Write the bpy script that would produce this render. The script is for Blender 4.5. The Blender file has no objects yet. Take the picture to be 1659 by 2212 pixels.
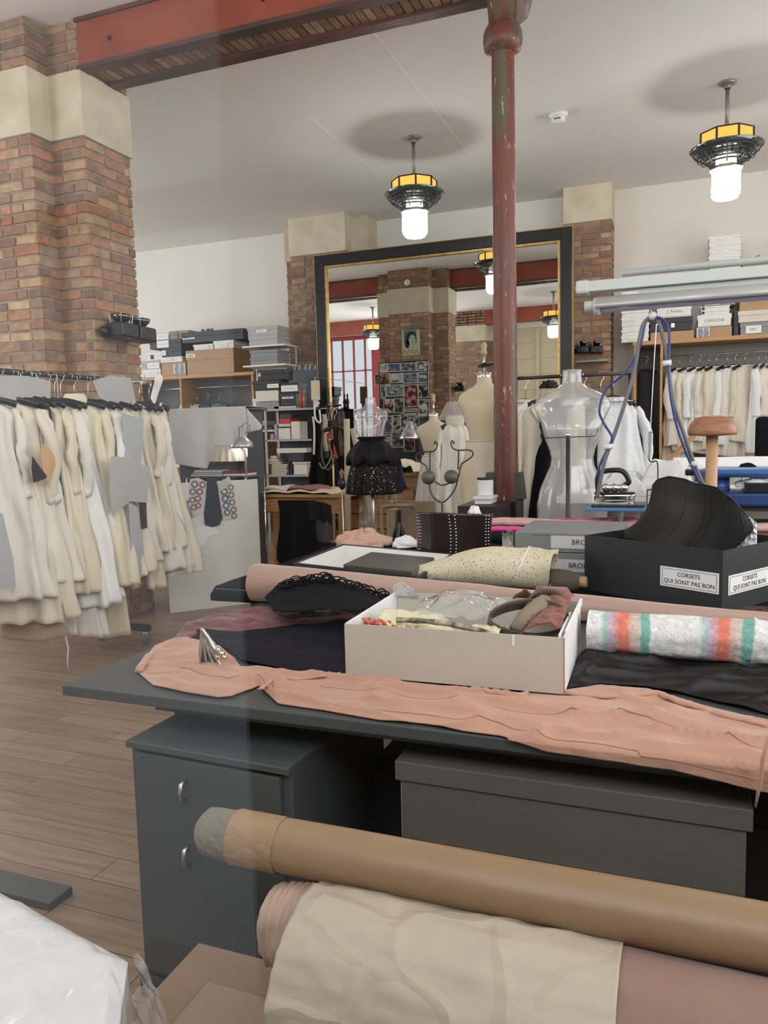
import bpy, math, random
from mathutils import Vector, Matrix, noise
SC = bpy.context.scene
COL = SC.collection
PI = math.pi
R = math.radians

# ---------------------------------------------------------------- camera
YAW, PIT, ROL = R(-21.18), R(5.8345), R(-1.3865)
FPX, CX, CY, CAMH = 1669.2, 829.5, 1106.0, 1.6
_f = Vector((math.sin(YAW)*math.cos(PIT), math.cos(YAW)*math.cos(PIT), -math.sin(PIT)))
_r = Vector((math.cos(YAW), -math.sin(YAW), 0.0))
_u = _r.cross(_f)
CR = _r*math.cos(ROL) + _u*math.sin(ROL)
CU = -_r*math.sin(ROL) + _u*math.cos(ROL)
CO = Vector((0, 0, CAMH))
cd = bpy.data.cameras.new('camera')
cam = bpy.data.objects.new('camera', cd)
COL.objects.link(cam)
m = Matrix((CR, CU, -_f)).transposed().to_4x4()
m.translation = CO
cam.matrix_world = m
cd.sensor_fit = 'HORIZONTAL'
cd.sensor_width = 36.0
cd.lens = 36.0*FPX/1659.0
cd.clip_start = 0.02
cd.clip_end = 100
SC.camera = cam
SC.view_settings.view_transform = 'Standard'
SC.view_settings.look = 'None'
SC.view_settings.gamma = 1
SC.view_settings.use_curve_mapping = False
SC.view_settings.exposure = 0.0
SC.cycles.use_denoising = True
SC.cycles.max_bounces = 8
SC.cycles.diffuse_bounces = 4
SC.cycles.glossy_bounces = 5
SC.cycles.transmission_bounces = 8
SC.cycles.transparent_max_bounces = 16
SC.cycles.caustics_reflective = False
SC.cycles.caustics_refractive = False
SC.cycles.sample_clamp_indirect = 6.0

# ---------------------------------------------------------------- world and window light
w = bpy.data.worlds.new('world')
SC.world = w
w.use_nodes = True
w.node_tree.nodes['Background'].inputs[0].default_value = (0.80, 0.90, 1.0, 1)
w.node_tree.nodes['Background'].inputs[1].default_value = 0.9

def area(name, loc, rot, sx, sy, power, col):
    l = bpy.data.lights.new(name, 'AREA')
    l.shape = 'RECTANGLE'; l.size = sx; l.size_y = sy; l.energy = power; l.color = col
    o = bpy.data.objects.new(name, l)
    o.location = loc; o.rotation_euler = rot
    COL.objects.link(o)
    return o
# daylight entering through the street windows behind the camera and the right side window
area('street_window_daylight', (1.3, -0.52, 3.5), (R(90), 0, 0), 5.6, 1.9, 165, (0.94, 0.97, 1.0))
area('street_window_daylight_left', (-7.5, -0.5, 2.9), (R(90), 0, 0), 2.0, 3.2, 130, (0.94, 0.97, 1.0))
area('added_left_fill', (-12.9, 5.5, 2.9), (R(90), 0, R(-90)), 9.0, 3.4, 330, (0.96, 0.98, 1.0))  # added fill for the left and rear, no known window there
area('side_window_daylight', (4.45, 5.0, 2.9), (R(90), 0, R(90)), 8.0, 3.2, 235, (1.0, 0.98, 0.93))

# ---------------------------------------------------------------- pixel rays to real points
def ray(px, py):
    return CR*((px-CX)/FPX) - CU*((py-CY)/FPX) + _f
def AY(px, py, y):
    d = ray(px, py); return CO + d*(y/d.y)
def AX(px, py, x):
    d = ray(px, py); return CO + d*(x/d.x)
def AZ(px, py, z):
    d = ray(px, py); return CO + d*((z-CAMH)/d.z)

# ---------------------------------------------------------------- helpers
WL = {}
def link(o):
    COL.objects.link(o); return o
def thing(name, label, cat, loc=(0, 0, 0), group=None, rz=0.0):
    o = bpy.data.objects.new(name, None)
    o.empty_display_size = 0.05
    link(o); o.location = Vector(loc); o.rotation_euler = (0, 0, rz)
    o['label'] = label; o['category'] = cat
    if group: o['group'] = group
    WL[o.name] = Vector(loc)
    return o
def tag(o, label, cat=None, group=None, kind=None):
    if label: o['label'] = label
    if cat: o['category'] = cat
    if group: o['group'] = group
    if kind: o['kind'] = kind
    return o

def rotz(a): return Matrix.Rotation(a, 4, 'Z')
def T(v): return Matrix.Translation(Vector(v))

class MB:
    def __init__(s): s.v = []; s.f = []; s.c = []; s.uv = {}
    def add(s, vs, fs, M=None, col=None):
        b = len(s.v)
        for p in vs:
            p = Vector(p); s.v.append(M @ p if M is not None else p)
            s.c.append(col)
        for f in fs: s.f.append([b+i for i in f])
        return s
    def box(s, c, sz, M=None, col=None, j=0.0):
        x, y, z = sz[0]/2, sz[1]/2, sz[2]/2
        vs = [Vector((c[0]+a*x, c[1]+b*y, c[2]+d*z)) for a in (-1, 1) for b in (-1, 1) for d in (-1, 1)]
        if j: vs = [p+Vector((random.uniform(-j, j), random.uniform(-j, j), random.uniform(-j, j))) for p in vs]
        return s.add(vs, [(0, 1, 3, 2), (4, 6, 7, 5), (0, 4, 5, 1), (2, 3, 7, 6), (0, 2, 6, 4), (1, 5, 7, 3)], M, col)
    def bb(s, a, b, M=None, col=None):
        return s.box([(a[i]+b[i])/2 for i in range(3)], [abs(b[i]-a[i]) for i in range(3)], M, col)
    def tube(s, pts, r, n=8, M=None, caps=True, col=None, sq=1.0):
        pts = [Vector(p) for p in pts]
        rr = r if isinstance(r, (list, tuple)) else [r]*len(pts)
        t = (pts[1]-pts[0]).normalized()
        up = Vector((0, 0, 1)) if abs(t.z) < .9 else Vector((1, 0, 0))
        a = t.cross(up).normalized(); b = a.cross(t).normalized()
        vs = []; fs = []
        for i, p in enumerate(pts):
            if i == 0: t = (pts[1]-pts[0])
            elif i == len(pts)-1: t = pts[i]-pts[i-1]
            else: t = pts[i+1]-pts[i-1]
            t.normalize()
            a = (a - t*a.dot(t)).normalized(); b = a.cross(t).normalized()
            for k in range(n):
                q = 2*PI*k/n
                vs.append(p + a*(rr[i]*math.cos(q)) + b*(rr[i]*sq*math.sin(q)))
        for i in range(len(pts)-1):
            for k in range(n):
                fs.append((i*n+k, i*n+(k+1) % n, (i+1)*n+(k+1) % n, (i+1)*n+k))
        if caps:
            fs.append(tuple(range(n))[::-1]); fs.append(tuple((len(pts)-1)*n+k for k in range(n)))
        return s.add(vs, fs, M, col)
    def lathe(s, prof, n=24, M=None, c=(0, 0, 0), caps=False, sx=1, sy=1):
        vs = []; fs = []
        for (r, z) in prof:
            for k in range(n):
                q = 2*PI*(k+.5)/n
                vs.append((c[0]+r*math.cos(q)*sx, c[1]+r*math.sin(q)*sy, c[2]+z))
        for i in range(len(prof)-1):
            for k in range(n):
                fs.append((i*n+k, i*n+(k+1) % n, (i+1)*n+(k+1) % n, (i+1)*n+k))
        if caps:
            fs.append(tuple(range(n))[::-1]); fs.append(tuple((len(prof)-1)*n+k for k in range(n)))
        return s.add(vs, fs, M)
    def prism(s, poly, d, M=None):
        # poly: 2D points (x,z) in the plane y=0, extruded to y=d
        n = len(poly)
        vs = [(p[0], 0, p[1]) for p in poly]+[(p[0], d, p[1]) for p in poly]
        fs = [tuple(range(n)), tuple(range(2*n-1, n-1, -1))]
        for i in range(n): fs.append((i, i+n, (i+1) % n+n, (i+1) % n))
        return s.add(vs, fs, M)
    def grid(s, fn, nu, nv, M=None, closed=False):
        vs = []; fs = []
        for i in range(nu+1):
            for j in range(nv+1): vs.append(fn(i/nu, j/nv))
        for i in range(nu):
            for j in range(nv): fs.append((i*(nv+1)+j, (i+1)*(nv+1)+j, (i+1)*(nv+1)+j+1, i*(nv+1)+j+1))
        return s.add(vs, fs, M)
    def ball(s, c, r, n=12, M=None):
        rr = r if isinstance(r, (list, tuple)) else (r, r, r)
        prof = [(math.sin(PI*i/n) if 0 < i < n else 1e-4, -math.cos(PI*i/n)) for i in range(n+1)]
        mm = T(c) @ Matrix.Diagonal((rr[0], rr[1], rr[2], 1))
        if M is not None: mm = M @ mm
        return s.lathe(prof, 2*n, mm)
    def build(s, name, mat, parent=None, local=False, smooth=False, bevel=0.0, solid=0.0, sub=0, origin=None, flip=False):
        me = bpy.data.meshes.new(name)
        if parent is not None:
            off = Vector((0, 0, 0)) if local else WL.get(parent.name, Vector((0, 0, 0)))
        elif local: off = Vector((0, 0, 0))
        elif origin is not None: off = Vector(origin)
        else:
            xs = [p.x for p in s.v]; ys = [p.y for p in s.v]; zs = [p.z for p in s.v]
            off = Vector(((min(xs)+max(xs))/2, (min(ys)+max(ys))/2, min(zs)))
        me.from_pydata([tuple(p-off) for p in s.v], [], s.f)
        if any(c is not None for c in s.c):
            at = me.color_attributes.new('tint', 'FLOAT_COLOR', 'POINT')
            for i, c in enumerate(s.c):
                c = c or (1, 1, 1); at.data[i].color = (c[0], c[1], c[2], 1)
        me.materials.append(mat)
        if flip: me.flip_normals()
        me.update()
        o = bpy.data.objects.new(name, me)
        link(o)
        if parent is not None:
            o.parent = parent; WL[o.name] = WL.get(parent.name, Vector((0, 0, 0)))
        else:
            o.location = off; WL[o.name] = off
        if smooth:
            import bmesh
            bm_ = bmesh.new(); bm_.from_mesh(me); bmesh.ops.remove_doubles(bm_, verts=bm_.verts, dist=2e-5); bm_.to_mesh(me); bm_.free()
            for p in me.polygons: p.use_smooth = True
        if solid:
            md = o.modifiers.new('solid', 'SOLIDIFY'); md.thickness = solid; md.offset = 0
        if sub:
            md = o.modifiers.new('sub', 'SUBSURF'); md.levels = sub; md.render_levels = sub
        if bevel:
            md = o.modifiers.new('bevel', 'BEVEL'); md.width = bevel; md.segments = 2; md.limit_method = 'ANGLE'
        return o

def copy_tree(o, loc=None, rz=None, label=None, parent=None):
    c = o.copy(); COL.objects.link(c)
    if parent is not None: c.parent = parent
    if loc is not None: c.location = Vector(loc)
    if rz is not None: c.rotation_euler = (0, 0, rz)
    if label: c['label'] = label
    WL[c.name] = Vector(c.location)
    for ch in list(o.children): copy_tree(ch, parent=c)
    return c

_MC = {}
def mat(name, col, rough=0.6, metal=0.0, var=0.0, vs=8.0, bump=0.0, bs=60.0, col2=None, spec=None, sheen=0.0, coat=0.0, stretch=None, tint=False, trans=0.0, alpha=1.0, wrinkle=0.0, ws=9.0):
    if name in _MC: return _MC[name]
    m = bpy.data.materials.new(name); m.use_nodes = True
    nt = m.node_tree; N = nt.nodes; L = nt.links
    b = N['Principled BSDF']
    b.inputs['Base Color'].default_value = (*col, 1)
    b.inputs['Roughness'].default_value = rough
    b.inputs['Metallic'].default_value = metal
    if spec is not None: b.inputs['Specular IOR Level'].default_value = spec
    if sheen: b.inputs['Sheen Weight'].default_value = sheen
    if coat: b.inputs['Coat Weight'].default_value = coat; b.inputs['Coat Roughness'].default_value = 0.12
    if trans: b.inputs['Transmission Weight'].default_value = trans
    if alpha < 1: b.inputs['Alpha'].default_value = alpha
    tc = N.new('ShaderNodeTexCoord'); src = tc.outputs['Object']
    if stretch:
        mp = N.new('ShaderNodeMapping'); mp.inputs['Scale'].default_value = stretch
        L.new(src, mp.inputs['Vector']); src = mp.outputs[0]
    cur = None
    if tint:
        a = N.new('ShaderNodeAttribute'); a.attribute_name = 'tint'; cur = a.outputs['Color']
    if var or col2:
        nz = N.new('ShaderNodeTexNoise'); nz.inputs['Scale'].default_value = vs; nz.inputs['Detail'].default_value = 4
        L.new(src, nz.inputs['Vector'])
        rp = N.new('ShaderNodeValToRGB')
        c2 = col2 or tuple(min(1, c*(1+var)) for c in col)
        c1 = col if col2 else tuple(c*(1-var) for c in col)
        rp.color_ramp.elements[0].color = (*c1, 1); rp.color_ramp.elements[0].position = .35
        rp.color_ramp.elements[1].color = (*c2, 1); rp.color_ramp.elements[1].position = .65
        L.new(nz.outputs['Fac'], rp.inputs['Fac'])
        if cur is not None:
            mx = N.new('ShaderNodeMix'); mx.data_type = 'RGBA'; mx.blend_type = 'MULTIPLY'; mx.inputs[0].default_value = 1
            L.new(cur, mx.inputs[6]); L.new(rp.outputs[0], mx.inputs[7]); cur = mx.outputs[2]
        else: cur = rp.outputs[0]
    if cur is not None: L.new(cur, b.inputs['Base Color'])
    prev = None
    if wrinkle:
        nz = N.new('ShaderNodeTexNoise'); nz.inputs['Scale'].default_value = ws; nz.inputs['Detail'].default_value = 3
        nz.inputs['Distortion'].default_value = 1.2
        L.new(src, nz.inputs['Vector'])
        bp = N.new('ShaderNodeBump'); bp.inputs['Strength'].default_value = min(1, wrinkle); bp.inputs['Distance'].default_value = 0.03
        L.new(nz.outputs['Fac'], bp.inputs['Height']); prev = bp
    if bump:
        nz = N.new('ShaderNodeTexNoise'); nz.inputs['Scale'].default_value = bs; nz.inputs['Detail'].default_value = 5
        L.new(src, nz.inputs['Vector'])
        bp = N.new('ShaderNodeBump'); bp.inputs['Strength'].default_value = bump; bp.inputs['Distance'].default_value = 0.01
        L.new(nz.outputs['Fac'], bp.inputs['Height'])
        if prev: L.new(prev.outputs[0], bp.inputs['Normal'])
        prev = bp
    if prev: L.new(prev.outputs[0], b.inputs['Normal'])
    _MC[name] = m
    return m

def emit(name, col, st):
    if name in _MC: return _MC[name]
    m = bpy.data.materials.new(name); m.use_nodes = True
    nt = m.node_tree; nt.nodes.clear()
    e = nt.nodes.new('ShaderNodeEmission'); o = nt.nodes.new('ShaderNodeOutputMaterial')
    e.inputs[0].default_value = (*col, 1); e.inputs[1].default_value = st
    nt.links.new(e.outputs[0], o.inputs[0]); _MC[name] = m
    return m

def film(name, col, ior=1.5, strength=1.0, milky=0.0, rough=0.05):
    # thin clear plastic or glass sheet: see-through with fresnel gloss and a little milkiness
    if name in _MC: return _MC[name]
    m = bpy.data.materials.new(name); m.use_nodes = True
    nt = m.node_tree; N = nt.nodes; L = nt.links; N.clear()
    out = N.new('ShaderNodeOutputMaterial')
    tr = N.new('ShaderNodeBsdfTransparent'); tr.inputs[0].default_value = (*col, 1)
    gl = N.new('ShaderNodeBsdfGlossy'); gl.inputs['Roughness'].default_value = rough
    df = N.new('ShaderNodeBsdfDiffuse'); df.inputs[0].default_value = (0.85, 0.85, 0.83, 1)
    f0 = ((ior-1)/(ior+1))**2
    ge = N.new('ShaderNodeNewGeometry'); dt = N.new('ShaderNodeVectorMath'); dt.operation = 'DOT_PRODUCT'
    L.new(ge.outputs['Incoming'], dt.inputs[0]); L.new(ge.outputs['Normal'], dt.inputs[1])
    def mth(op, a, b=None):
        n_ = N.new('ShaderNodeMath'); n_.operation = op
        for i, x in enumerate((a, b)):
            if x is None: continue
            if isinstance(x, (int, float)): n_.inputs[i].default_value = x
            else: L.new(x, n_.inputs[i])
        return n_.outputs[0]
    q_ = mth('POWER', mth('SUBTRACT', 1.0, mth('ABSOLUTE', dt.outputs['Value'])), 5.0)
    mu = N.new('ShaderNodeMath'); mu.operation = 'MULTIPLY'; mu.inputs[1].default_value = strength; mu.use_clamp = True
    L.new(mth('ADD', mth('MULTIPLY', q_, 1-f0), f0), mu.inputs[0])
    m1 = N.new('ShaderNodeMixShader'); m1.inputs[0].default_value = milky
    L.new(tr.outputs[0], m1.inputs[1]); L.new(df.outputs[0], m1.inputs[2])
    m2 = N.new('ShaderNodeMixShader')
    L.new(mu.outputs[0], m2.inputs[0]); L.new(m1.outputs[0], m2.inputs[1]); L.new(gl.outputs[0], m2.inputs[2])
    L.new(m2.outputs[0], out.inputs[0]); _MC[name] = m
    return m

def text(s, size, M, material, parent, name='lettering', ext=0.0006, align='CENTER'):
    cu = bpy.data.curves.new(name, 'FONT'); cu.body = s; cu.size = size; cu.extrude = ext
    cu.align_x = align; cu.align_y = 'CENTER'; cu.resolution_u = 2
    tmp = bpy.data.objects.new(name+'_src', cu); COL.objects.link(tmp)
    bpy.context.view_layer.update()
    dg = bpy.context.evaluated_depsgraph_get()
    me = bpy.data.meshes.new_from_object(tmp.evaluated_get(dg))
    COL.objects.unlink(tmp); bpy.data.objects.remove(tmp); bpy.data.curves.remove(cu)
    off = WL.get(parent.name, Vector((0, 0, 0)))
    me.transform(T(-off) @ M)
    me.materials.clear(); me.materials.append(material)
    o = bpy.data.objects.new(name, me); link(o); o.parent = parent; WL[o.name] = off
    return o

def frame3(o, ex, ez):
    # matrix with local x -> ex, local z -> ez, origin o
    ex = Vector(ex).normalized(); ez = Vector(ez); ez = (ez-ex*ez.dot(ex)).normalized(); ey = ez.cross(ex)
    M = Matrix((ex, ey, ez)).transposed().to_4x4(); M.translation = Vector(o); return M

def fbm(x, y, z=0.0, o=3):
    v = 0; a = 1; t = 0
    for i in range(o):
        v += a*noise.noise(Vector((x, y, z))); t += a; a *= .5; x *= 2.03; y *= 2.03; z *= 2.03
    return v/t
def lerp_curve(pts, t):
    # pts: pixel polyline; t 0..1 by arc length
    L = [0]
    for i in range(1, len(pts)): L.append(L[-1]+math.hypot(pts[i][0]-pts[i-1][0], pts[i][1]-pts[i-1][1]))
    d = t*L[-1]
    for i in range(1, len(pts)):
        if d <= L[i] or i == len(pts)-1:
            k = (d-L[i-1])/max(1e-9, L[i]-L[i-1]); k = max(0, min(1, k))
            return (pts[i-1][0]+(pts[i][0]-pts[i-1][0])*k, pts[i-1][1]+(pts[i][1]-pts[i-1][1])*k)

# ---------------------------------------------------------------- materials
WHITE = mat('white_card', (0.80, 0.79, 0.76), .55, var=.03)
PAPER = mat('white_paper', (0.82, 0.82, 0.80), .7)
INK = mat('black_ink', (0.02, 0.02, 0.02), .6)
BLACKPL = mat('black_plastic', (0.012, 0.012, 0.013), .3)
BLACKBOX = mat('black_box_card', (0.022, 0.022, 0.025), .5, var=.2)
GREYBOX = mat('grey_box_card', (0.14, 0.145, 0.145), .55, var=.06)
LGREYBOX = mat('light_grey_box_card', (0.42, 0.42, 0.41), .6, var=.05)
KRAFT = mat('kraft_card', (0.42, 0.26, 0.13), .65, var=.1, vs=5)
WOOD = mat('honey_wood', (0.48, 0.26, 0.10), .45, var=.18, vs=3, stretch=(1, 14, 14))
DWOOD = mat('dark_bench_wood', (0.22, 0.12, 0.055), .5, var=.2, vs=3, stretch=(1, 12, 12))
STEEL = mat('brushed_steel', (0.55, 0.55, 0.55), .28, 1.0)
CHROME = mat('chrome', (0.8, 0.8, 0.8), .08, 1.0)
DMETAL = mat('dark_metal', (0.06, 0.06, 0.06), .4, .7)
TABLEM = mat('dark_grey_lacquer', (0.062, 0.069, 0.068), .42, var=.04, vs=2)
GST = (2.4, 2.4, .55)
CREAM = mat('cream_calico', (0.76, 0.70, 0.575), .85, var=.04, vs=2, bump=.1, bs=200, wrinkle=.5, ws=2.4, stretch=GST)
CREAM2 = mat('pale_cream_cotton', (0.79, 0.755, 0.675), .85, var=.03, vs=2, bump=.1, bs=200, wrinkle=.5, ws=3, stretch=GST)
CREAM3 = mat('yellow_cream_satin', (0.76, 0.69, 0.525), .5, var=.04, vs=2, wrinkle=.45, ws=2, stretch=GST)
WHITEF = mat('white_cotton', (0.86, 0.86, 0.85), .85, var=.02, vs=5, wrinkle=.2, ws=5)
BLACKF = mat('black_fabric', (0.008, 0.008, 0.010), .9, spec=.12, wrinkle=.3)
# ================================================================ the room
def struct(o, label=None):
    o['kind'] = 'structure'
    if label: o['label'] = label
    return o
def floor_mat():
    m = bpy.data.materials.new('oak_planks'); m.use_nodes = True
    nt = m.node_tree; N = nt.nodes; L = nt.links; b = N['Principled BSDF']
    tc = N.new('ShaderNodeTexCoord')
    br = N.new('ShaderNodeTexBrick')
    br.inputs['Scale'].default_value = 1.0
    br.inputs['Brick Width'].default_value = 1.35; br.inputs['Row Height'].default_value = 0.15
    br.inputs['Mortar Size'].default_value = 0.0022; br.inputs['Mortar Smooth'].default_value = 0.2
    br.inputs['Color1'].default_value = (0.28, 0.19, 0.125, 1); br.inputs['Color2'].default_value = (0.36, 0.25, 0.17, 1)
    br.inputs['Mortar'].default_value = (0.05, 0.035, 0.025, 1); br.offset = 0.37
    L.new(tc.outputs['Object'], br.inputs['Vector'])
    mp = N.new('ShaderNodeMapping'); mp.inputs['Scale'].default_value = (1.2, 22, 1)
    L.new(tc.outputs['Object'], mp.inputs['Vector'])
    nz = N.new('ShaderNodeTexNoise'); nz.inputs['Scale'].default_value = 2.2; nz.inputs['Detail'].default_value = 7; nz.inputs['Distortion'].default_value = 1.0
    L.new(mp.outputs[0], nz.inputs['Vector'])
    rp = N.new('ShaderNodeValToRGB')
    rp.color_ramp.elements[0].position = .3; rp.color_ramp.elements[0].color = (0.66, 0.64, 0.60, 1)
    rp.color_ramp.elements[1].position = .7; rp.color_ramp.elements[1].color = (1.12, 1.08, 1.04, 1)
    L.new(nz.outputs[0], rp.inputs[0])
    mx = N.new('ShaderNodeMix'); mx.data_type = 'RGBA'; mx.blend_type = 'MULTIPLY'; mx.inputs[0].default_value = 1
    L.new(br.outputs[0], mx.inputs[6]); L.new(rp.outputs[0], mx.inputs[7]); L.new(mx.outputs[2], b.inputs['Base Color'])
    b.inputs['Roughness'].default_value = .42
    bp = N.new('ShaderNodeBump'); bp.inputs['Strength'].default_value = .25; bp.inputs['Distance'].default_value = .004
    L.new(br.outputs['Fac'], bp.inputs['Height']); bp.invert = True; L.new(bp.outputs[0], b.inputs['Normal'])
    return m
WALLM = mat('warm_white_plaster', (0.79, 0.765, 0.70), .85, var=.015, vs=1.5, bump=.03)
CEILM = mat('ceiling_paint', (0.81, 0.80, 0.765), .9, var=.012, vs=1.2)
X0, X1, Y0, Y1, ZC = -13.0, 4.6, -0.6, 12.0, 5.0
struct(MB().bb((X0-.2, Y0-.2, -.2), (X1+.2, Y1+.2, 0)).build('floor', floor_mat()), 'brown oak plank floor')
struct(MB().bb((X0-.2, Y0-.2, ZC), (X1+.2, Y1+.2, ZC+.2)).build('ceiling', CEILM), 'smooth off-white ceiling')
struct(MB().bb((X0-.2, Y1, 0), (X1+.2, Y1+.2, ZC)).build('wall_back', WALLM), 'plain cream back wall')
struct(MB().bb((X0-.2, Y0, 0), (X0, Y1, ZC)).build('wall_left', WALLM), 'plain cream left wall')
b = MB(); b.bb((X1, Y0, 0), (X1+.2, Y1, 1.2)); b.bb((X1, Y0, 4.6), (X1+.2, Y1, ZC)); b.bb((X1, 9.2, 1.2), (X1+.2, Y1, 4.6)); b.bb((X1, Y0, 1.2), (X1+.2, .8, 4.6))
struct(b.build('wall_right', WALLM), 'cream right wall with the side window opening')
b = MB()
b.bb((X0, Y0-.2, 0), (-6.4, Y0, 1.0)); b.bb((X0, Y0-.2, 4.62), (-5.1, Y0, ZC))
b.bb((-5.1, Y0-.2, 4.5), (-1.7, Y0, ZC)); b.bb((-1.7, Y0-.2, 4.5), (X1+.2, Y0, ZC)); b.bb((-1.7, Y0-.2, 0), (X1+.2, Y0, .5))
b.bb((4.2, Y0-.2, .5), (X1+.2, Y0, 4.5)); b.bb((-1.9, Y0-.2, 0), (-1.7, Y0, 4.5))
struct(b.build('wall_front', WALLM), 'street-side wall around the window bays')
# ceiling joint lines
for i, (a, c) in enumerate([((830, 100), (989, 302)), ((688, 272), (810, 367)), ((0, 20), (84, 61))]):
    p = AZ(*a, ZC); q = AZ(*c, ZC)
    o = MB().box(((p.x+q.x)/2, (p.y+q.y)/2, ZC-.001), (.018, abs(q.y-p.y)+.6, .004)).build('trim_%d' % (i+1), mat('ceiling_joint_filler', (0.86, 0.84, 0.79), .8))
    struct(o, 'thin filled joint line across the ceiling')

# red framed window bays on the street wall (seen in the mirror)
REDP = mat('red_window_paint', (0.30, 0.018, 0.020), .4, var=.1)
REDB = mat('red_oxide_beam_paint', (0.24, 0.050, 0.026), .6, var=.32, vs=2.5, bump=.2, bs=14, col2=(0.31, 0.075, 0.036))
GLASSW = emit('daylit_frosted_glass', (0.86, 0.92, 0.98), 0.86)
def red_window(n, x0, x1, z0, z1, y, hz, pitch):
    fr = MB()
    fr.bb((x0, y-.08, z1-.12), (x1, y+.03, z1)); fr.bb((x0, y-.08, z0), (x1, y+.03, z0+.1))
    fr.bb((x0, y-.08, z0), (x0+.08, y+.03, z1)); fr.bb((x1-.14, y-.08, z0), (x1, y+.04, z1))
    k = max(1, round((x1-x0)/pitch))
    for i in range(1, k):
        x = x0+(x1-x0)*i/k; fr.bb((x-.02, y-.06, z0), (x+.02, y+.02, z1))
    for z in hz: fr.bb((x0, y-.06, z-.02), (x1, y+.02, z+.02))
    o = struct(fr.build('window_%d' % n, REDP), 'tall red framed window bay with frosted panes')
    g = MB().bb((x0, y-.07, z0), (x1, y-.06, z1)).build('pane', GLASSW, o)
    return o
red_window(1, -13.0, -8.85, 1.0, 4.62, Y0, (2.1, 3.55), .37)
red_window(2, -8.6, -6.4, 1.0, 4.62, Y0, (2.1, 3.55), .5)
struct(MB().bb((-8.85, Y0-.2, 0), (-8.6, Y0+.1, ZC)).build('trim_4', REDP), 'dark red post between the window bays')
# street-side light openings and side window: clear framed glazing
o = MB().bb((X1+.1, .8, 1.2), (X1+.12, 9.2, 4.6)).build('window_3', GLASSW); struct(o, 'large frosted side window')
f = MB()
for y in [.8+i*1.05 for i in range(9)]: f.bb((X1, y-.03, 1.2), (X1+.1, y+.03, 4.6))
f.bb((X1, .8, 2.9), (X1+.1, 9.2, 2.96)); f.build('window_frame', REDP, o)
o = MB().bb((-1.7, Y0-.12, .5), (4.2, Y0-.1, 4.5)).build('window_4', GLASSW); struct(o, 'street window behind the viewer')
f = MB()
for x in [-1.7+i*.98 for i in range(7)]: f.bb((x-.03, Y0-.1, .5), (x+.03, Y0, 4.5))
f.bb((-1.7, Y0-.1, 2.0), (4.2, Y0, 2.05)); f.build('window_frame', DMETAL, o)
# added unseen panel that darkens the pane's reflection, and the glass pane the room is seen through
o = struct(MB().bb((-.72, Y0-.06, 0), (1.6, Y0-.02, 2.75)).build('reflection_blocker', mat('dark_blocker_panel', (0.02, 0.02, 0.022), .6)), 'added dark panel behind the viewer that darkens the pane reflection')
PANE = film('shop_window_glass', (1, 1, 1), 1.5, .6, 0.0, .0)
o = struct(MB().bb((-2.0, .30, .02), (2.4, .306, 3.6)).build('window_5', PANE), 'clear glass pane between the viewer and the workroom')
f = MB(); f.bb((-2.08, .26, 0), (-2.0, .34, 3.7)); f.bb((2.4, .26, 0), (2.48, .34, 3.7)); f.bb((-2.0, .26, 3.6), (2.4, .34, 3.7)); f.bb((-2.0, .26, 0), (2.4, .34, .02))
f.build('window_frame', REDP, o)
o = struct(MB().bb((X0+.02, 1.0, 1.2), (X0+.04, 10.0, 4.6)).build('window_6', GLASSW), 'added long glowing panel on the left wall')  # glowing panel added to brighten the left side, no known window
# cream boarded partition (seen in the mirror)
CRB = mat('cream_painted_boards', (0.62, 0.56, 0.40), .6, var=.04)
b = MB(); b.bb((-5.1, Y0-.2, 0), (-1.9, Y0-.02, 4.5))
for i in range(10): b.bb((-5.1, Y0-.03, .1+i*.44), (-1.9, Y0, .1+i*.44+.425))
struct(b.build('door_1', CRB), 'cream boarded sliding partition on the street side')
b = MB()
for x in (-3.9, -3.0): b.bb((x-.05, Y0, .1), (x+.05, Y0+.05, 4.4))
b.build('door_stile', CRB, bpy.data.objects['door_1'])

# ---------------------------------------------------------------- brick pillars
BRICKM = mat('old_brick', (0.80, 0.80, 0.80), .88, tint=True, col2=(1.15, 1.12, 1.08), vs=9, bump=.55, bs=45)
MORTAR = mat('lime_mortar', (0.30, 0.25, 0.19), .95, var=.2, vs=12, bump=.6, bs=60)
PLAST = mat('cast_stone_block', (0.56, 0.50, 0.37), .85, col2=(0.68, 0.62, 0.48), vs=3.5, bump=.35, bs=30)
PALETTE = [(0.33, 0.175, 0.11), (0.37, 0.21, 0.13), (0.36, 0.235, 0.145), (0.25, 0.16, 0.115), (0.41, 0.27, 0.165), (0.29, 0.185, 0.13), (0.24, 0.16, 0.12), (0.37, 0.18, 0.12), (0.32, 0.22, 0.15), (0.42, 0.30, 0.19)]
PALETTE_DIM = [(0.28, 0.17, 0.115), (0.31, 0.20, 0.13), (0.25, 0.16, 0.115), (0.33, 0.23, 0.16), (0.29, 0.19, 0.135)]
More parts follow.
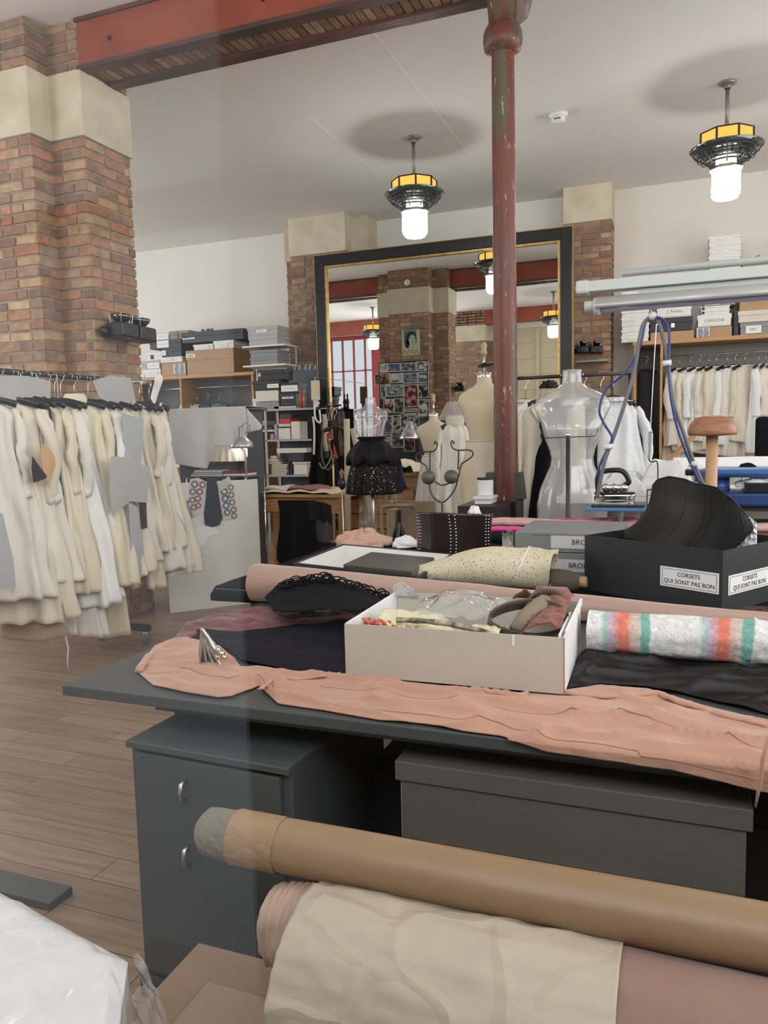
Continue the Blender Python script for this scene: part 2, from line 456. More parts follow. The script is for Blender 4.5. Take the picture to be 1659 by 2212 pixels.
def bricks(poly, z0, z1, pal, course=.0862, bl=.25, seed=1):
    rnd = random.Random(seed); pal = [tuple(min(1, q*1.16) for q in c) for c in pal]
    core = MB(); n = len(poly)
    cx = sum(p[0] for p in poly)/n; cy = sum(p[1] for p in poly)/n
    vs = []; fs = []
    for (x, y) in poly: vs.append((x, y, z0))
    for (x, y) in poly: vs.append((x, y, z1))
    for i in range(n): fs.append((i, (i+1) % n, (i+1) % n+n, i+n))
    fs.append(tuple(range(n, 2*n)))
    core.add(vs, fs)
    bm = MB()
    rows = int(round((z1-z0)/course)); course = (z1-z0)/rows
    jt = .013
    for i in range(n):
        a = Vector((*poly[i], 0)); b = Vector((*poly[(i+1) % n], 0)); d = b-a; L = d.length; d.normalize()
        nr = Vector((d.y, -d.x, 0))
        for r in range(rows):
            z = z0+r*course
            x = 0.0 if (r+i) % 2 == 0 else -bl*.5
            if L < bl*.7: x = 0.0
            while x < L-.03:
                l = bl*(1 if rnd.random() < .72 else .5)*rnd.uniform(.96, 1.04)
                s0 = max(0, x); s1 = min(L, x+l-jt)
                if L-s1 < .07: s1 = L
                if s1-s0 > .03:
                    out = rnd.uniform(.005, .013)
                    c = rnd.choice(pal); k = rnd.uniform(.82, 1.18); c = tuple(min(1, q*k) for q in c)
                    M = Matrix((d, nr, Vector((0, 0, 1)))).transposed().to_4x4(); M.translation = a
                    e = .006
                    zl, zh = z+jt/2+rnd.uniform(-.002, .002), z+course-jt/2+rnd.uniform(-.002, .002)
                    j = lambda: rnd.uniform(-.003, .003)
                    s0b = s0-(out if s0 == 0 else 0); s1b = s1+(out if s1 == L else 0)
                    vs = [(s0b, -.01, zl), (s1b, -.01, zl), (s1b, -.01, zh), (s0b, -.01, zh),
                          (s0b+e*(s0 > 0)+j(), out, zl+e+j()), (s1b-e*(s1 < L)+j(), out, zl+e+j()), (s1b-e*(s1 < L)+j(), out, zh-e+j()), (s0b+e*(s0 > 0)+j(), out, zh-e+j())]
                    bm.add(vs, [(4, 5, 6, 7), (0, 1, 5, 4), (1, 2, 6, 5), (2, 3, 7, 6), (3, 0, 4, 7)], M, c)
                x += l
    return core, bm
def rect_poly(x0, x1, y0, y1): return [(x0, y0), (x1, y0), (x1, y1), (x0, y1)]
def cross_poly(cx0, cx1, cy0, cy1, wx0, wx1, wy0, wy1):
    return [(cx0, cy0), (cx1, cy0), (cx1, wy0), (wx1, wy0), (wx1, wy1), (cx1, wy1), (cx1, cy1), (cx0, cy1), (cx0, wy1), (wx0, wy1), (wx0, wy0), (cx0, wy0)]
def grow(poly, g):
    # offset orthogonal polygon outwards
    n = len(poly); out = []
    for i in range(n):
        p0 = poly[i-1]; p = poly[i]; p1 = poly[(i+1) % n]
        d0 = Vector((p[0]-p0[0], p[1]-p0[1])).normalized(); d1 = Vector((p1[0]-p[0], p1[1]-p[1])).normalized()
        out.append((p[0]+g*(d0.y+d1.y), p[1]-g*(d0.x+d1.x)))
    return out
def ext(poly, z0, z1, jitter=0):
    n = len(poly); vs = [(x, y, z0) for x, y in poly]+[(x, y, z1) for x, y in poly]
    fs = [(i, (i+1) % n, (i+1) % n+n, i+n) for i in range(n)]+[tuple(range(n, 2*n)), tuple(range(n))[::-1]]
    return MB().add(vs, fs)
def pillar(poly, zcap0, zcap1, label, pal, seed, capg=.03):
    p = struct(ext(poly, 0, zcap0).build('brick_pillar', MORTAR), label)
    c, b = bricks(poly, 0.0, zcap0, pal, seed=seed)
    b.build('brickwork', BRICKM, p)
    ext(grow(poly, capg), zcap0, zcap1).build('stone_capital', PLAST, p, bevel=.008)
    if zcap1 < ZC-.05:
        ext(poly, zcap1, ZC).build('top_core', MORTAR, p)
        c, b = bricks(poly, zcap1, ZC, [tuple(q*.8 for q in c) for c in pal], seed=seed+9)
        b.build('top_brickwork', BRICKM, p)
    return p
pillar(cross_poly(-5.85, -4.99, 5.12, 6.2, -6.2, -4.65, 5.34, 5.90), 4.09, 4.61, 'stepped brick pillar with cast stone capital at the left behind the clothes rail', PALETTE, 3)
pillar(cross_poly(-5.85, -4.93, 11.3, 12.0, -6.1, -4.68, 11.62, 12.0), 4.42, ZC, 'brick pillar against the back wall left of the large mirror', PALETTE_DIM, 5)
pillar(rect_poly(-1.62, -0.98, 11.58, 12.0), 4.50, ZC, 'brick pillar against the back wall right of the large mirror', PALETTE, 7, capg=.015)
pillar(cross_poly(-6.2, -5.3, -.6, -.05, -6.4, -5.1, -.6, -.3), 4.15, 4.6, 'brick pillar on the street side reflected in the mirror', PALETTE_DIM, 11)
# baseboard along the pillar
# ---------------------------------------------------------------- beams
FLG = mat('worn_black_flange', (0.045, 0.038, 0.034), .5, col2=(0.14, 0.05, 0.035), vs=3, bump=.4, bs=40, stretch=(.6, 1, 1))
def beam(x0, x1, label, y=5.31):
    a = MB(); a.bb((x0, y+.02, 4.63), (x1, y+.05, ZC-.03))
    o = struct(a.build('steel_beam', REDB), label)
    f = MB(); f.bb((x0, y, 4.60), (x1, y+.11, 4.635)); f.bb((x0, y+.33, 4.60), (x1, y+.44, 4.635)); f.bb((x0, y, ZC-.03), (x1, y+.1, ZC))
    f.bb((x0, y+.34, ZC-.03), (x1, y+.44, ZC))
    f.build('flange', FLG, o)
    w = MB(); w.bb((x0, y+.39, 4.635), (x1, y+.42, ZC-.03)); w.build('rear_web', REDB, o)
    bl = MB(); x = x0; rnd = random.Random(4)
    while x < x1:
        c = rnd.choice(PALETTE_DIM); k = rnd.uniform(.8, 1.7); c = tuple(min(1, q*k) for q in c)
        bl.box((x+.033, y+.22, 4.66+rnd.uniform(-.003, .003)), (.058, .24, .06), col=c, j=.003); x += .07
    bl.build('soffit_bricks', BRICKM, o)
    mo = MB().bb((x0, y+.1, 4.645), (x1, y+.34, 4.7)).build('mortar_bed', MORTAR, o)
    bo = MB()
    x = x0+.33
    while x < x1: bo.ball((x, y+.02, 4.79), .02, 5); x += 1.4
    bo.build('bolt_heads', DMETAL, o)
beam(-4.65, X1, 'red oxide double steel beam running from the pillar past the column')
beam(X0, -6.2, 'red oxide double steel beam beyond the left pillar')
struct(MB().bb((X0, -.25, 4.6), (-1.8, -.05, ZC-.001)).build('steel_beam', REDB), 'red beam over the street windows')
# ---------------------------------------------------------------- cast iron column
COLM = mat('chipped_red_paint', (0.12, 0.030, 0.019), .42, col2=(0.165, 0.045, 0.027), vs=4, bump=.5, bs=25, stretch=(1, 1, .25))
def chip_paint(m):
    nt = m.node_tree; N = nt.nodes; L = nt.links; b = N['Principled BSDF']
    old = b.inputs['Base Color'].links[0].from_socket
    tc = N.new('ShaderNodeTexCoord'); mp = N.new('ShaderNodeMapping'); mp.inputs['Scale'].default_value = (1, 1, .18)
    L.new(tc.outputs['Object'], mp.inputs[0])
    nz = N.new('ShaderNodeTexNoise'); nz.inputs['Scale'].default_value = 42; nz.inputs['Detail'].default_value = 6; nz.inputs['Roughness'].default_value = .7
    L.new(mp.outputs[0], nz.inputs['Vector'])
    rp = N.new('ShaderNodeValToRGB'); rp.color_ramp.elements[0].position = .62; rp.color_ramp.elements[1].position = .66
    L.new(nz.outputs[0], rp.inputs[0])
    n2 = N.new('ShaderNodeTexNoise'); n2.inputs['Scale'].default_value = 7; n2.inputs['Detail'].default_value = 5
    L.new(mp.outputs[0], n2.inputs['Vector'])
    r2 = N.new('ShaderNodeValToRGB'); r2.color_ramp.elements[0].color = (0.08, 0.022, 0.015, 1); r2.color_ramp.elements[1].color = (0.10, 0.09, 0.055, 1)
    r2.color_ramp.elements[0].position = .45; r2.color_ramp.elements[1].position = .6
    L.new(n2.outputs[0], r2.inputs[0])
    m0 = N.new('ShaderNodeMix'); m0.data_type = 'RGBA'; L.new(r2.outputs[0], m0.inputs[7]); L.new(old, m0.inputs[6])
    r3 = N.new('ShaderNodeValToRGB'); r3.color_ramp.elements[0].position = .52; r3.color_ramp.elements[1].position = .62; L.new(n2.outputs[0], r3.inputs[0]); L.new(r3.outputs[0], m0.inputs[0])
    mx = N.new('ShaderNodeMix'); mx.data_type = 'RGBA'; mx.inputs[7].default_value = (0.48, 0.42, 0.33, 1)
    L.new(rp.outputs[0], mx.inputs[0]); L.new(m0.outputs[2], mx.inputs[6]); L.new(mx.outputs[2], b.inputs['Base Color'])
chip_paint(COLM)
cx, cy = -1.188, 5.53
c = struct(MB().lathe([(.13, 0), (.13, .12), (.092, .16), (.088, .5), (.078, 4.18)], 32, c=(cx, cy, 0)).build('cast_iron_column', COLM, smooth=True, origin=(cx, cy, 0)), 'slender red cast iron column with chipped paint')
MB().lathe([(.078, 4.16), (.125, 4.19), (.135, 4.24), (.13, 4.30), (.115, 4.33), (.095, 4.36), (.098, 4.42), (.115, 4.6)], 32, c=(cx, cy, 0)).build('column_collar', COLM, c, smooth=True)
M = T((cx+.03, cy-.02, 0))
MB().prism([(.06, 4.36), (.13, 4.40), (.16, 4.50), (.15, 4.63), (.05, 4.63)], .10, M).build('column_bracket', mat('bare_cast_bracket', (0.20, 0.15, 0.12), .6, var=.2), c, bevel=.006)
# ================================================================ pendant lamps
AMBER = emit('lit_amber_glass', (1.0, 0.52, 0.10), 1.35)
LANT = emit('lit_white_lantern_glass', (1.0, 0.97, 0.93), 48.0)
BRONZE = mat('bronze_leading', (0.07, 0.05, 0.035), .45, .6)
RIMG = mat('smoked_glass_dish', (0.14, 0.17, 0.17), .15, .75)
PIPE = mat('aged_steel_pipe', (0.30, 0.27, 0.24), .4, .6)
def make_lamp(loc, label):
    t = thing('pendant_lamp', label, 'lamp', loc, 'pendant lamps')
    k = dict(parent=t, local=True)
    MB().lathe([(.0, 0), (.085, 0), (.085, -.012), (.06, -.03), (.03, -.04), (.03, -.06)], 24).build('ceiling_rose', PIPE, smooth=True, **k)
    MB().tube([(0, 0, -.03), (0, 0, -.43)], .02, 12).build('rod', PIPE, smooth=True, **k)
    MB().tube([(0, 0, -.40), (0, 0, -.50)], .028, 12).build('socket', mat('pale_socket', (0.45, 0.40, 0.34), .5), smooth=True, **k)
    n = 8; r = .26; z0, z1 = -.62, -.49
    g = MB(); f = MB()
    P = [(r*math.cos(2*PI*(i+.5)/n), r*math.sin(2*PI*(i+.5)/n)) for i in range(n)]
    for i in range(n):
        a = P[i]; b = P[(i+1) % n]
        g.add([(a[0]*.98, a[1]*.98, z0), (b[0]*.98, b[1]*.98, z0), (b[0]*.98, b[1]*.98, z1), (a[0]*.98, a[1]*.98, z1)], [(0, 1, 2, 3)])
        for zz in (z0, z1): f.tube([(a[0], a[1], zz), (b[0], b[1], zz)], .008, 5)
        f.tube([(a[0], a[1], z0), (a[0], a[1], z1)], .012, 5)
        f.tube([(a[0], a[1], z1), (0, 0, z1+.012)], .006, 4)
    fr = f.build('crown_frame', BRONZE, **k)
    g.build('amber_pane', AMBER, fr, local=True, solid=.004)
    MB().lathe([(.02, z1+.008), (.25, z1)], 8).build('crown_top', mat('milky_top_glass', (0.75, 0.62, 0.40), .4), fr, local=True)
    # dish with rings
    MB().lathe([(.14, -.70), (.2, -.675), (.27, -.655), (.345, -.625), (.35, -.632), (.27, -.668), (.2, -.69), (.14, -.715)], 40).build('dish', RIMG, smooth=True, **k)
    rg = MB()
    for (rr, z) in ((.31, -.675), (.27, -.70), (.235, -.725), (.20, -.745), (.175, -.77)):
        rg.tube([(rr*math.cos(2*PI*i/40), rr*math.sin(2*PI*i/40), z) for i in range(41)], .0075, 5, caps=False)
    for i in range(8):
        q = 2*PI*i/8
        rg.tube([(.34*math.cos(q), .34*math.sin(q), -.64), (.27*math.cos(q), .27*math.sin(q), -.71), (.16*math.cos(q), .16*math.sin(q), -.80)], .006, 5)
    for i in range(16):
        q = 2*PI*(i+.5)/16
        rg.tube([((.24+.035*math.cos(a))*math.cos(q), (.24+.035*math.cos(a))*math.sin(q), -.71+.035*math.sin(a)) for a in [2*PI*j/10 for j in range(11)]], .005, 4, caps=False)
    rg.build('wire_rings', DMETAL, smooth=True, **k)
    MB().lathe([(.10, -.64), (.10, -.80)], 16).build('glass_collar', film('collar_glass', (.9, .95, .95), 1.6, 1.0, .35), smooth=True, **k)
    n = 8; zt, zb = -.845, -1.075
    la = MB(); lf = MB()
    def ring(r, z): return [(r*math.cos(2*PI*(i+.5)/n), r*math.sin(2*PI*(i+.5)/n), z) for i in range(n)]
    A, B, C = ring(.145, zt), ring(.145, zb), ring(.115, zb-.045)
    la.add(A+B+C, [(i, (i+1) % n, (i+1) % n+n, i+n) for i in range(n)]+[(i+n, (i+1) % n+n, (i+1) % n+2*n, i+2*n) for i in range(n)]+[tuple(range(2*n, 3*n))])
    for i in range(n):
        a, b, c = A[i], B[i], C[i]
        s = 1.02
        lf.tube([(a[0]*s, a[1]*s, zt), (b[0]*s, b[1]*s, zb), (c[0]*s, c[1]*s, zb-.045)], .0045, 4)
        b2 = B[(i+1) % n]; lf.tube([(b[0]*s, b[1]*s, zb), (b2[0]*s, b2[1]*s, zb)], .004, 4)
    lf2 = lf.build('lantern_frame', mat('lantern_leading', (0.2, 0.2, 0.2), .4, .5), **k)
    la.build('lantern_glass', LANT, lf2, local=True)
    MB().lathe([(.10, -.80), (.15, -.815), (.17, -.838), (.165, -.848), (.14, -.846)], 8).build('lantern_cap', STEEL, lf2, local=True)
    return t
lamp = make_lamp((-2.965, 8.88, ZC), 'amber crowned glass pendant lamp above the large mirror, left of the red column')
copy_tree(lamp, (.368, 8.835, ZC), label='amber crowned glass pendant lamp above the right wardrobe and light fixture')
copy_tree(lamp, (-7.9, 2.0, ZC), label='pendant lamp seen in the mirror in front of the red framed window')
copy_tree(lamp, (-3.05, 2.0, ZC), label='pendant lamp seen at the right edge of the mirror before the cream boards')
# smoke detector
t = thing('smoke_detector', 'small white round smoke detector on the ceiling right of the column', 'smoke detector', (-1.309, 8.9, ZC))
MB().lathe([(0, 0), (.10, 0), (.10, -.03), (.085, -.045)], 24).build('base', WHITE, t, local=True, smooth=True)
MB().lathe([(.08, -.04), (.075, -.085), (.05, -.105), (0.001, -.108)], 24).build('sensor_dome', WHITE, t, local=True, smooth=True)
MB().box((0, -.076, -.075), (.07, .012, .008)).build('vent_slot', INK, t, local=True)

# ================================================================ mirror
YM = 10.95
tl = AY(681, 556, YM); trr = AY(1237, 488, YM); il = AY(706, 577, YM); ir = AY(1210, 522, YM)
mx0, mx1, mzt = tl.x, trr.x, (tl.z+trr.z)/2
fw_ = .19
t = thing('framed_mirror', 'huge floor mirror in a black and gold frame leaning before the back pillars', 'mirror', ((mx0+mx1)/2, YM, 0))
FRB = mat('black_lacquer_frame', (0.012, 0.014, 0.016), .3)
GOLD = mat('gilt_edge', (0.55, 0.38, 0.14), .35, .8, var=.2, vs=20)
z0 = .12
def framering(mb, a0, a1, b0, b1, w, y0, y1):
    mb.bb((a0, y0, b0), (a0+w, y1, b1)); mb.bb((a1-w, y0, b0), (a1, y1, b1))
    mb.bb((a0+w, y0, b1-w), (a1-w, y1, b1)); mb.bb((a0+w, y0, b0), (a1-w, y1, b0+w))
f = MB(); framering(f, mx0, mx1, z0, mzt, fw_-.03, YM-.05, YM+.06); f.build('frame', FRB, t, bevel=.01)
f = MB(); framering(f, mx0+fw_-.032, mx1-fw_+.032, z0+fw_-.032, mzt-fw_+.032, .035, YM-.035, YM+.03); f.build('gilt_inner_edge', GOLD, t, bevel=.006)
f = MB(); framering(f, mx0-.015, mx1+.015, z0-.015, mzt+.015, .018, YM-.02, YM+.06); f.build('gilt_outer_edge', GOLD, t)
MIR = mat('silvered_glass', (0.86, 0.88, 0.86), 0.0, 1.0)
MB().bb((mx0+fw_-.01, YM, z0+fw_-.01), (mx1-fw_+.01, YM+.012, mzt-fw_+.01)).build('mirror_glass', MIR, t)
f = MB(); f.bb((mx0+.3, YM+.06, 0), (mx0+.4, YM+.22, mzt-.5)); f.bb((mx1-.4, YM+.06, 0), (mx1-.3, YM+.22, mzt-.5)); f.bb((mx0+.2, YM-.02, 0), (mx1-.2, YM+.1, z0-.015))
f.build('back_support', DWOOD, t)

# ================================================================ pinboard and poster on the back of the pillar
PY = 6.23
YV = 2*YM-PY
def VM(px, py, yr=PY):
    p = AY(px, py, 2*YM-yr); p.y = yr; return p
a = VM(820, 782); b2 = VM(929, 1100); 
bx0, bx1, bz1, bz0 = a.x, b2.x, VM(875, 782).z, 1.05
t = thing('pinboard', 'tall dark pinboard full of prints behind the left pillar, seen in the mirror', 'pinboard', ((bx0+bx1)/2, PY, bz0))
MB().bb((bx0, PY, bz0), (bx1, PY+.025, bz1)).build('board', mat('dark_felt_board', (0.05, 0.055, 0.06), .9), t)
f = MB()
for q in (((bx0-.012, PY, bz0), (bx0, PY+.035, bz1)), ((bx1, PY, bz0), (bx1+.012, PY+.035, bz1)), ((bx0, PY, bz1), (bx1, PY+.035, bz1+.012))): f.bb(*q)
f.build('board_frame', DMETAL, t)
def photo_mat(i, c1, c2, c3):
    m = bpy.data.materials.new('photo_print_%d' % i); m.use_nodes = True
    nt = m.node_tree; N = nt.nodes; L = nt.links; b = N['Principled BSDF']; b.inputs['Roughness'].default_value = .35
    tc = N.new('ShaderNodeTexCoord'); nz = N.new('ShaderNodeTexNoise'); nz.inputs['Scale'].default_value = 9+i % 5*2; nz.inputs['Detail'].default_value = 3
    mp = N.new('ShaderNodeMapping'); mp.inputs['Location'].default_value = (i*3.1, i*1.7, 0)
    L.new(tc.outputs['Object'], mp.inputs[0]); L.new(mp.outputs[0], nz.inputs['Vector'])
    rp = N.new('ShaderNodeValToRGB'); e = rp.color_ramp.elements
    e[0].position = .40; e[0].color = (*c1, 1); e[1].position = .62; e[1].color = (*c3, 1)
    x = e.new(.5); x.color = (*c2, 1)
    L.new(nz.outputs[0], rp.inputs[0]); L.new(rp.outputs[0], b.inputs['Base Color'])
    return m
K, Wc = (0.015, 0.015, 0.018), (0.7, 0.7, 0.68)
cards = [ # px x0,x1,y0,y1 in the mirror; palette; words
 (821, 838, 785, 805, Wc, (0.5, 0.5, 0.48), K, 'white sketch print, first in the top row of the pinboard'),
 (839, 866, 784, 804, (0.05, 0.12, 0.26), (0.10, 0.16, 0.28), (0.55, 0.26, 0.12), 'blue print with an orange shape in the top row of the pinboard'),
 (867, 899, 783, 803, (0.10, 0.15, 0.22), K, (0.35, 0.38, 0.42), 'blue grey landscape print in the top row of the pinboard'),
 (900, 927, 780, 802, K, (0.30, 0.30, 0.32), Wc, 'grey print with crossed lines, last in the top row of the pinboard'),
 (811, 843, 806, 833, (0.02, 0.018, 0.015), (0.12, 0.06, 0.03), (0.50, 0.28, 0.15), 'dark brown print with a white border jutting out at the left edge of the pinboard'),
 (844, 871, 806, 828, K, (0.4, 0.4, 0.4), Wc, 'black and white face print in the second row of the pinboard'),
 (872, 903, 805, 829, (0.10, 0.14, 0.22), (0.30, 0.32, 0.36), (0.05, 0.06, 0.10), 'blue dune print in the second row of the pinboard'),
 (904, 927, 803, 828, (0.15, 0.19, 0.28), (0.05, 0.06, 0.09), Wc, 'pale blue print, last in the second row of the pinboard'),
 (823, 834, 834, 862, K, (0.15, 0.17, 0.2), (0.4, 0.42, 0.42), 'narrow dark print at the left of the third row of the pinboard'),
 (835, 873, 830, 857, (0.30, 0.45, 0.42), (0.02, 0.03, 0.04), (0.60, 0.66, 0.60), 'seaside print with turquoise tones in the third row of the pinboard'),
 (874, 904, 830, 880, (0.02, 0.015, 0.015), (0.30, 0.04, 0.04), (0.5, 0.42, 0.38), 'large dark print with a red garment in the middle of the pinboard'),
 (905, 927, 829, 860, K, K, Wc, 'black print with small white figures at the right of the pinboard'),
 (830, 852, 862, 892, K, (0.3, 0.04, 0.03), Wc, 'black and red print in the fourth row of the pinboard'),
 (853, 873, 860, 892, K, (0.1, 0.1, 0.1), (0.4, 0.4, 0.4), 'dark group print in the fourth row of the pinboard'),
 (874, 904, 882, 890, (0.25, 0.26, 0.25), (0.25, 0.26, 0.25), (0.3, 0.3, 0.3), 'small plain grey card under the red garment print'),
 (906, 928, 862, 899, Wc, (0.6, 0.6, 0.58), K, 'white print of a standing black figure at the right of the pinboard'),
 (830, 848, 898, 935, (0.12, 0.2, 0.28), K, (0.5, 0.5, 0.5), 'blue tinted print in the fifth row of the pinboard'),
 (849, 866, 896, 932, (0.45, 0.45, 0.36), (0.3, 0.32, 0.26), K, 'pale green print with a thin figure in the fifth row of the pinboard'),
 (867, 906, 892, 928, K, (0.2, 0.2, 0.2), Wc, 'black and white trio print in the fifth row of the pinboard'),
 (907, 926, 900, 914, K, (0.1, 0.1, 0.1), Wc, 'tiny dark print below the white figure print'),
 (824, 847, 937, 972, Wc, (0.3, 0.3, 0.28), K, 'print of a dark haired figure in the lowest row of the pinboard'),
 (848, 873, 933, 967, (0.03, 0.03, 0.03), (0.10, 0.09, 0.08), (0.3, 0.28, 0.25), 'dark brown bordered print in the lowest row of the pinboard'),
 (874, 897, 945, 975, K, (0.05, 0.02, 0.05), (0.4, 0.1, 0.2), 'dark magenta print in the lowest row of the pinboard'),
]
for i, (x0, x1, y0, y1, c1, c2, c3, lab) in enumerate(cards):
    p = VM(x0, y1); q = VM(x1, y0)
    th = PY+.028+.002*(i % 3)
    t = thing('photo_print', lab, 'photo', ((p.x+q.x)/2, th, p.z), 'prints pinned to the board')
    MB().bb((p.x, th, p.z), (q.x, th+.0015, q.z)).build('paper_border', PAPER, t)
    e = .012
    MB().bb((p.x+e, th+.0015, p.z+e), (q.x-e, th+.003, q.z-e)).build('image', photo_mat(i, c1, c2, c3), t)
# portrait poster: plain generic drawn face
p = VM(869, 769); q = VM(907, 712)
t = thing('poster', 'green tinted drawn portrait poster above the pinboard, seen in the mirror', 'poster', ((p.x+q.x)/2, PY, p.z))
MB().bb((p.x, PY, p.z), (q.x, PY+.004, q.z)).build('paper', mat('poster_paper', (0.55, 0.57, 0.40), .6, var=.05), t)
wv, hv = q.x-p.x, q.z-p.z
# local u to the right as seen from behind the pillar (mirror keeps x)
def disc(mb, u, v, ru, rv, dy, n=20):
    vs = [(p.x+wv*(u+ru*math.cos(2*PI*i/n)), PY+dy, p.z+hv*(v+rv*math.sin(2*PI*i/n))) for i in range(n)]
    vs += [(x, y-.0008, z) for x, y, z in vs]
    mb.add(vs, [tuple(range(n)), tuple(range(2*n-1, n-1, -1))]+[(i, (i+1) % n, (i+1) % n+n, i+n) for i in range(n)])
mb = MB(); mb.bb((p.x+wv*.12, PY+.004, p.z+hv*.5), (p.x+wv*.8, PY+.0045, q.z-.01)); mb.build('teal_ground', mat('poster_teal', (0.05, 0.20, 0.24), .6), t)
mb = MB(); disc(mb, .52, .66, .30, .30, .0055); disc(mb, .3, .45, .14, .16, .0055); mb.build('hair', INK, t)
mb = MB(); disc(mb, .58, .60, .19, .22, .0065); disc(mb, .5, .34, .12, .14, .0062); mb.build('face', mat('poster_skin', (0.50, 0.58, 0.42), .6), t)
mb = MB()
for (u, v, a, c) in ((.51, .66, .04, .012), (.67, .66, .04, .012), (.59, .52, .05, .014), (.51, .71, .055, .008), (.67, .71, .055, .008), (.61, .59, .012, .02)): disc(mb, u, v, a, c, .0075)
o_ = mb.build('features', INK, t); o_['kind'] = 'stuff'
mb = MB()
for i in range(12): disc(mb, .08+.075*i, .14+.07*math.sin(i*2.1), .04, .03, .006)
o_ = mb.build('flower_collar', mat('poster_red', (0.40, 0.10, 0.06), .6), t); o_['kind'] = 'stuff'
t = thing('wall_sensor', 'small white round sensor high on the rear of the left pillar, seen in the mirror', 'sensor', VM(880, 610))
MB().lathe([(.001, .0), (.07, 0), (.06, .03), (.001, .04)], 20, M=Matrix.Rotation(R(-90), 4, 'X')).build('housing', WHITE, t, local=True, smooth=True)
# ================================================================ work tables
ZT = .89
def table(name, label, x0, x1, y0, y1, legs, z=ZT, th=.032):
    t = thing(name, label, 'table', ((x0+x1)/2, (y0+y1)/2, 0))
    MB().bb((x0, y0, z-th), (x1, y1, z)).build('tabletop', TABLEM, t, bevel=.004)
    a = MB(); a.bb((x0+.25, y0+.1, z-th-.05), (x1-.25, y0+.13, z-th)); a.bb((x0+.25, y1-.13, z-th-.05), (x1-.25, y1-.1, z-th))
    a.build('apron', TABLEM, t)
    for lx, ly in legs: MB().bb((lx-.03, ly-.03, 0), (lx+.03, ly+.03, z-th)).build('leg', TABLEM, t, bevel=.003)
    return t
FT = table('work_table', 'dark grey lacquered work table in the foreground, covered in fabrics', -1.685, 2.2, 1.705, 3.03, [(-1.45, 1.98), (-1.45, 2.9), (1.9, 1.98), (1.9, 2.9)])
BT = table('work_table', 'dark grey work table behind the front one, under black cloth and boxes', -2.05, 2.2, 3.06, 4.62, [(-1.9, 3.2), (-1.9, 4.5), (1.9, 3.2), (1.9, 4.5)])
# thin diagonal seam/crease of the lacquered sheet
p = AZ(150, 1475, ZT); q = AZ(300, 1452, ZT)

# ---------------- cabinet under the table
CM = mat('dark_grey_cabinet', (0.070, 0.078, 0.077), .45, var=.04, vs=2)
t = thing('cabinet', 'dark grey two-door cabinet under the left end of the front table', 'cabinet', (-1.1, 1.95, 0))
M = T((-1.437, 1.675, 0)) @ rotz(R(-2.5))
MB().bb((0, .02, .06), (.52, .60, .755), M).build('body', CM, t, bevel=.004)
MB().bb((0, 0, 0), (.52, .60, .06), M).build('plinth', CM, t)
MB().bb((-.002, -.002, .745), (.522, .602, .765), M).build('top_panel', CM, t, bevel=.003)
d = MB().bb((.028, 0, .09), (.492, .02, .735), M).build('door', CM, t, bevel=.003)
for z in (.47, .655):
    MB().tube([M @ Vector((.20, 0, z+.028)), M @ Vector((.20, -.022, z+.022)), M @ Vector((.20, -.026, z)), M @ Vector((.20, -.022, z-.022)), M @ Vector((.20, 0, z-.028))], .006, 8).build('handle', STEEL, d, smooth=True)
t['label'] = 'dark grey cabinet with two small D handles under the left end of the front table'
# added black unit, extended to keep the gap under the table dark
t = thing('cabinet', 'added black unit standing in for the dark under the front table, right of the grey cabinet', 'cabinet', (-.6, 2.6, 0))
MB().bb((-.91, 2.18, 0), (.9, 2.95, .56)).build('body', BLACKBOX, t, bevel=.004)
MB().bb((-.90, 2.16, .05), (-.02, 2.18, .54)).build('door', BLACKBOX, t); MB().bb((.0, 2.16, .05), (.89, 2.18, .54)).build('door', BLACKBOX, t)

# ---------------- long grey lidded box under the table
GB = mat('taupe_grey_board', (0.115, 0.105, 0.092), .6, var=.05, vs=3, bump=.1, bs=20)
Y = 1.73
TLp, TRp, BLp, BRp = AY(852, 1645, Y), AY(1628, 1749, Y), AY(868, 1815, Y), AY(1610, 1940, Y)
zb, ztp = (BLp.z+BRp.z)/2, (TLp.z+TRp.z)/2
t = thing('storage_box', 'long taupe grey lidded storage box wedged under the front table top', 'box', ((TLp.x+TRp.x)/2, Y+.2, zb))
MB().bb((BLp.x, Y+.006, zb), (BRp.x, Y+.40, ztp-.01)).build('box_body', GB, t, bevel=.003)
MB().bb((TLp.x, Y, ztp-.05), (TRp.x, Y+.41, ztp)).build('lid', GB, t, bevel=.003)
MB().bb((BLp.x-.004, Y+.012, zb), (BLp.x, Y+.39, ztp-.05)).build('cardboard_edge', KRAFT, t)
# cardboard case carrying it
t = thing('cardboard_box', 'brown cardboard case on the floor under the long grey box', 'box', (-.2, 2.0, 0))
p = AY(1393, 1930, 1.72)
MB().bb((-.60, 1.72, 0), (p.x, 2.14, zb-.001)).build('carton', KRAFT, t, bevel=.004)
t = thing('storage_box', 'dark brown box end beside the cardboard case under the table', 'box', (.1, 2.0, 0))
MB().bb((p.x+.012, 1.76, 0), (AY(1590, 1990, 1.76).x, 2.14, zb-.02)).build('box_body', mat('dark_brown_board', (0.045, 0.022, 0.015), .6), t, bevel=.003)

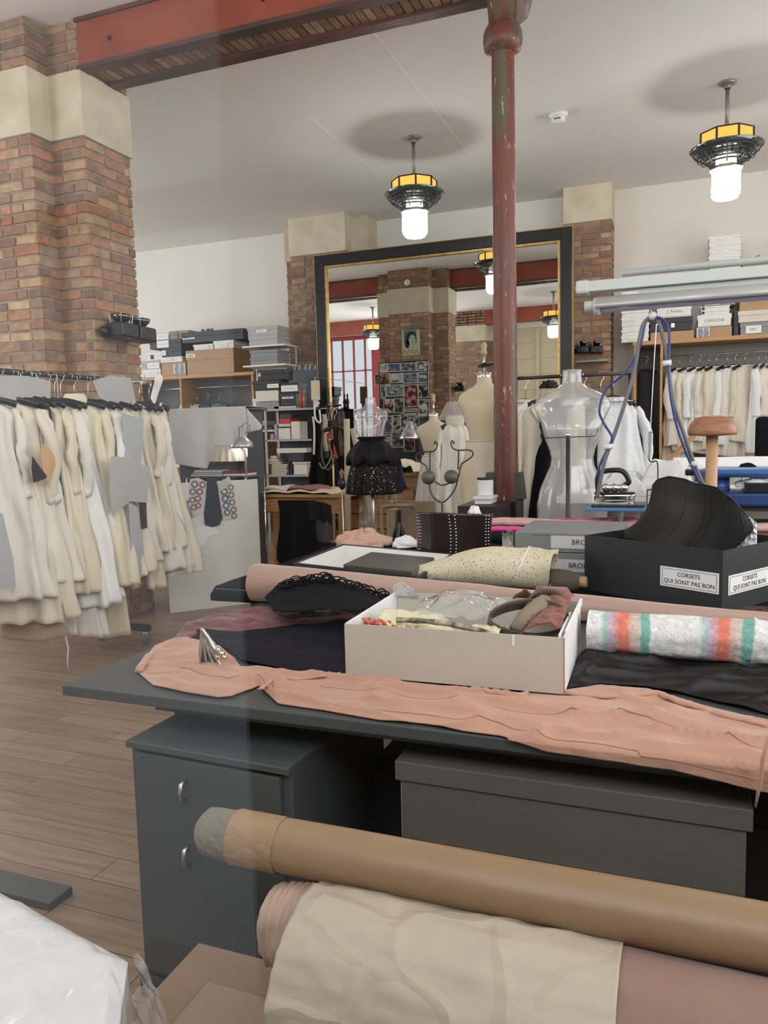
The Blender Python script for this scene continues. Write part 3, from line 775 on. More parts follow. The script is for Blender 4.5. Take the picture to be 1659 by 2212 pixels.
# ---------------- rolls across the foreground
def rollsurf(mb, p0, p1, r, amp, seed, nu=60, nv=40, kf=3.0, r1=None):
    p0 = Vector(p0); p1 = Vector(p1); ax = (p1-p0); Ln = ax.length; ax.normalize()
    a = ax.cross(Vector((0, 0, 1))).normalized(); b = a.cross(ax)
    r1 = r1 or r
    def fn(u, v):
        q = 2*PI*v; rr = r+(r1-r)*u
        d = amp*fbm(u*Ln*kf, math.cos(q)*kf*.6, math.sin(q)*kf*.6+seed, 3)
        return p0+ax*(Ln*u)+(a*math.cos(q)+b*math.sin(q))*(rr+d)
    mb.grid(fn, nu, nv); return fn
def spiral_end(mb, p0, p1, r, turns=4, th=.004, at=0):
    p0 = Vector(p0); p1 = Vector(p1); ax = (p1-p0).normalized()
    a = ax.cross(Vector((0, 0, 1))).normalized(); b = a.cross(ax)
    n = 24*turns; vs = []; fs = []
    for i in range(n+1):
        q = 2*PI*i/24; rr = r*(.15+.8*i/n); k = (.012 if i % 2 else 0)
        c = a*math.cos(q)+b*math.sin(q)
        vs += [p0+c*rr-ax*.004, p0+c*rr+ax*.03]
    for i in range(n): fs.append((2*i, 2*i+2, 2*i+3, 2*i+1))
    mb.add(vs, fs)
# brown paper tube
Yt = 1.33
L0, L1 = AY(512, 1782, Yt), AY(1720, 2072, Yt)
TUBE = mat('brown_kraft_paper_wrap', (0.285, 0.18, 0.098), .42, var=.06, vs=3, bump=.06, bs=120, wrinkle=.1, ws=5)
zt = (L0.z+AY(1659, 2057, Yt).z)/2
x0, x1 = L0.x, 1.1
t = thing('fabric_roll', 'long roll wrapped in shiny brown kraft paper lying across the foreground', 'fabric roll', ((x0+x1)/2, Yt, zt-.055))
rt = .0535
mb = MB(); rollsurf(mb, (x0, Yt, zt), (x1, Yt, zt), rt, .002, 3.3, 70, 48); mb.build('paper_wrap', TUBE, t, smooth=True)
pts0 = Vector((x0-.10, Yt, zt))
def endfn(u, v):
    q = 2*PI*v; rr = rt*(.86+.12*u)+.003*fbm(u*5, math.cos(q)*3, math.sin(q)*3)
    if u < .25: rr *= (u/.25)**.5
    return Vector((x0-.10+.115*u, Yt+math.cos(q)*rr, zt+math.sin(q)*rr*1.02))
mb = MB(); mb.grid(endfn, 16, 28); mb.build('cloth_end', mat('grey_green_muslin', (0.20, 0.185, 0.14), .8, wrinkle=.5, ws=20), t, smooth=True)
mb = MB()
rnd = random.Random(2)
# crinkles in the wrap near the left end
def crk(u, v):
    q = 2*PI*v; rr = rt+.0015+.003*abs(fbm(u*6, math.cos(q)*3, math.sin(q)*3+3))*(1-u)
    return Vector((x0+.0+.11*u, Yt+math.cos(q)*rr, zt+math.sin(q)*rr))
mb.grid(crk, 30, 60); mb.build('crinkled_paper_end', mat('crinkled_kraft', (0.33, 0.21, 0.115), .4, wrinkle=.25, ws=16, stretch=(1, 2, 2)), t, smooth=True)

# big bolt wrapped in creased pale paper
CPAP = mat('creased_pale_paper', (0.47, 0.405, 0.31), .62, var=.05, vs=2.5)
def crease(m, sc, st, dist=.02):
    nt = m.node_tree; N = nt.nodes; L = nt.links; b = N['Principled BSDF']
    tc = N.new('ShaderNodeTexCoord')
    n0 = N.new('ShaderNodeTexNoise'); n0.inputs['Scale'].default_value = 3; L.new(tc.outputs['Object'], n0.inputs['Vector'])
    mx = N.new('ShaderNodeMix'); mx.data_type = 'RGBA'; mx.inputs[0].default_value = .22; L.new(tc.outputs['Object'], mx.inputs[6]); L.new(n0.outputs['Color'], mx.inputs[7])
    prev = None
    for s, k in ((sc, .7), (sc*1.5, .45)):
        vo = N.new('ShaderNodeTexVoronoi'); vo.feature = 'F1' if s == sc else 'DISTANCE_TO_EDGE'; vo.inputs['Scale'].default_value = s; L.new(mx.outputs[2], vo.inputs['Vector'])
        bp = N.new('ShaderNodeBump'); bp.inputs['Strength'].default_value = st*k; bp.inputs['Distance'].default_value = dist
        rr_ = N.new('ShaderNodeValToRGB'); rr_.color_ramp.elements[0].position = 0; rr_.color_ramp.elements[1].position = 1 if s == sc else .10
        if s != sc: rr_.color_ramp.elements[0].color = (1, 1, 1, 1); rr_.color_ramp.elements[1].color = (0, 0, 0, 1)
        L.new(vo.outputs['Distance'], rr_.inputs[0]); L.new(rr_.outputs[0], bp.inputs['Height'])
        if prev: L.new(prev.outputs[0], bp.inputs['Normal'])
        prev = bp
    L.new(prev.outputs[0], b.inputs['Normal'])
crease(CPAP, 5, .55)
Yb, rb = 1.30, .165
zc = zt-rt-rb+.035
Yb = 1.22
pl = AY(610, 2120, Yb)
bx0 = AY(606, 2090, Yb-.1).x; bx1 = AY(1330, 2120, Yb-.1).x
t = thing('fabric_roll', 'thick fabric bolt wrapped in creased pale paper under the brown roll', 'fabric roll', ((bx0+bx1)/2, Yb, zc-rb))
mb = MB(); rollsurf(mb, (bx0, Yb, zc), (bx1, Yb, zc), rb, .012, 7.7, 110, 90, 9); mb.build('paper_wrap', CPAP, t, smooth=True, solid=.002)
PINKR = mat('dusty_rose_cloth', (0.27, 0.155, 0.12), .7, var=.05, wrinkle=.25, ws=5, sheen=.2)
mb = MB(); rollsurf(mb, (bx1-.05, Yb, zc), (1.0, Yb, zc), rb-.006, .012, 1.7, 60, 60, 3); mb.build('rolled_cloth', PINKR, t, smooth=True)
PLEAT = mat('blush_pleated_chiffon', (0.47, 0.33, 0.25), .6, var=.08, vs=9, stretch=(14, 1, 1), bump=.4, bs=8)
def plf(u, v):
    q = 2*PI*v; x = bx0-.120+.20*u
    rr = .064+.016*u+.012*fbm(u*3, math.cos(q)*2, math.sin(q)*2+5)+.004*abs(math.sin(u*42+fbm(u*4, q)*3))
    if u < .12: rr *= (u/.12)**.45
    return Vector((x, Yb+.05+math.cos(q)*rr, zc+.055+math.sin(q)*rr*1.15))
mb = MB(); mb.grid(plf, 80, 40); mb.build('pleated_end', PLEAT, t, smooth=True)
def plf2(u, v):
    q = 2*PI*v; x = bx0-.05+.10*u
    rr = .026+.012*u+.003*abs(math.sin(u*26))
    if u < .2: rr *= (u/.2)**.5
    return Vector((x, Yb-.03+math.cos(q)*rr, zc-.095+math.sin(q)*rr*.9))
mb = MB(); mb.grid(plf2, 40, 30); mb.build('lower_fabric_end', PLEAT, t, smooth=True)
# cardboard case carrying the bolts
zk = zc-rb-.001
kx0, ky1 = AZ(430, 2040, zk).x, AZ(430, 2040, zk).y
t = thing('cardboard_box', 'large flat cardboard case with a taped top carrying the paper wrapped rolls', 'box', (kx0+.6, 1.2, 0))
KR2 = mat('worn_kraft_case', (0.34, 0.245, 0.165), .5, var=.06, vs=2.5, bump=.08, bs=40)
MB().bb((kx0, .70, 0), (1.3, ky1, zk)).build('carton', KR2, t, bevel=.004)
mb = MB(); mb.bb((kx0-.002, .69, zk-.02), (kx0+.09, ky1+.002, zk+.0012)); mb.bb((kx0, ky1-.10, zk), (1.3, ky1+.003, zk+.0008)); mb.build('packing_tape', mat('brown_gloss_tape', (0.30, 0.205, 0.14), .2), t)

# ---------------- white plastic wrapped pack bottom left
WPL = mat('white_poly_sheet', (0.74, 0.76, 0.78), .25, var=.02, wrinkle=.5, ws=6, bump=.25, bs=14)
t = thing('wrapped_pack', 'bulky pack wrapped in glossy white plastic at the lower left corner', 'package', (-1.45, 1.0, 0))
ztop = .62
def PZ(px, py, z): return AZ(px, py, z)
cA, cB, cC, cD = PZ(-160, 1825, ztop), PZ(275, 2055, ztop), PZ(200, 2600, ztop), PZ(-500, 2400, ztop)
def wtop(u, v):
    a = cA.lerp(cB, u); b = cD.lerp(cC, u); p = a.lerp(b, v)
    e = min(u, 1-u, v, 1-v); rnd_ = .022*(1-min(1, e/.12))**2
    return Vector((p.x, p.y, ztop-rnd_+.022*fbm(p.x*5, p.y*5, 1.0)+.006*fbm(p.x*22, p.y*22)))
mb = MB(); mb.grid(wtop, 60, 50)
def skirt(a, b):
    def fn(u, v):
        uu = u
        p = a.lerp(b, uu); n = Vector((b.y-a.y, a.x-b.x, 0)).normalized()
        if (p+n*.1-Vector((-1.8, .7, 0))).length < (p-Vector((-1.8, .7, 0))).length: n = -n
        zt_ = ztop-.022
        z = zt_*(1-v)+.02*v
        off = .02*v+.02*fbm(u*7, v*5, 3)*min(1, v*4)
        return Vector((p.x+n.x*off, p.y+n.y*off, z))
    return fn
mb.grid(skirt(cA, cB), 40, 20); mb.grid(skirt(cB, cC), 50, 20)
mb.build('plastic_wrap', WPL, t, smooth=True)
CLR = film('clear_polythene', (.97, .97, .97), 1.6, 1.3, .22, .12)
def loose(u, v):
    p = cB.lerp(cC, u*.55-.03)
    z = ztop-.01-.42*v
    out = .05*math.sin(v*3.0)+.045*fbm(u*6, v*5, 9)
    return Vector((p.x+.03+out+.03*math.sin(u*12+v*5)*v, p.y+.05*v*math.sin(u*5), z+.02*fbm(u*8, v*8)))
mb = MB(); mb.grid(loose, 40, 40); mb.build('loose_clear_film', CLR, t, smooth=True)
MB().bb((-1.75, .72, 0), (-1.18, 1.18, .55)).build('inner_carton', KRAFT, t)
# grey strip on the floor near it
p = AZ(70, 1905, 0); q = AZ(140, 1945, 0)
t = MB().bb((p.x-.25, p.y-.12, 0), (q.x, q.y+.04, .03)).build('floor_strip', TABLEM, bevel=.004)
tag(t, 'low dark grey strip on the floor behind the white plastic pack', 'plinth')

# ---------------- cables at the right edge
p = AZ(1640, 1830, .03)
t = thing('power_strip', 'black power strip with white leads on the floor at the right edge', 'power strip', p)
MB().box((p.x+.02, p.y, .025), (.12, .30, .05)).build('housing', BLACKPL, t, bevel=.01)
MB().box((p.x+.01, p.y-.02, .0515), (.09, .14, .002)).build('rating_label', mat('yellow_rating_label', (0.45, 0.42, 0.25), .5, col2=(.2, .3, .35), vs=60), t)
def cable(pts, r, m, label):
    mb = MB()
    P = [Vector(x) for x in pts]; out = []
    for i in range(len(P)-1):
        a = P[max(0, i-1)]; b = P[i]; c = P[i+1]; d = P[min(len(P)-1, i+2)]
        for k in range(8):
            s = k/8; out.append(.5*((2*b)+(c-a)*s+(2*a-5*b+4*c-d)*s*s+(3*b-a-3*c+d)*s**3))
    out.append(P[-1]); mb.tube(out, r, 7)
    o = mb.build('cable', m, smooth=True); return tag(o, label, 'cable')
WC = mat('white_cable', (0.75, 0.75, 0.73), .4); GC = mat('grey_cable', (0.22, 0.22, 0.22), .45)
cable([AZ(1612, 1893, .01), AZ(1650, 1893, .01), AZ(1668, 1870, .012), AZ(1700, 1840, .02)], .006, WC, 'thick white cable on the floor below the power strip')
cable([p+Vector((0, .05, .03)), AZ(1632, 1780, .07), AZ(1625, 1755, .12), AZ(1640, 1765, .1), AZ(1700, 1800, .03)], .004, WC, 'white lead looping up from the power strip')
cable([p+Vector((.03, .08, .03)), AZ(1650, 1770, .10), AZ(1628, 1753, .16), AZ(1700, 1775, .12)], .005, GC, 'grey lead looping above the power strip')
# ================================================================ fabrics on the front table
def sm(x, a, b):
    t = max(0, min(1, (x-a)/(b-a))); return t*t*(3-2*t)
def drape(name, label, cat, top, bot, material, nu=90, nv=36, z=ZT, amp=.012, seed=0, fs=(2.2, 9), th=.003, edge_y=1.697, base=.004, group=None, ridge=0.0, vexp=1.0, hump=None):
    """cloth lying on the table between two outline curves (picture points carried onto the table plane);
    where it passes the table's front edge it hangs down in front of it"""
    def fn(u, v):
        a = lerp_curve(top, u); b = lerp_curve(bot, u)
        px = a[0]+(b[0]-a[0])*v**vexp; py = a[1]+(b[1]-a[1])*v**vexp
        p = AZ(px, py, z+base)
        if p.y < edge_y:
            q = AY(px, py, edge_y-.006); k = 1
            out = .010*fbm(q.x*9, q.z*9, seed)
            return Vector((q.x, q.y-abs(out)-.001, min(q.z, z+base)))
        e = min(u, 1-u)*14; e2 = min(v, 1-v)*6; w = min(1, e)*min(1, e2+.12)
        f = fbm(p.x*fs[0]+seed, p.y*fs[1]+seed*2, seed, 3)
        f2 = 1-abs(fbm(p.x*fs[0]*1.3+seed*3, p.y*fs[1]*1.2, seed+4, 2))*3.0
        h = amp*(f+.6)+ridge*max(0, f2)**2
        if hump: h += hump(u, v, p)
        return Vector((p.x, p.y, z+base+max(0, h)*w))
    mb = MB(); mb.grid(fn, nu, nv)
    o = mb.build(name, material, smooth=True, solid=th)
    tag(o, label, cat, group); DF[o.name] = fn; return o

DF = {}
PEACH = mat('peach_cotton', (0.46, 0.25, 0.17), .8, var=.05, vs=5, bump=.25, bs=220, sheen=.25, wrinkle=.18, ws=10)
peach = drape('peach_garment', 'long peach cotton garment spread along the front edge of the work table', 'garment',
   [(300, 1440), (335, 1395), (400, 1370), (460, 1385), (520, 1440), (600, 1455), (745, 1458), (1000, 1490), (1100, 1500), (1215, 1492), (1300, 1480), (1400, 1490), (1500, 1520), (1659, 1560), (1850, 1600)],
   [(298, 1452), (330, 1480), (400, 1497), (470, 1508), (500, 1506), (560, 1482), (600, 1520), (700, 1535), (820, 1556), (920, 1565), (1000, 1580), (1080, 1590), (1180, 1622), (1300, 1640), (1450, 1662), (1659, 1712), (1850, 1758)],
   PEACH, 260, 60, amp=.016, seed=2.2, fs=(2.6, 11), ridge=.020)
# stitched seam, knot ties and hem ridge as parts
def on_table_tube(name, pts, r, m, parent, z=ZT, up=.014, noise_=0.0, sq=.5):
    P = []
    for i in range(len(pts)-1):
        for k in range(6):
            s = k/6; P.append((pts[i][0]+(pts[i+1][0]-pts[i][0])*s, pts[i][1]+(pts[i+1][1]-pts[i][1])*s))
    P.append(pts[-1]); out = []
    for (px, py) in P:
        p = AZ(px, py, z+up)
        if p.y < 1.70: p = AY(px, py, 1.676)
        p.z += noise_*fbm(p.x*30, p.y*30); out.append(p)
    mb = MB(); mb.tube(out, r, 8, sq=sq); return mb.build(name, m, parent, smooth=True)
PEACHD = mat('dark_peach_seam', (0.33, 0.155, 0.10), .9)  # darker peach for the stitched seams
pfn = DF[peach.name]
for nm, u0, u1, vv in (('seam', .27, .93, .46), ('hem_stitching', .25, .93, .86), ('side_seam', .02, .22, .7)):
    mb = MB(); mb.tube([pfn(u0+(u1-u0)*i/150, vv+.008*math.sin(i*.07))+Vector((0, -.001, .0012)) for i in range(151)], .0014, 6)
    mb.build(nm, PEACHD, peach, smooth=True)
on_table_tube('hem_fold', [(1215, 1493), (1300, 1505), (1420, 1497), (1480, 1520), (1560, 1545), (1659, 1565)], .013, PEACH, peach, up=.018, noise_=.01)
on_table_tube('tie_strap', [(560, 1490), (590, 1468), (640, 1466), (700, 1462), (735, 1455)], .007, PEACH, peach, up=.024, noise_=.01)
on_table_tube('knotted_tie', [(1020, 1484), (1060, 1494), (1100, 1502), (1140, 1496)], .010, PEACH, peach, up=.022, noise_=.012)
mb = MB(); mb.tube([AY(1662, 1590, 1.66), AY(1648, 1640, 1.655), AY(1640, 1700, 1.655), AY(1632, 1742, 1.66)], [.012, .013, .011, .006], 8, sq=.35); mb.build('hanging_tie', PEACH, peach, smooth=True)
on_table_tube('rolled_edge', [(300, 1448), (322, 1415), (350, 1398), (420, 1392), (470, 1405), (500, 1425)], .014, PEACH, peach, up=.014, noise_=.01)

DNAVY = mat('black_navy_crepe', (0.010, 0.010, 0.014), .8, spec=.15, wrinkle=.3, ws=8)
drape('black_garment', 'black crepe garment lying between the maroon cloth and the white box', 'garment',
   [(400, 1378), (425, 1362), (520, 1365), (600, 1352), (640, 1348), (700, 1345), (740, 1330), (752, 1340)],
   [(440, 1392), (490, 1400), (520, 1425), (580, 1438), (640, 1452), (700, 1458), (745, 1466), (760, 1460)],
   DNAVY, 90, 34, amp=.014, seed=5.1, ridge=.008, base=.012)
mb = MB()
drape('black_fabric', 'heap of wavy black fabric right of the white box, under the lace roll', 'fabric',
   [(1235, 1425), (1300, 1405), (1420, 1425), (1500, 1432), (1659, 1430), (1800, 1440)],
   [(1222, 1488), (1290, 1480), (1400, 1487), (1480, 1500), (1560, 1520), (1659, 1542), (1800, 1560)],
   mat('black_silk', (0.008, 0.006, 0.007), .45, spec=.32, wrinkle=.15, ws=5), 130, 60, amp=.022, seed=8.8, fs=(1.6, 12), ridge=.032, base=.006)
MAR = mat('maroon_voile', (0.155, 0.045, 0.05), .75, var=.12, vs=6, sheen=.2, wrinkle=.3, ws=9)
drape('maroon_cloth', 'crumpled maroon voile cloth with frilled edge on the left of the table', 'fabric',
   [(380, 1372), (420, 1342), (500, 1325), (560, 1313), (620, 1318), (660, 1315), (720, 1330), (768, 1330)],
   [(384, 1390), (430, 1376), (500, 1368), (580, 1366), (640, 1352), (700, 1350), (740, 1340), (770, 1335)],
   MAR, 100, 34, amp=.014, seed=3.3, fs=(5, 10), ridge=.014, base=.010)
# glossy ribbon-like strap over the black garment
# silver sculpted clip
def heel():
    base = AZ(455, 1440, ZT+.022)
    t = thing('metal_sculpture', 'pointed silver fan-shaped ornament standing on the peach garment', 'ornament', base)
    SV = mat('polished_nickel', (0.62, 0.58, 0.52), .14, 1.0)
    DK = mat('dark_brushed_nickel', (0.10, 0.095, 0.085), .3, .9)
    for i in range(4):
        k = i/3
        pts = []
        for j in range(14):
            s = j/13
            # from apex down to the base, fanning out
            px = 436+6*i*.2+(-4+18*k)*s+(k*26)*s**1.5; py = 1356+84*s+3*k
            p = AY(px, py, base.y+.0+.012*k); pts.append(p)
        MB().tube(pts, [.0022+.0035*math.sin(PI*j/13) for j in range(14)], 8).build('curved_blade', SV, t, smooth=True)
    def web(u, v):
        px = 436+(-3+0*u)*v+(u*44)*v**1.3; py = 1358+82*v
        return AY(px, py, base.y+.004+.016*u)
    mb = MB(); mb.grid(web, 8, 12); mb.build('dark_web', DK, t, smooth=True, solid=.002)
    MB().tube([AY(436, 1356, base.y), AY(447, 1375, base.y+.01), AY(462, 1398, base.y+.015), AY(480, 1420, base.y)], [.003, .008, .011, .009], 8).build('spine', SV, t, smooth=True)
    mb = MB()
    for (a, b_, r) in ((470, 1404, .010), (478, 1412, .011), (484, 1420, .009), (474, 1420, .009)): mb.ball(AY(a, b_, base.y-.004), r, 6)
    mb.tube([AY(468, 1400, base.y), AY(486, 1424, base.y-.004)], .008, 6)
    mb.build('knuckle_clasp', SV, t, smooth=True)
heel()
# black knotted lace
t = thing('lace_shawl', 'heap of knotted black cord lace behind the maroon cloth', 'lace', AZ(690, 1300, ZT))
rnd = random.Random(12)
lc = MB()
env = [(600, 1265), (640, 1250), (665, 1243), (700, 1240), (730, 1246), (760, 1256), (790, 1268), (830, 1278), (860, 1285)]
for i in range(64):
    u = i/63; a = lerp_curve(env, u*.98); c = AZ(a[0], a[1]+18, ZT)
    cz = ZT+.045+.035*math.sin(u*PI)+rnd.uniform(-.015, .02)
    q = AY(a[0]+rnd.uniform(-6, 6), a[1]+rnd.uniform(2, 26), 2.72+rnd.uniform(-.05, .06))
    r = rnd.uniform(.014, .026); ax = Matrix.Rotation(rnd.uniform(-.5, .5), 3, 'Z') @ Matrix.Rotation(rnd.uniform(.2, 1.3), 3, 'X')
    pts = [q+ax @ Vector((r*1.3*math.cos(2*PI*k/14), r*math.sin(2*PI*k/14), 0)) for k in range(15)]
    lc.tube(pts, .0028, 5, caps=False)
lc.build('cord_loops', BLACKF, t, smooth=True)
def lf(u, v):
    a = lerp_curve([(572, 1290), (600, 1265), (650, 1252), (700, 1250), (760, 1262), (810, 1285)], u); b = lerp_curve([(590, 1318), (640, 1322), (700, 1316), (760, 1320), (800, 1318), (840, 1312)], u)
    px = a[0]+(b[0]-a[0])*v; py = a[1]+(b[1]-a[1])*v
    y = 2.74-.35*v; p = AY(px, py, y); p.z = max(ZT+.006, p.z)+.012*fbm(px*.08, py*.08); return p
mb = MB(); mb.grid(lf, 50, 26); mb.build('netting', BLACKF, t, smooth=True, solid=.003)
mb = MB()
for i in range(26):
    px = rnd.choice([rnd.uniform(590, 640), rnd.uniform(650, 700)]); py = rnd.uniform(1298, 1318)
    p = AZ(px, py, ZT+.035); mb.ball((p.x, p.y, p.z), (.007, .004, .003), 4, Matrix.Identity(4))
o_ = mb.build('white_flecks', WHITE, t, smooth=True); o_['kind'] = 'stuff'
# white satin piece
SAT = mat('silver_white_satin', (0.70, 0.69, 0.67), .35, sheen=.3, wrinkle=.3, ws=7)
drape('satin_piece', 'folded silvery white satin piece between the black lace and the glitter cap', 'fabric',
   [(655, 1300), (675, 1283), (700, 1272), (722, 1280), (738, 1295)], [(660, 1312), (685, 1322), (705, 1325), (722, 1330), (734, 1328)],
   SAT, 40, 30, amp=.02, seed=6.6, fs=(8, 8), ridge=.02, base=.02, hump=lambda u, v, p: .03*math.sin(PI*u)*math.sin(PI*min(1, v*1.2)))
# glitter cap
GL = mat('copper_glitter', (0.20, 0.145, 0.11), .35, .35, col2=(0.62, 0.50, 0.40), vs=260, bump=.9, bs=260)
c = AZ(776, 1312, ZT+.01)
t = thing('glitter_cap', 'rounded copper glitter covered cap leaning against the open white box', 'cap', c)
def gl(u, v):
    q = 2*PI*v; rr = math.sin(u*PI/2)
    return Vector((c.x+.066*rr*math.cos(q), c.y+.02-.03*math.cos(u*PI/2), c.z+.048+.058*rr*math.sin(q)))
mb = MB(); mb.grid(gl, 14, 40); mb.build('shell', GL, t, smooth=True, solid=.004)

# pink roll of lining along the rear of the front table
PINK = mat('dusty_pink_lining', (0.41, 0.27, 0.215), .7, var=.04, vs=3, sheen=.3, wrinkle=.22, ws=4)
yr = 2.88; rr0 = .082
xl = AY(552, 1262, yr).x
t = thing('fabric_roll', 'long dusty pink fabric roll along the rear edge of the front table', 'fabric roll', ((xl+1.6)/2, yr, ZT))
mb = MB(); rollsurf(mb, (xl, yr, ZT+rr0), (1.2, yr-.03, ZT+.016), rr0, .014, 4.1, 110, 40, 2.0, r1=.016)
mb.build('rolled_cloth', PINK, t, smooth=True)
mb = MB(); spiral_end(mb, (xl+.01, yr, ZT+rr0), (1, yr, ZT+rr0), rr0, 3); mb.build('rolled_end', mat('pink_lining_end', (0.38, 0.27, 0.22), .8), t, smooth=True)

# lace roll with coloured stripes
LC = bpy.data.materials.new('striped_white_lace'); LC.use_nodes = True
nt = LC.node_tree; N = nt.nodes; L = nt.links; b = N['Principled BSDF']; b.inputs['Roughness'].default_value = .8
tc = N.new('ShaderNodeTexCoord'); sx = N.new('ShaderNodeSeparateXYZ'); L.new(tc.outputs['Object'], sx.inputs[0])
nz = N.new('ShaderNodeTexNoise'); nz.inputs['Scale'].default_value = 6; L.new(tc.outputs['Object'], nz.inputs['Vector'])
ad = N.new('ShaderNodeMath'); ad.operation = 'MULTIPLY_ADD'; ad.inputs[1].default_value = .05; L.new(nz.outputs[0], ad.inputs[0]); L.new(sx.outputs[0], ad.inputs[2])
mo = N.new('ShaderNodeMath'); mo.operation = 'PINGPONG' if False else 'FRACT'
sc_ = N.new('ShaderNodeMath'); sc_.operation = 'MULTIPLY_ADD'; sc_.inputs[1].default_value = 1/.28; sc_.inputs[2].default_value = 10.942; L.new(ad.outputs[0], sc_.inputs[0]); L.new(sc_.outputs[0], mo.inputs[0])
rp = N.new('ShaderNodeValToRGB'); rp.color_ramp.interpolation = 'LINEAR'; e = rp.color_ramp.elements
cols = [(0, (.86, .86, .84)), (.22, (.86, .86, .84)), (.27, (.42, .66, .60)), (.32, (.62, .48, .58)), (.38, (.66, .40, .42)), (.42, (.86, .23, .15)), (.50, (.84, .25, .17)), (.54, (.74, .52, .44)), (.62, (.70, .62, .56)), (.64, (.22, .50, .42)), (.72, (.25, .52, .44)), (.74, (.86, .86, .84))]
e[0].position = 0; e[0].color = (*cols[0][1], 1); e[1].position = 1; e[1].color = (.86, .86, .84, 1)
for p_, c_ in cols[1:]:
    x = e.new(p_); x.color = (*c_, 1)
L.new(mo.outputs[0], rp.inputs[0])
vo = N.new('ShaderNodeTexVoronoi'); vo.inputs['Scale'].default_value = 42; L.new(tc.outputs['Object'], vo.inputs['Vector'])
vo2 = N.new('ShaderNodeTexVoronoi'); vo2.inputs['Scale'].default_value = 260; L.new(tc.outputs['Object'], vo2.inputs['Vector'])
r2 = N.new('ShaderNodeValToRGB'); r2.color_ramp.elements[0].position = .10; r2.color_ramp.elements[0].color = (1.05, 1.05, 1.05, 1); r2.color_ramp.elements[1].position = .62; r2.color_ramp.elements[1].color = (.80, .79, .77, 1); L.new(vo.outputs[0], r2.inputs[0])
r3 = N.new('ShaderNodeValToRGB'); r3.color_ramp.elements[0].position = .35; r3.color_ramp.elements[0].color = (1, 1, 1, 1); r3.color_ramp.elements[1].position = .7; r3.color_ramp.elements[1].color = (.68, .67, .66, 1); L.new(vo2.outputs[0], r3.inputs[0])
m1 = N.new('ShaderNodeMix'); m1.data_type = 'RGBA'; m1.blend_type = 'MULTIPLY'; m1.inputs[0].default_value = .75; L.new(rp.outputs[0], m1.inputs[6]); L.new(r2.outputs[0], m1.inputs[7])
m2 = N.new('ShaderNodeMix'); m2.data_type = 'RGBA'; m2.blend_type = 'MULTIPLY'; m2.inputs[0].default_value = .8; L.new(m1.outputs[2], m2.inputs[6]); L.new(r3.outputs[0], m2.inputs[7])
L.new(m2.outputs[2], b.inputs['Base Color'])
bp = N.new('ShaderNodeBump'); bp.inputs['Strength'].default_value = .6; bp.inputs['Distance'].default_value = .004; bp.invert = True; L.new(vo.outputs[0], bp.inputs['Height']); L.new(bp.outputs[0], b.inputs['Normal'])
yl = 2.40; rl = .066
xl = -.262
t = thing('fabric_roll', 'white floral lace roll with coral, lilac and mint stripes beside the open white box', 'fabric roll', (0, yl, ZT+.012))
def lacef(u, v):
    q = 2*PI*v; x = xl+1.5*u
    rr = rl+.012*fbm(x*3, math.cos(q)*1.5, math.sin(q)*1.5+2)+.004*fbm(x*14, math.cos(q)*4, math.sin(q)*4)
    for xs in (.19, .44, .7):
        d = x-xs-.02*math.sin(q); rr += .010*math.exp(-(d/.02)**2)*(1 if d < 0 else .2)
    return Vector((x, yl-.01*u+math.cos(q)*rr*1.05, ZT+.018+rl+math.sin(q)*rr))
mb = MB(); mb.grid(lacef, 200, 48); mb.build('rolled_lace', LC, t, smooth=True)
mb = MB(); spiral_end(mb, (xl+.01, yl, ZT+.018+rl), (1, yl, ZT+.018+rl), rl, 3); mb.build('rolled_end', WHITEF, t, smooth=True)

# ================================================================ open white cardboard box
WOUT = mat('shaded_white_card', (0.52, 0.47, 0.40), .6, var=.03, vs=4, bump=.1, bs=60)  # shade on the white outer faces is put into this tan base
WIN = mat('white_card_inside', (0.86, 0.86, 0.86), .6)
fl, fr_, br_ = AZ(747, 1458, ZT+.014), AZ(1219, 1500, ZT+.014), AZ(1252, 1405, ZT+.014)
ex = (fr_-fl); wdt = ex.length; ex.normalize(); ey = Vector((0, 0, 1)).cross(ex); dpt = .44; hb = .152
M = frame3(fl, ex, (0, 0, 1))
t = thing('cardboard_box', 'open white cardboard box of trimmings in the middle of the front table', 'box', fl)
MB().bb((0, 0, 0), (wdt, .004, hb), M).build('front_panel', WOUT, t)
MB().bb((0, dpt-.004, 0), (wdt, dpt, hb+.004), M).build('rear_panel', WOUT, t)
MB().bb((0, .004, 0), (.004, dpt-.004, hb), M).build('left_panel', WIN, t)
MB().bb((wdt-.004, .004, 0), (wdt, dpt-.004, hb), M).build('right_panel', WIN, t)
MB().bb((.004, .004, 0), (wdt-.004, dpt-.004, .004), M).build('bottom_panel', WIN, t)
MB().bb((.006, .0045, .006), (.012, dpt-.006, hb+.004), M).build('left_flap', WIN, t)
mb = MB(); mb.bb((wdt-.016, .006, .02), (wdt-.010, dpt*.62, hb+.006), M); mb.bb((wdt-.001, .02, hb-.004), (wdt+.006, dpt-.01, hb+.014), M); mb.build('right_flap', WIN, t)
mb = MB(); mb.bb((wdt-.002, -.001, 0), (wdt+.0012, .003, hb), M); mb.build('cut_edge', KRAFT, t)
MB().bb((wdt*.78, -.0012, hb-.03), (wdt*.79, .0, hb), M).build('torn_tape', WHITE, t)
def inbox(u, v, z): return M @ Vector((u*wdt, v*dpt, z+.046))
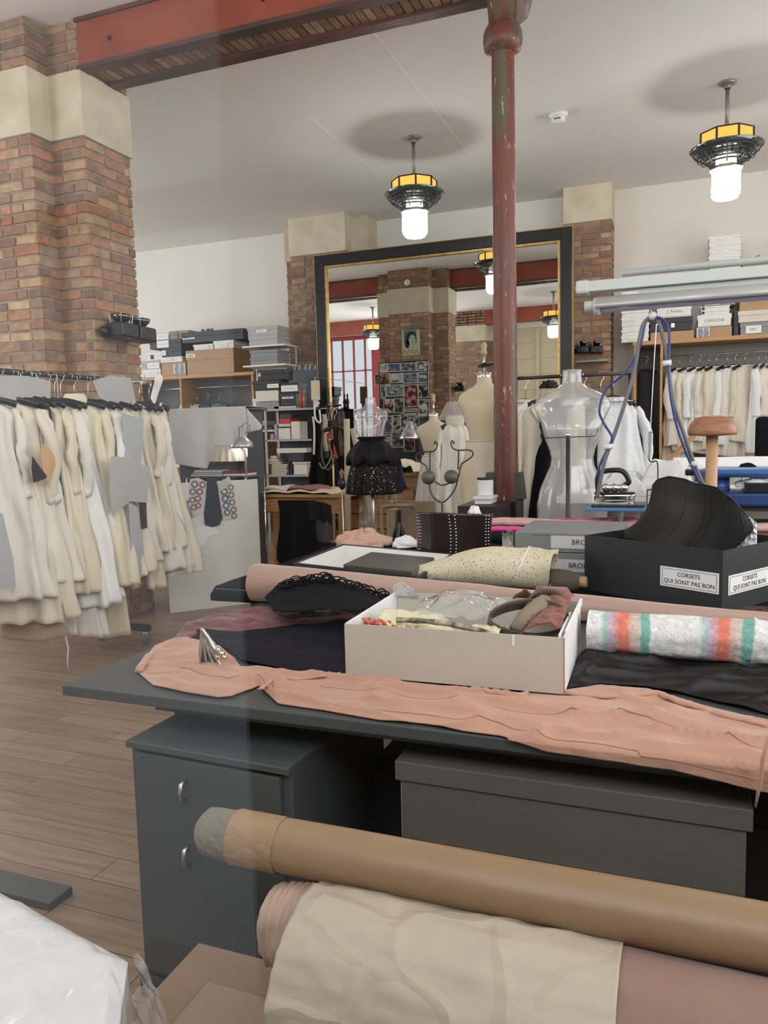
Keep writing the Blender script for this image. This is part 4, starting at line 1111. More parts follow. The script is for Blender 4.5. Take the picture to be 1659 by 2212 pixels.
# contents
FY = film('pale_yellow_film', (.93, .93, .74), 1.5, 1.0, .45, .2)
FYY = mat('pale_yellow_plastic', (0.66, 0.64, 0.42), .35, wrinkle=.5, ws=10)
def bagf(u, v):
    x = .10+.42*u; y = .12+.5*v
    h = .07+.045*math.sin(PI*v)*(1-.3*u)+.012*fbm(u*5, v*5, 2)-.06*sm(u, .6, 1)
    return inbox(x, y, h)
o = MB(); o.grid(bagf, 40, 30); o = o.build('plastic_sheet', FYY, smooth=True, solid=.001); tag(o, 'pale yellow translucent plastic sheet bulging in the white box', 'plastic sheet')
def bag2(u, v):
    return inbox(.22+.42*u, .35+.58*v, .085+.05*math.sin(PI*u)*math.sin(PI*v*.9)+.02*fbm(u*7, v*7, 5)+.02)
o = MB(); o.grid(bag2, 36, 30); o = o.build('plastic_bag', CLR, smooth=True); tag(o, 'clear plastic bag filling the back of the white box', 'plastic bag')
def bag3(u, v):
    return inbox(.005+.15*u, .96-.02*v, .10+.055*v*(1-abs(u-.35)*1.2)+.01*fbm(u*9, v*9, 8))
o = MB(); o.grid(bag3, 20, 16); o = o.build('plastic_bag', film('crinkled_clear_bag', (.95, .95, .97), 1.8, 1.6, .35, .1), smooth=True, solid=.001); tag(o, 'small crinkled silver-clear bag sticking up at the far left corner of the white box', 'plastic bag')
def bag4(u, v):
    return inbox(.56+.14*u, .10+.3*v, .075+.02*math.sin(PI*v)+.012*fbm(u*7, v*7, 3))
o = MB(); o.grid(bag4, 20, 16); o = o.build('plastic_sheet', FYY, smooth=True, solid=.001); tag(o, 'second yellow plastic piece beside the brown leather bands', 'plastic sheet')
# beads
t2 = thing('bead_garland', 'garland of red, cream and yellow beads at the front left of the white box', 'beads', inbox(.1, .08, .08), None)
bc = [mat('bead_red', (0.55, 0.13, 0.10), .4), mat('bead_cream', (0.75, 0.66, 0.45), .4), mat('bead_yellow', (0.72, 0.60, 0.18), .4), mat('bead_green', (0.35, 0.45, 0.20), .4)]
rnd = random.Random(5); mbs = [MB() for _ in bc]
for i in range(150):
    u = rnd.random(); x = .06+.34*u; y = .06+.10*rnd.random()+.03*u; z = .095-.03*u+.018*rnd.random()
    k = 0 if (u < .35 and rnd.random() < .8) else rnd.choice([0, 1, 1, 2, 3])
    p = inbox(x, y, z); mbs[k].ball(p, (.007, .006, .005), 4)
for k, nm in enumerate(('red_beads', 'cream_beads', 'yellow_beads', 'green_beads')):
    ob = mbs[k].build(nm, bc[k], t2, smooth=True); ob['kind'] = 'stuff'
SN = mat('patterned_bamboo', (0.55, 0.49, 0.33), .45, col2=(0.04, 0.035, 0.03), vs=28)
mb = MB(); pts = [inbox(.22+.46*s, .16-.02*s-.02*math.sin(s*PI), .108+.008*math.sin(PI*s)-.022*s*s) for s in [i/14 for i in range(15)]]
mb.tube(pts, [.0075+.0015*(i % 3 == 0) for i in range(15)], 10); o = mb.build('patterned_rod', SN, smooth=True); tag(o, 'curved cream and black patterned rod lying in the white box', 'rod')
# leather bands and rust cloth
LTH = mat('brown_olive_leather', (0.085, 0.062, 0.042), .45, var=.2, wrinkle=.2)
LTI = mat('pale_band_lining', (0.42, 0.35, 0.25), .6)
def bandm(cx_, cy_, a, b_, h0, h1, tilt, lab):
    mb = MB(); C = inbox(cx_, cy_, (h0+h1)/2); Rm = T(C) @ rotz(tilt) @ Matrix.Rotation(R(38), 4, 'X')
    n = 40; vs = []; fs = []
    for i in range(n):
        q = 2*PI*i/n
        for z in (-.022, .022): vs.append((a*math.cos(q), b_*math.sin(q), z+.006*math.sin(q*2)))
    for i in range(n): fs.append((2*i, 2*((i+1) % n), 2*((i+1) % n)+1, 2*i+1))
    mb.add(vs, fs, Rm)
    o = mb.build('leather_band', LTH, smooth=True, solid=.004); return tag(o, lab, 'band', 'leather bands in the white box')
bandm(.80, .42, .115, .062, .08, .12, R(25), 'large open brown leather band lying in the right of the white box')
bandm(.86, .62, .075, .045, .11, .14, R(60), 'smaller brown leather band with a shiny inside above the large band')
mb = MB(); mb.tube([inbox(.76, .26, .09), inbox(.79, .38, .115), inbox(.84, .52, .135), inbox(.86, .6, .14)], [.018, .022, .026, .024], 10)
o = mb.build('twine_bundle', mat('taupe_twine', (0.30, 0.24, 0.17), .8, bump=.8, bs=90, stretch=(6, 1, 1)), smooth=True); tag(o, 'bundle of coiled taupe twine inside the leather bands', 'twine')
RUST = mat('rust_brown_cloth', (0.20, 0.060, 0.035), .8, wrinkle=.4, sheen=.2)
def rustf(u, v):
    x = .76+.21*u; y = .20+.75*v
    z = .06+.04*v+.03*math.sin(PI*u)+.05*u+.014*fbm(u*6, v*8, 4)
    if v > .85: z += .05*(1-abs(u-.3)*2)*(v-.85)/.15
    return inbox(x, y, min(z, .155))
mb = MB(); mb.grid(rustf, 30, 40); o = mb.build('rust_cloth', RUST, smooth=True, solid=.003); tag(o, 'rust brown cloth crumpled at the right end of the white box', 'fabric')
mb = MB()
def rf2(u, v): return inbox(.66+.16*u, .97+.08*(1-v), .10+.045*v*(1-abs(u-.4)*1.8)+.01*fbm(u*5, v*5))
mb.grid(rf2, 14, 10); o = mb.build('rust_cloth', RUST, smooth=True, solid=.003); tag(o, 'pointed rust brown cloth corner spilling over the rear wall of the white box', 'fabric')

# ================================================================ rear table items
BLKC = mat('black_wool_cloth', (0.007, 0.007, 0.008), .9, spec=.12, wrinkle=.25)
def bc_(u, v):
    x = -2.06+3.5*u; y = 3.02+1.5*v
    z = ZT+.006+.008*abs(fbm(x*3, y*3, 1))
    if y < 3.075: z -= (.06-(y-3.02))*1.0; y = 3.035
    return Vector((x, y, z))
mb = MB(); mb.grid(bc_, 90, 50); o = mb.build('black_tablecloth', BLKC, smooth=True, solid=.003); tag(o, 'black cloth covering the rear work table', 'cloth')
ZB = ZT+.012
# black tray with white inside
a, b2, c2 = AZ(640, 1222, ZB+.06), AZ(880, 1237, ZB+.06), AZ(742, 1172, ZB+.06)
a, b2 = AZ(632, 1216, ZB+.075), AZ(905, 1246, ZB+.075)
d3 = AZ(742, 1174, ZB+.075)
ex = (b2-a); ex.z = 0; wd = ex.length; dp = (d3-a).length*.98; exn = ex.normalized(); eyv = (d3-a); eyv.z = 0
M = Matrix((exn, eyv.normalized(), Vector((0, 0, 1)))).transposed().to_4x4(); M.translation = Vector((a.x, a.y, ZB))
t = thing('display_box', 'shallow black open box with a white interior at the left of the rear table', 'box', M.translation)
hh = .075
mb = MB(); mb.bb((0, 0, 0), (wd, .018, hh), M); mb.bb((0, dp-.018, 0), (wd, dp, hh), M); mb.bb((0, .018, 0), (.018, dp-.018, hh), M); mb.bb((wd-.018, .018, 0), (wd, dp-.018, hh), M); mb.bb((0.0, 0, 0), (wd, dp, .004), M)
mb.build('tray_wall', BLACKBOX, t)
mb = MB(); mb.bb((.018, .018, .004), (wd-.018, dp-.018, .008), M); mb.bb((.018, dp-.021, .008), (wd-.018, dp-.018, hh-.004), M); mb.bb((.018, .018, .008), (.021, dp-.021, hh-.004), M); mb.bb((wd-.021, .018, .008), (wd-.018, dp-.021, hh-.004), M); mb.build('white_lining', WHITE, t)
mb = MB(); mb.bb((wd*.42, .03, .008), (wd*.93, dp*.62, .085), M); o = mb.build('flat_case', mat('dark_olive_leather_case', (0.035, 0.033, 0.028), .3), bevel=.004); tag(o, 'dark olive flat lidded case standing inside the black tray', 'case')
o2 = MB().bb((wd*.415, .025, .062), (wd*.935, dp*.625, .090), M).build('case_lid', mat('olive_case_lid', (0.07, 0.068, 0.055), .28), o, bevel=.003)
# studded corset
CBK = mat('oxblood_black_leather', (0.020, 0.009, 0.009), .28, var=.2, coat=.3)
yc = 3.95
cl, cr = AY(897, 1180, yc), AY(1062, 1180, yc); ctp = AY(980, 1102, yc); rx = (cr.x-cl.x)/2; ccx = (cl.x+cr.x)/2
t = thing('leather_corset', 'stiff oxblood black leather corset with rows of silver eyelets standing on the rear table', 'corset', (ccx, yc, ZB))
hc = ctp.z-ZB
def corf(u, v):
    q = PI*1.06+(-PI*1.12)*u+PI*.03; z = hc*v
    w_ = 1-.16*math.sin(PI*v*.55+.1)+.16*v
    return Vector((ccx+rx*1.0*math.cos(q)*w_, yc+.02-.13*math.sin(q)*w_, ZB+z*(1-.06*abs(u-.45)*2*v)))
mb = MB(); mb.grid(corf, 60, 24); mb.build('shell', CBK, t, smooth=True, solid=.005)
st = MB()
for us in (.22, .26, .54, .58, .84, .88):
    for i in range(15):
        v = .07+.88*i/14; p = corf(us+.015*math.sin(v*3), v); n = Vector((p.x-ccx, (p.y-yc)*2, 0)).normalized()
        st.ball(p+n*.004, .0042, 4)
st.build('eyelets', CHROME, t)
sm_ = MB()
for us in (.08, .4, .72, .95):
    sm_.tube([corf(us, v/10)+Vector((0, -.003, 0)) for v in range(11)], .0018, 5)
sm_.build('seams', BLACKPL, t)
# bunched perforated cream leather roll
PERF = mat('perforated_cream_leather', (0.68, 0.62, 0.44), .5, var=.03)
nt = PERF.node_tree; N = nt.nodes; L = nt.links; b = N['Principled BSDF']
tc = N.new('ShaderNodeTexCoord'); vo = N.new('ShaderNodeTexVoronoi'); vo.inputs['Scale'].default_value = 85; L.new(tc.outputs['Object'], vo.inputs['Vector'])
rp = N.new('ShaderNodeValToRGB'); rp.color_ramp.elements[0].position = .16; rp.color_ramp.elements[0].color = (.22, .18, .10, 1); rp.color_ramp.elements[1].position = .26; rp.color_ramp.elements[1].color = (1, 1, 1, 1)
L.new(vo.outputs[0], rp.inputs[0]); mx = N.new('ShaderNodeMix'); mx.data_type = 'RGBA'; mx.blend_type = 'MULTIPLY'; mx.inputs[0].default_value = 1
old = b.inputs['Base Color'].links[0].from_socket; L.new(old, mx.inputs[6]); L.new(rp.outputs[0], mx.inputs[7]); L.new(mx.outputs[2], b.inputs['Base Color'])
yp = 3.32
pa = AY(885, 1240, yp); pb = AY(1195, 1230, yp)
t = thing('leather_roll', 'loosely rolled cream leather with tiny perforations on the rear table', 'leather roll', ((pa.x+pb.x)/2, yp, ZB))
def pf(u, v):
    q = 2*PI*v; x = pa.x+(pb.x-pa.x)*u
    rr = .035+.055*sm(u, -.1, .6)+.006*fbm(u*5, math.cos(q), math.sin(q))
    if u > .88: rr += .012*math.sin(q*3)*(u-.88)/.12
    return Vector((x+.03*u*math.sin(q)*.6, yp+math.cos(q)*rr*1.1, ZB+.004+rr*1.02+math.sin(q)*rr))
mb = MB(); mb.grid(pf, 90, 44); mb.build('rolled_leather', PERF, t, smooth=True, solid=.003)
mb = MB(); mb.tube([pf(.80+.02*math.sin(q*2*PI), q)+Vector((0, -.0, .003)) for q in [i/40 for i in range(41)]], .0035, 6, caps=False); mb.build('tie_cord', WHITE, t, smooth=True)
# thread bobbin
yb_ = 3.30; a = AY(1182, 1255, yb_); b3 = AY(1262, 1265, yb_)
t = thing('cord_bobbin', 'lying bobbin of taupe cord beside the cream leather roll', 'bobbin', ((a.x+b3.x)/2, yb_, ZB))
mb = MB(); Mx = T((a.x, yb_, ZB+.052)) @ Matrix.Rotation(R(90), 4, 'Y')
mb.lathe([(.001, 0), (.050, .0), (.051, .05), (.048, .09), (.035, .125), (.022, .14)], 28, Mx)
mb.build('wound_cord', mat('taupe_cord', (0.17, 0.14, 0.10), .8, bump=1.0, bs=30, stretch=(30, 1, 1)), t, smooth=True)
mb = MB(); mb.lathe([(.001, .12), (.024, .12), (.024, .165), (.018, .168), (.018, .14)], 20, Mx); mb.build('card_core', KRAFT, t, smooth=True)
mb = MB()
for k in (0, 1): mb.tube([Mx @ Vector((.053*math.cos(q), .053*math.sin(q), .03+.05*k*q/3+.02*q/3)) for q in [i*.3-1.5 for i in range(12)]], .002, 5)
mb.build('loose_thread', LTI, t, smooth=True)
# small black cup (bra cup)
c = AY(945, 1237, 3.14)
t = thing('bra_cup', 'small black padded cup lying in front of the cream leather roll', 'cup', (c.x, 3.14, ZB))
def cupf(u, v):
    q = 2*PI*v; rr = .052*math.sin(u*PI/2)**.8
    return Vector((c.x-.006+rr*math.cos(q), 3.14+rr*.8*math.sin(q), ZB+.068*math.cos(u*PI/2)**.8))
mb = MB(); mb.grid(cupf, 14, 30); mb.build('padded_cup', mat('matt_black_satin', (0.018, 0.016, 0.016), .5), t, smooth=True)
mb = MB(); mb.tube([(c.x-.12, 3.13, ZB+.006), (c.x-.07, 3.12, ZB+.02), (c.x, 3.095, ZB+.012), (c.x+.06, 3.11, ZB+.008), (c.x+.08, 3.1, ZB+.012)], .007, 6); mb.build('frill_trim', BLACKF, t, smooth=True)

# grey stacked boxes "BRODERIES"
SANSM = INK
def label_box(name, label, x0, x1, y0, y1, z0, z1, m, lab=None, txt=None, tsz=.03, group=None, lidh=.03, cat='box', labx=None):
    t = thing(name, label, cat, ((x0+x1)/2, (y0+y1)/2, z0), group)
    MB().bb((x0+.003, y0+.003, z0), (x1-.003, y1-.003, z1-.004)).build('box_body', m, t, bevel=.002)
    MB().bb((x0, y0, z1-lidh), (x1, y1, z1)).build('lid', m, t, bevel=.002)
    return t
yg = 3.69
g0 = AY(1112, 1190, yg); gx1 = AY(1420, 1170, yg).x
GL_ = mat('grey_archive_card', (0.22, 0.225, 0.225), .55, var=.04)
for i, (tx, dx, nm) in enumerate((('BRODERIES', 0, 'lower'), ('BRODERIES', -.02, 'upper'))):
    z0 = ZB+.001+i*.112
    t = thing('storage_box', 'grey flat archive box with a BRODERIES label, %s of the stack of two' % nm, 'box', (g0.x+.25, yg+.2, z0), 'grey archive boxes')
    x0 = g0.x+dx*0+(.0 if i else .012)
    hz_ = .093 if i else .109
    MB().bb((x0, yg, z0), (x0+.49, yg+.50, z0+hz_)).build('box_body', GL_, t, bevel=.003)
    MB().bb((x0+.006, yg-.0015, z0+.030), (x0+.0061, yg, z0+.031)).build('corner_stitch', GL_, t)
    mb = MB(); mb.bb((x0+.08, yg-.004, z0+hz_-.010), (x0+.17, yg, z0+hz_+.0005)); mb.bb((x0+.37, yg-.004, z0+hz_-.010), (x0+.46, yg, z0+hz_+.0005)); mb.build('tuck_flap', GL_, t)
    lx = AY(1190 if i else 1178, 1170, yg).x; MB().bb((lx, yg-.0025, z0+.020), (x0+.47, yg-.001, z0+.080)).build('label_card', mat('silver_label', (0.60, 0.60, 0.60), .5), t)
    text(tx, .034, T((AY(1235 if i else 1228, 1165, yg).x, yg-.003, z0+.050)) @ Matrix.Rotation(R(90), 4, 'X'), INK, t, align='LEFT')

# big black CORSETS box
a = AZ(1263, 1156, 1.142); b2 = AZ(1562, 1190, 1.142); a.z = b2.z = ZB
ex = (b2-a); ex.z = 0; wd = ex.length; exn = ex.normalized(); eyv = Vector((-exn.y, exn.x, 0)); dp = .50
M = Matrix((exn, eyv, Vector((0, 0, 1)))).transposed().to_4x4(); M.translation = a
hb_ = 1.142-ZB
t = thing('storage_box', 'large open black card box labelled CORSETS QUI SONT PAS BON', 'box', a)
mb = MB(); w_ = .006
mb.bb((0, 0, 0), (wd, w_, hb_), M); mb.bb((0, dp-w_, 0), (wd, dp, hb_), M); mb.bb((0, w_, 0), (w_, dp-w_, hb_), M); mb.bb((0, 0, 0), (wd, dp, .004), M); mb.bb((wd-w_, w_, 0), (wd, dp-w_, hb_), M)
mb.build('box_wall', mat('matt_black_card', (0.020, 0.022, 0.024), .5, var=.08, vs=4), t)
def clab(Mf, wl, hl, s, cx_, cz_):
    lb = MB().bb((cx_-wl/2, -.0015, cz_-hl/2), (cx_+wl/2, -.0003, cz_+hl/2), Mf).build('label_card', PAPER, t)
    mb = MB()
    e = .008
    for (x0_, x1_, z0_, z1_) in ((cx_-wl/2+e, cx_+wl/2-e, cz_+hl/2-e, cz_+hl/2-e+.0015), (cx_-wl/2+e, cx_+wl/2-e, cz_-hl/2+e-.0015, cz_-hl/2+e), (cx_-wl/2+e, cx_-wl/2+e+.0015, cz_-hl/2+e, cz_+hl/2-e), (cx_+wl/2-e-.0015, cx_+wl/2-e, cz_-hl/2+e, cz_+hl/2-e)):
        mb.bb((x0_, -.0022, z0_), (x1_, -.0016, z1_), Mf)
    mb.build('label_border', INK, lb)
    text('CORSETS', s, Mf @ T((cx_, -.0018, cz_+hl*.17)) @ Matrix.Rotation(R(90), 4, 'X'), INK, lb)
    text('QUI SONT PAS BON', s, Mf @ T((cx_, -.0018, cz_-hl*.2)) @ Matrix.Rotation(R(90), 4, 'X'), INK, lb)
clab(M, .245, .078, .0235, wd*.785, .115)
Mr = M @ T((wd, 0, 0)) @ rotz(R(90))
clab(Mr, .30, .074, .026, .19, .105)
# leather corset leaning out of the box
BLK = mat('matt_black_leather', (0.009, 0.010, 0.009), .42, spec=.3, var=.1, wrinkle=.12, ws=5)
t2 = thing('leather_corset', 'black leather corset with fine seams leaning out of the labelled black box', 'corset', M @ Vector((wd*.5, dp*.5, .1)))
def cs(u, v):
    # outline in picture points, wrapped around a bowed depth profile
    top = [(1410, 1050), (1420, 1037), (1445, 1030), (1480, 1036), (1500, 1045), (1522, 1048), (1550, 1055), (1580, 1078), (1605, 1105), (1620, 1125)]
    bot = [(1315, 1165), (1360, 1165), (1400, 1172), (1440, 1180), (1480, 1187), (1520, 1192), (1560, 1195), (1580, 1192), (1592, 1180), (1600, 1165)]
    a = lerp_curve(top, u); b = lerp_curve(bot, u)
    w = v; px = a[0]+(b[0]-a[0])*w; py = a[1]+(b[1]-a[1])*w
    # flare: waist pulls to the right-lower
    px += -26*math.sin(PI*w)*(-.9+.3*u); py += 10*math.sin(PI*w)*(1-u)
    y = 3.62-.27*u-.12*math.sin(PI*min(1, u*1.02))*(1-.2*v)-.02*v
    return AY(px, py, y)
mb = MB(); mb.grid(cs, 60, 40); mb.build('shell', BLK, t2, smooth=True, solid=.006)
mb = MB(); mb.tube([cs(i/40, 0)+Vector((0, -.002, .001)) for i in range(41)], .004, 6); mb.build('piped_edge', BLK, t2, smooth=True)
mb = MB()
for us in (.12, .30, .47, .52, .68, .84): mb.tube([cs(us+.08*(v/20), v/20)+Vector((0, -.005, 0)) for v in range(21)], .0016, 5)
mb.build('seams', BLACKPL, t2, smooth=True)
def tis(u, v):
    px = 1590+45*u; py = 1130+62*v-14*math.sin(PI*u)*(1-v); return AY(px, py, 3.40+.05*fbm(u*5, v*5, 3))
mb = MB(); mb.grid(tis, 14, 14); o = mb.build('tissue_paper', mat('white_tissue', (0.82, 0.82, 0.82), .7, wrinkle=.5, ws=14), solid=.001); tag(o, 'crumpled white tissue paper standing at the right of the black labelled box', 'tissue paper')
# pink and magenta fabrics behind
MAG = mat('hot_pink_satin', (0.80, 0.06, 0.34), .35, wrinkle=.3, sheen=.2)
PNK2 = mat('pale_pink_organza', (0.66, 0.40, 0.38), .6, wrinkle=.3)
def strip(name, lab, pts, y, r, m, cat='fabric roll', sq=.55):
    mb = MB(); P = [AY(a, b_, y) for a, b_ in pts]; Q = []
    for i in range(len(P)-1):
        for k in range(8): Q.append(P[i].lerp(P[i+1], k/8))
    Q.append(P[-1])
    Q = [q+Vector((0, 0, .010*fbm(q.x*9, y, 2))) for q in Q]
    mb.tube(Q, [r*(1+.25*fbm(q.x*7, 3)) for q in Q], 14, sq=sq); o = mb.build(name, m, smooth=True); return tag(o, lab, cat)
strip('fabric_roll', 'pale pink fabric roll at the far edge of the rear table, behind the magenta one', [(1030, 1127), (1100, 1128), (1180, 1131), (1300, 1134), (1500, 1137), (1800, 1142)], 4.55, .048, PNK2)
strip('fabric_roll', 'hot pink satin roll behind the studded corset and the grey boxes', [(1050, 1143), (1110, 1144), (1160, 1148), (1250, 1150)], 4.46, .030, MAG)
strip('plastic_bag', 'raspberry pink fabric bundle in clear plastic along the far table edge at right', [(1190, 1124), (1300, 1124), (1340, 1120), (1420, 1127), (1560, 1135), (1659, 1142), (1780, 1150)], 4.60, .030, mat('raspberry_in_plastic', (0.50, 0.13, 0.18), .25, wrinkle=.6, ws=18), 'fabric bundle')
strip('fabric_roll', 'pink and magenta fabric folded at the right end of the far table', [(1600, 1160), (1659, 1166), (1780, 1172)], 4.2, .035, MAG)
strip('black_fabric', 'black fabric heap between the studded corset and the grey boxes', [(1046, 1160), (1080, 1165), (1112, 1172)], 4.3, .05, BLACKF, 'fabric')
mb = MB()
def plb(u, v):
    return AY(1085+25*u, 1148+45*v+5*math.sin(u*7), 3.72+.03*math.sin(v*6)+.03*fbm(u*6, v*6))
mb.grid(plb, 14, 14); o = mb.build('plastic_bag', mat('cloudy_grey_plastic', (0.38, 0.38, 0.34), .3, wrinkle=.6, ws=20), smooth=True, solid=.001); tag(o, 'crumpled cloudy plastic bag beside the stacked grey archive boxes', 'plastic bag')
# peach cloth and white cloth behind the tray
def heap(name, lab, px, py, y, rx, ry, rz, m, seed, amp=.35, cat='fabric'):
    c = AY(px, py, y)
    def fn(u, v):
        q = 2*PI*v; a = u*PI/2
        k = 1+amp*fbm(math.cos(q)*1.5+seed, math.sin(q)*1.5, a*2, 3)+.08*math.sin(q*9+seed)*math.sin(a)
        return Vector((c.x+rx*math.sin(a)*math.cos(q)*k, c.y+ry*math.sin(a)*math.sin(q)*k, c.z+rz*math.cos(a)*k))
    mb = MB(); mb.grid(fn, 20, 48); o = mb.build(name, m, smooth=True, solid=.003); return tag(o, lab, cat)
heap('peach_cloth', 'crumpled peach cloth behind the black tray', 785, 1178, 4.42, .17, .14, .095, mat('light_peach_cloth', (0.62, 0.39, 0.29), .8, wrinkle=.4), 1)
heap('white_cloth', 'small crumpled white cloth behind the tray, left of the studded corset', 875, 1180, 4.40, .075, .08, .06, WHITEF, 4)
heap('white_cloth', 'white paper lump peeping over the studded corset', 1025, 1112, 4.3, .035, .04, .05, WHITEF, 6)
heap('brown_cloth', 'dark brown fringed cloth beside the black box at the right edge of the front table', 1645, 1330, 2.98, .09, .05, .03, mat('dark_brown_suede', (0.06, 0.03, 0.022), .9, wrinkle=.5), 9)
# ================================================================ garments and hangers
def coat_hanger(label, loc, rz, group, w=.21, drop=.0, m=BLACKPL, hook=True):
    t = thing('coat_hanger', label, 'hanger', loc, group, rz)
    h = MB()
    pts = [(0.0, 0, -.16), (0, 0, -.07-drop), (.006, 0, -.045), (.024, 0, -.030), (.026, 0, -.005), (.012, 0, .012), (-.010, 0, .012), (-.022, 0, -.004)]
    h.tube(pts, .0022, 6); h.build('hook', CHROME, t, local=True, smooth=True)
    a = MB()
    P = [(w*s, .012*abs(s), -.165-.055*abs(s)**1.4) for s in [-1+i/8 for i in range(17)]]
    a.tube(P, [.009+.006*abs(p[0])/w for p in P], 8, sq=1.5); a.build('shoulder_bar', m, t, local=True, smooth=True)
    return t

def garment(name, label, cat, loc, rz, L, m, group, hw=.20, flare=.10, depth=.075, seed=0, sleeve=0.0, collar='round', top=-.19, fold=.018, k=9, slr=.052, strap=False, gather=0.0, msl=None, open_front=False):
    t = thing(name, label, cat, loc, group, rz)
    rnd = random.Random(seed); ph = rnd.random()*6
    nv = 72; nu = 46
    def fn(u, v):
        q = 2*PI*v-PI/2
        d = L*u
        s = sm(u*L, 0.0, .10)
        if strap: w0 = hw*.75+(hw*.1)*s
        else: w0 = .075+(hw-.075)*min(1, (d/.085))**.75
        dd = depth*(.55+.45*s)
        w = w0*(1-.07*math.sin(PI*min(1, u*2.2)))+flare*max(0, u-.12)**1.2
        dp = dd+flare*.55*u
        c, sn = math.cos(q), math.sin(q)
        e = .85
        x = w*math.copysign(abs(c)**e, c); y = dp*math.copysign(abs(sn)**e, sn)
        A = 1.25*fold*(.2+1.1*sm(u, .08, .9))*(1+gather*sm(u, .2, .45))
        f = math.sin(k*q+ph+2.2*fbm(c*1.3+seed, sn*1.3, u*1.6+seed))
        f = f*(1-.35*abs(f))+1.3*fbm(c*3+seed, sn*3, u*3, 2)+.7*(1-3*abs(fbm(c*3+seed*2, sn*3, u*1.6+3, 1)))
        n = Vector((c/w*dp, sn, 0)).normalized()
        x += n.x*A*f; y += n.y*A*f*1.4
        z = top-d*(1) - (.01*math.sin(q*2+ph)+.012*fbm(c, sn, seed))*u*1.5
        if u < .04 and not strap: z += .02*(1-abs(c))
        y += .02*fbm(u*2, seed, 1)
        return Vector((x, y, z))
    mb = MB(); mb.grid(fn, nu, nv); mb.build('body', m, t, local=True, smooth=True, solid=.0025)
    if sleeve:
        for sd in (-1, 1):
            P = []; rr = []
            bend = rnd.uniform(-.03, .05); fw = rnd.uniform(-.05, .02)
            for i in range(15):
                s = i/14
                P.append((sd*(hw*.93+.045*math.sin(min(1, s*2.5)*PI/2)+bend*math.sin(PI*s)), fw*s-.02*math.sin(PI*s)+.01*math.sin(s*9+seed), top-.055-sleeve*s))
                rr.append(slr*(1.0-.12*s)*(.75+.25*min(1, s*6)))
            mb = MB(); mb.tube(P, rr, 22, sq=.62, caps=False)
            dsp = lambda p: p+Vector((.020*fbm(p.x*12+seed, p.y*12, p.z*8)+.008*(1-3*abs(fbm(p.x*9+seed, p.y*9, p.z*15, 1))), .020*fbm(p.x*12, p.y*12+seed, p.z*8+3), 0))
            mb.v = [dsp(p) for p in mb.v]
            sl = mb.build('sleeve', msl or m, t, local=True, smooth=True, solid=.002)
            cu = MB(); a = Vector(P[-1]); b2 = Vector(P[-2]); dr = (a-b2).normalized()
            cu.tube([a-dr*.045, a+dr*.003], [rr[-1]*1.05, rr[-1]*1.06], 22, sq=.62, caps=False); cu.v = [dsp(p) for p in cu.v]; cu.build('cuff', msl or m, sl, local=True, smooth=True, solid=.002)
    if collar == 'round':
        mb = MB(); mb.lathe([(.074, top-.012), (.068, top+.018), (.072, top+.022)], 26, sx=1.0, sy=.75); mb.build('collar', m, t, local=True, smooth=True, solid=.003)
    elif collar == 'roll':
        def cf(u, v):
            q = 2*PI*v; rr = .062+.022*math.sin(PI*u)+.008*fbm(math.cos(q)*3+seed, math.sin(q)*3, u*4)
            return Vector((rr*math.cos(q), rr*.85*math.sin(q), top-.02+.10*u))
        mb = MB(); mb.grid(cf, 12, 34); mb.build('collar', m, t, local=True, smooth=True, solid=.003)
    elif collar == 'lapel':
        for sd in (-1, 1):
            def lf_(u, v):
                x = sd*(.018+.13*v*(1-u*.75)); z = top+.015-.24*u+.01*v-.07*v*(1-u)
                return Vector((x, -(depth*.62+.035*math.sin(PI*min(1, u+.2)))-.016*v, z))
            mb = MB(); mb.grid(lf_, 12, 8); mb.build('lapel', m, t, local=True, smooth=True, solid=.004)
        mb = MB(); mb.lathe([(.076, top-.012), (.074, top+.03), (.084, top+.005)], 26, sy=.8); mb.build('collar', m, t, local=True, smooth=True, solid=.003)
        mb = MB(); mb.tube([(.004, -depth-.030, top-.22-.04*i) for i in range(int((L-.4)/.04))], .0018, 5); mb.build('front_edge', mat('fold_line_thread', (0.5, 0.46, 0.38), .9), t, local=True)
    elif collar == 'ruffle':
        def rf_(u, v):
            q = 2*PI*v; return Vector(((.08+.05*u+.01*math.sin(q*14)*u)*math.cos(q), (.065+.035*u+.01*math.sin(q*14)*u)*math.sin(q), top+.02-.03*u))
        mb = MB(); mb.grid(rf_, 5, 90); mb.build('collar', m, t, local=True, smooth=True, solid=.002)
    if strap:
        for sd in (-1, 1):
            mb = MB(); mb.tube([(sd*hw*.62, -.035, top-.01), (sd*hw*.6, 0, top+.035), (sd*hw*.62, .035, top-.01)], .012, 7, sq=.4); mb.build('strap', m, t, local=True, smooth=True)
    return t

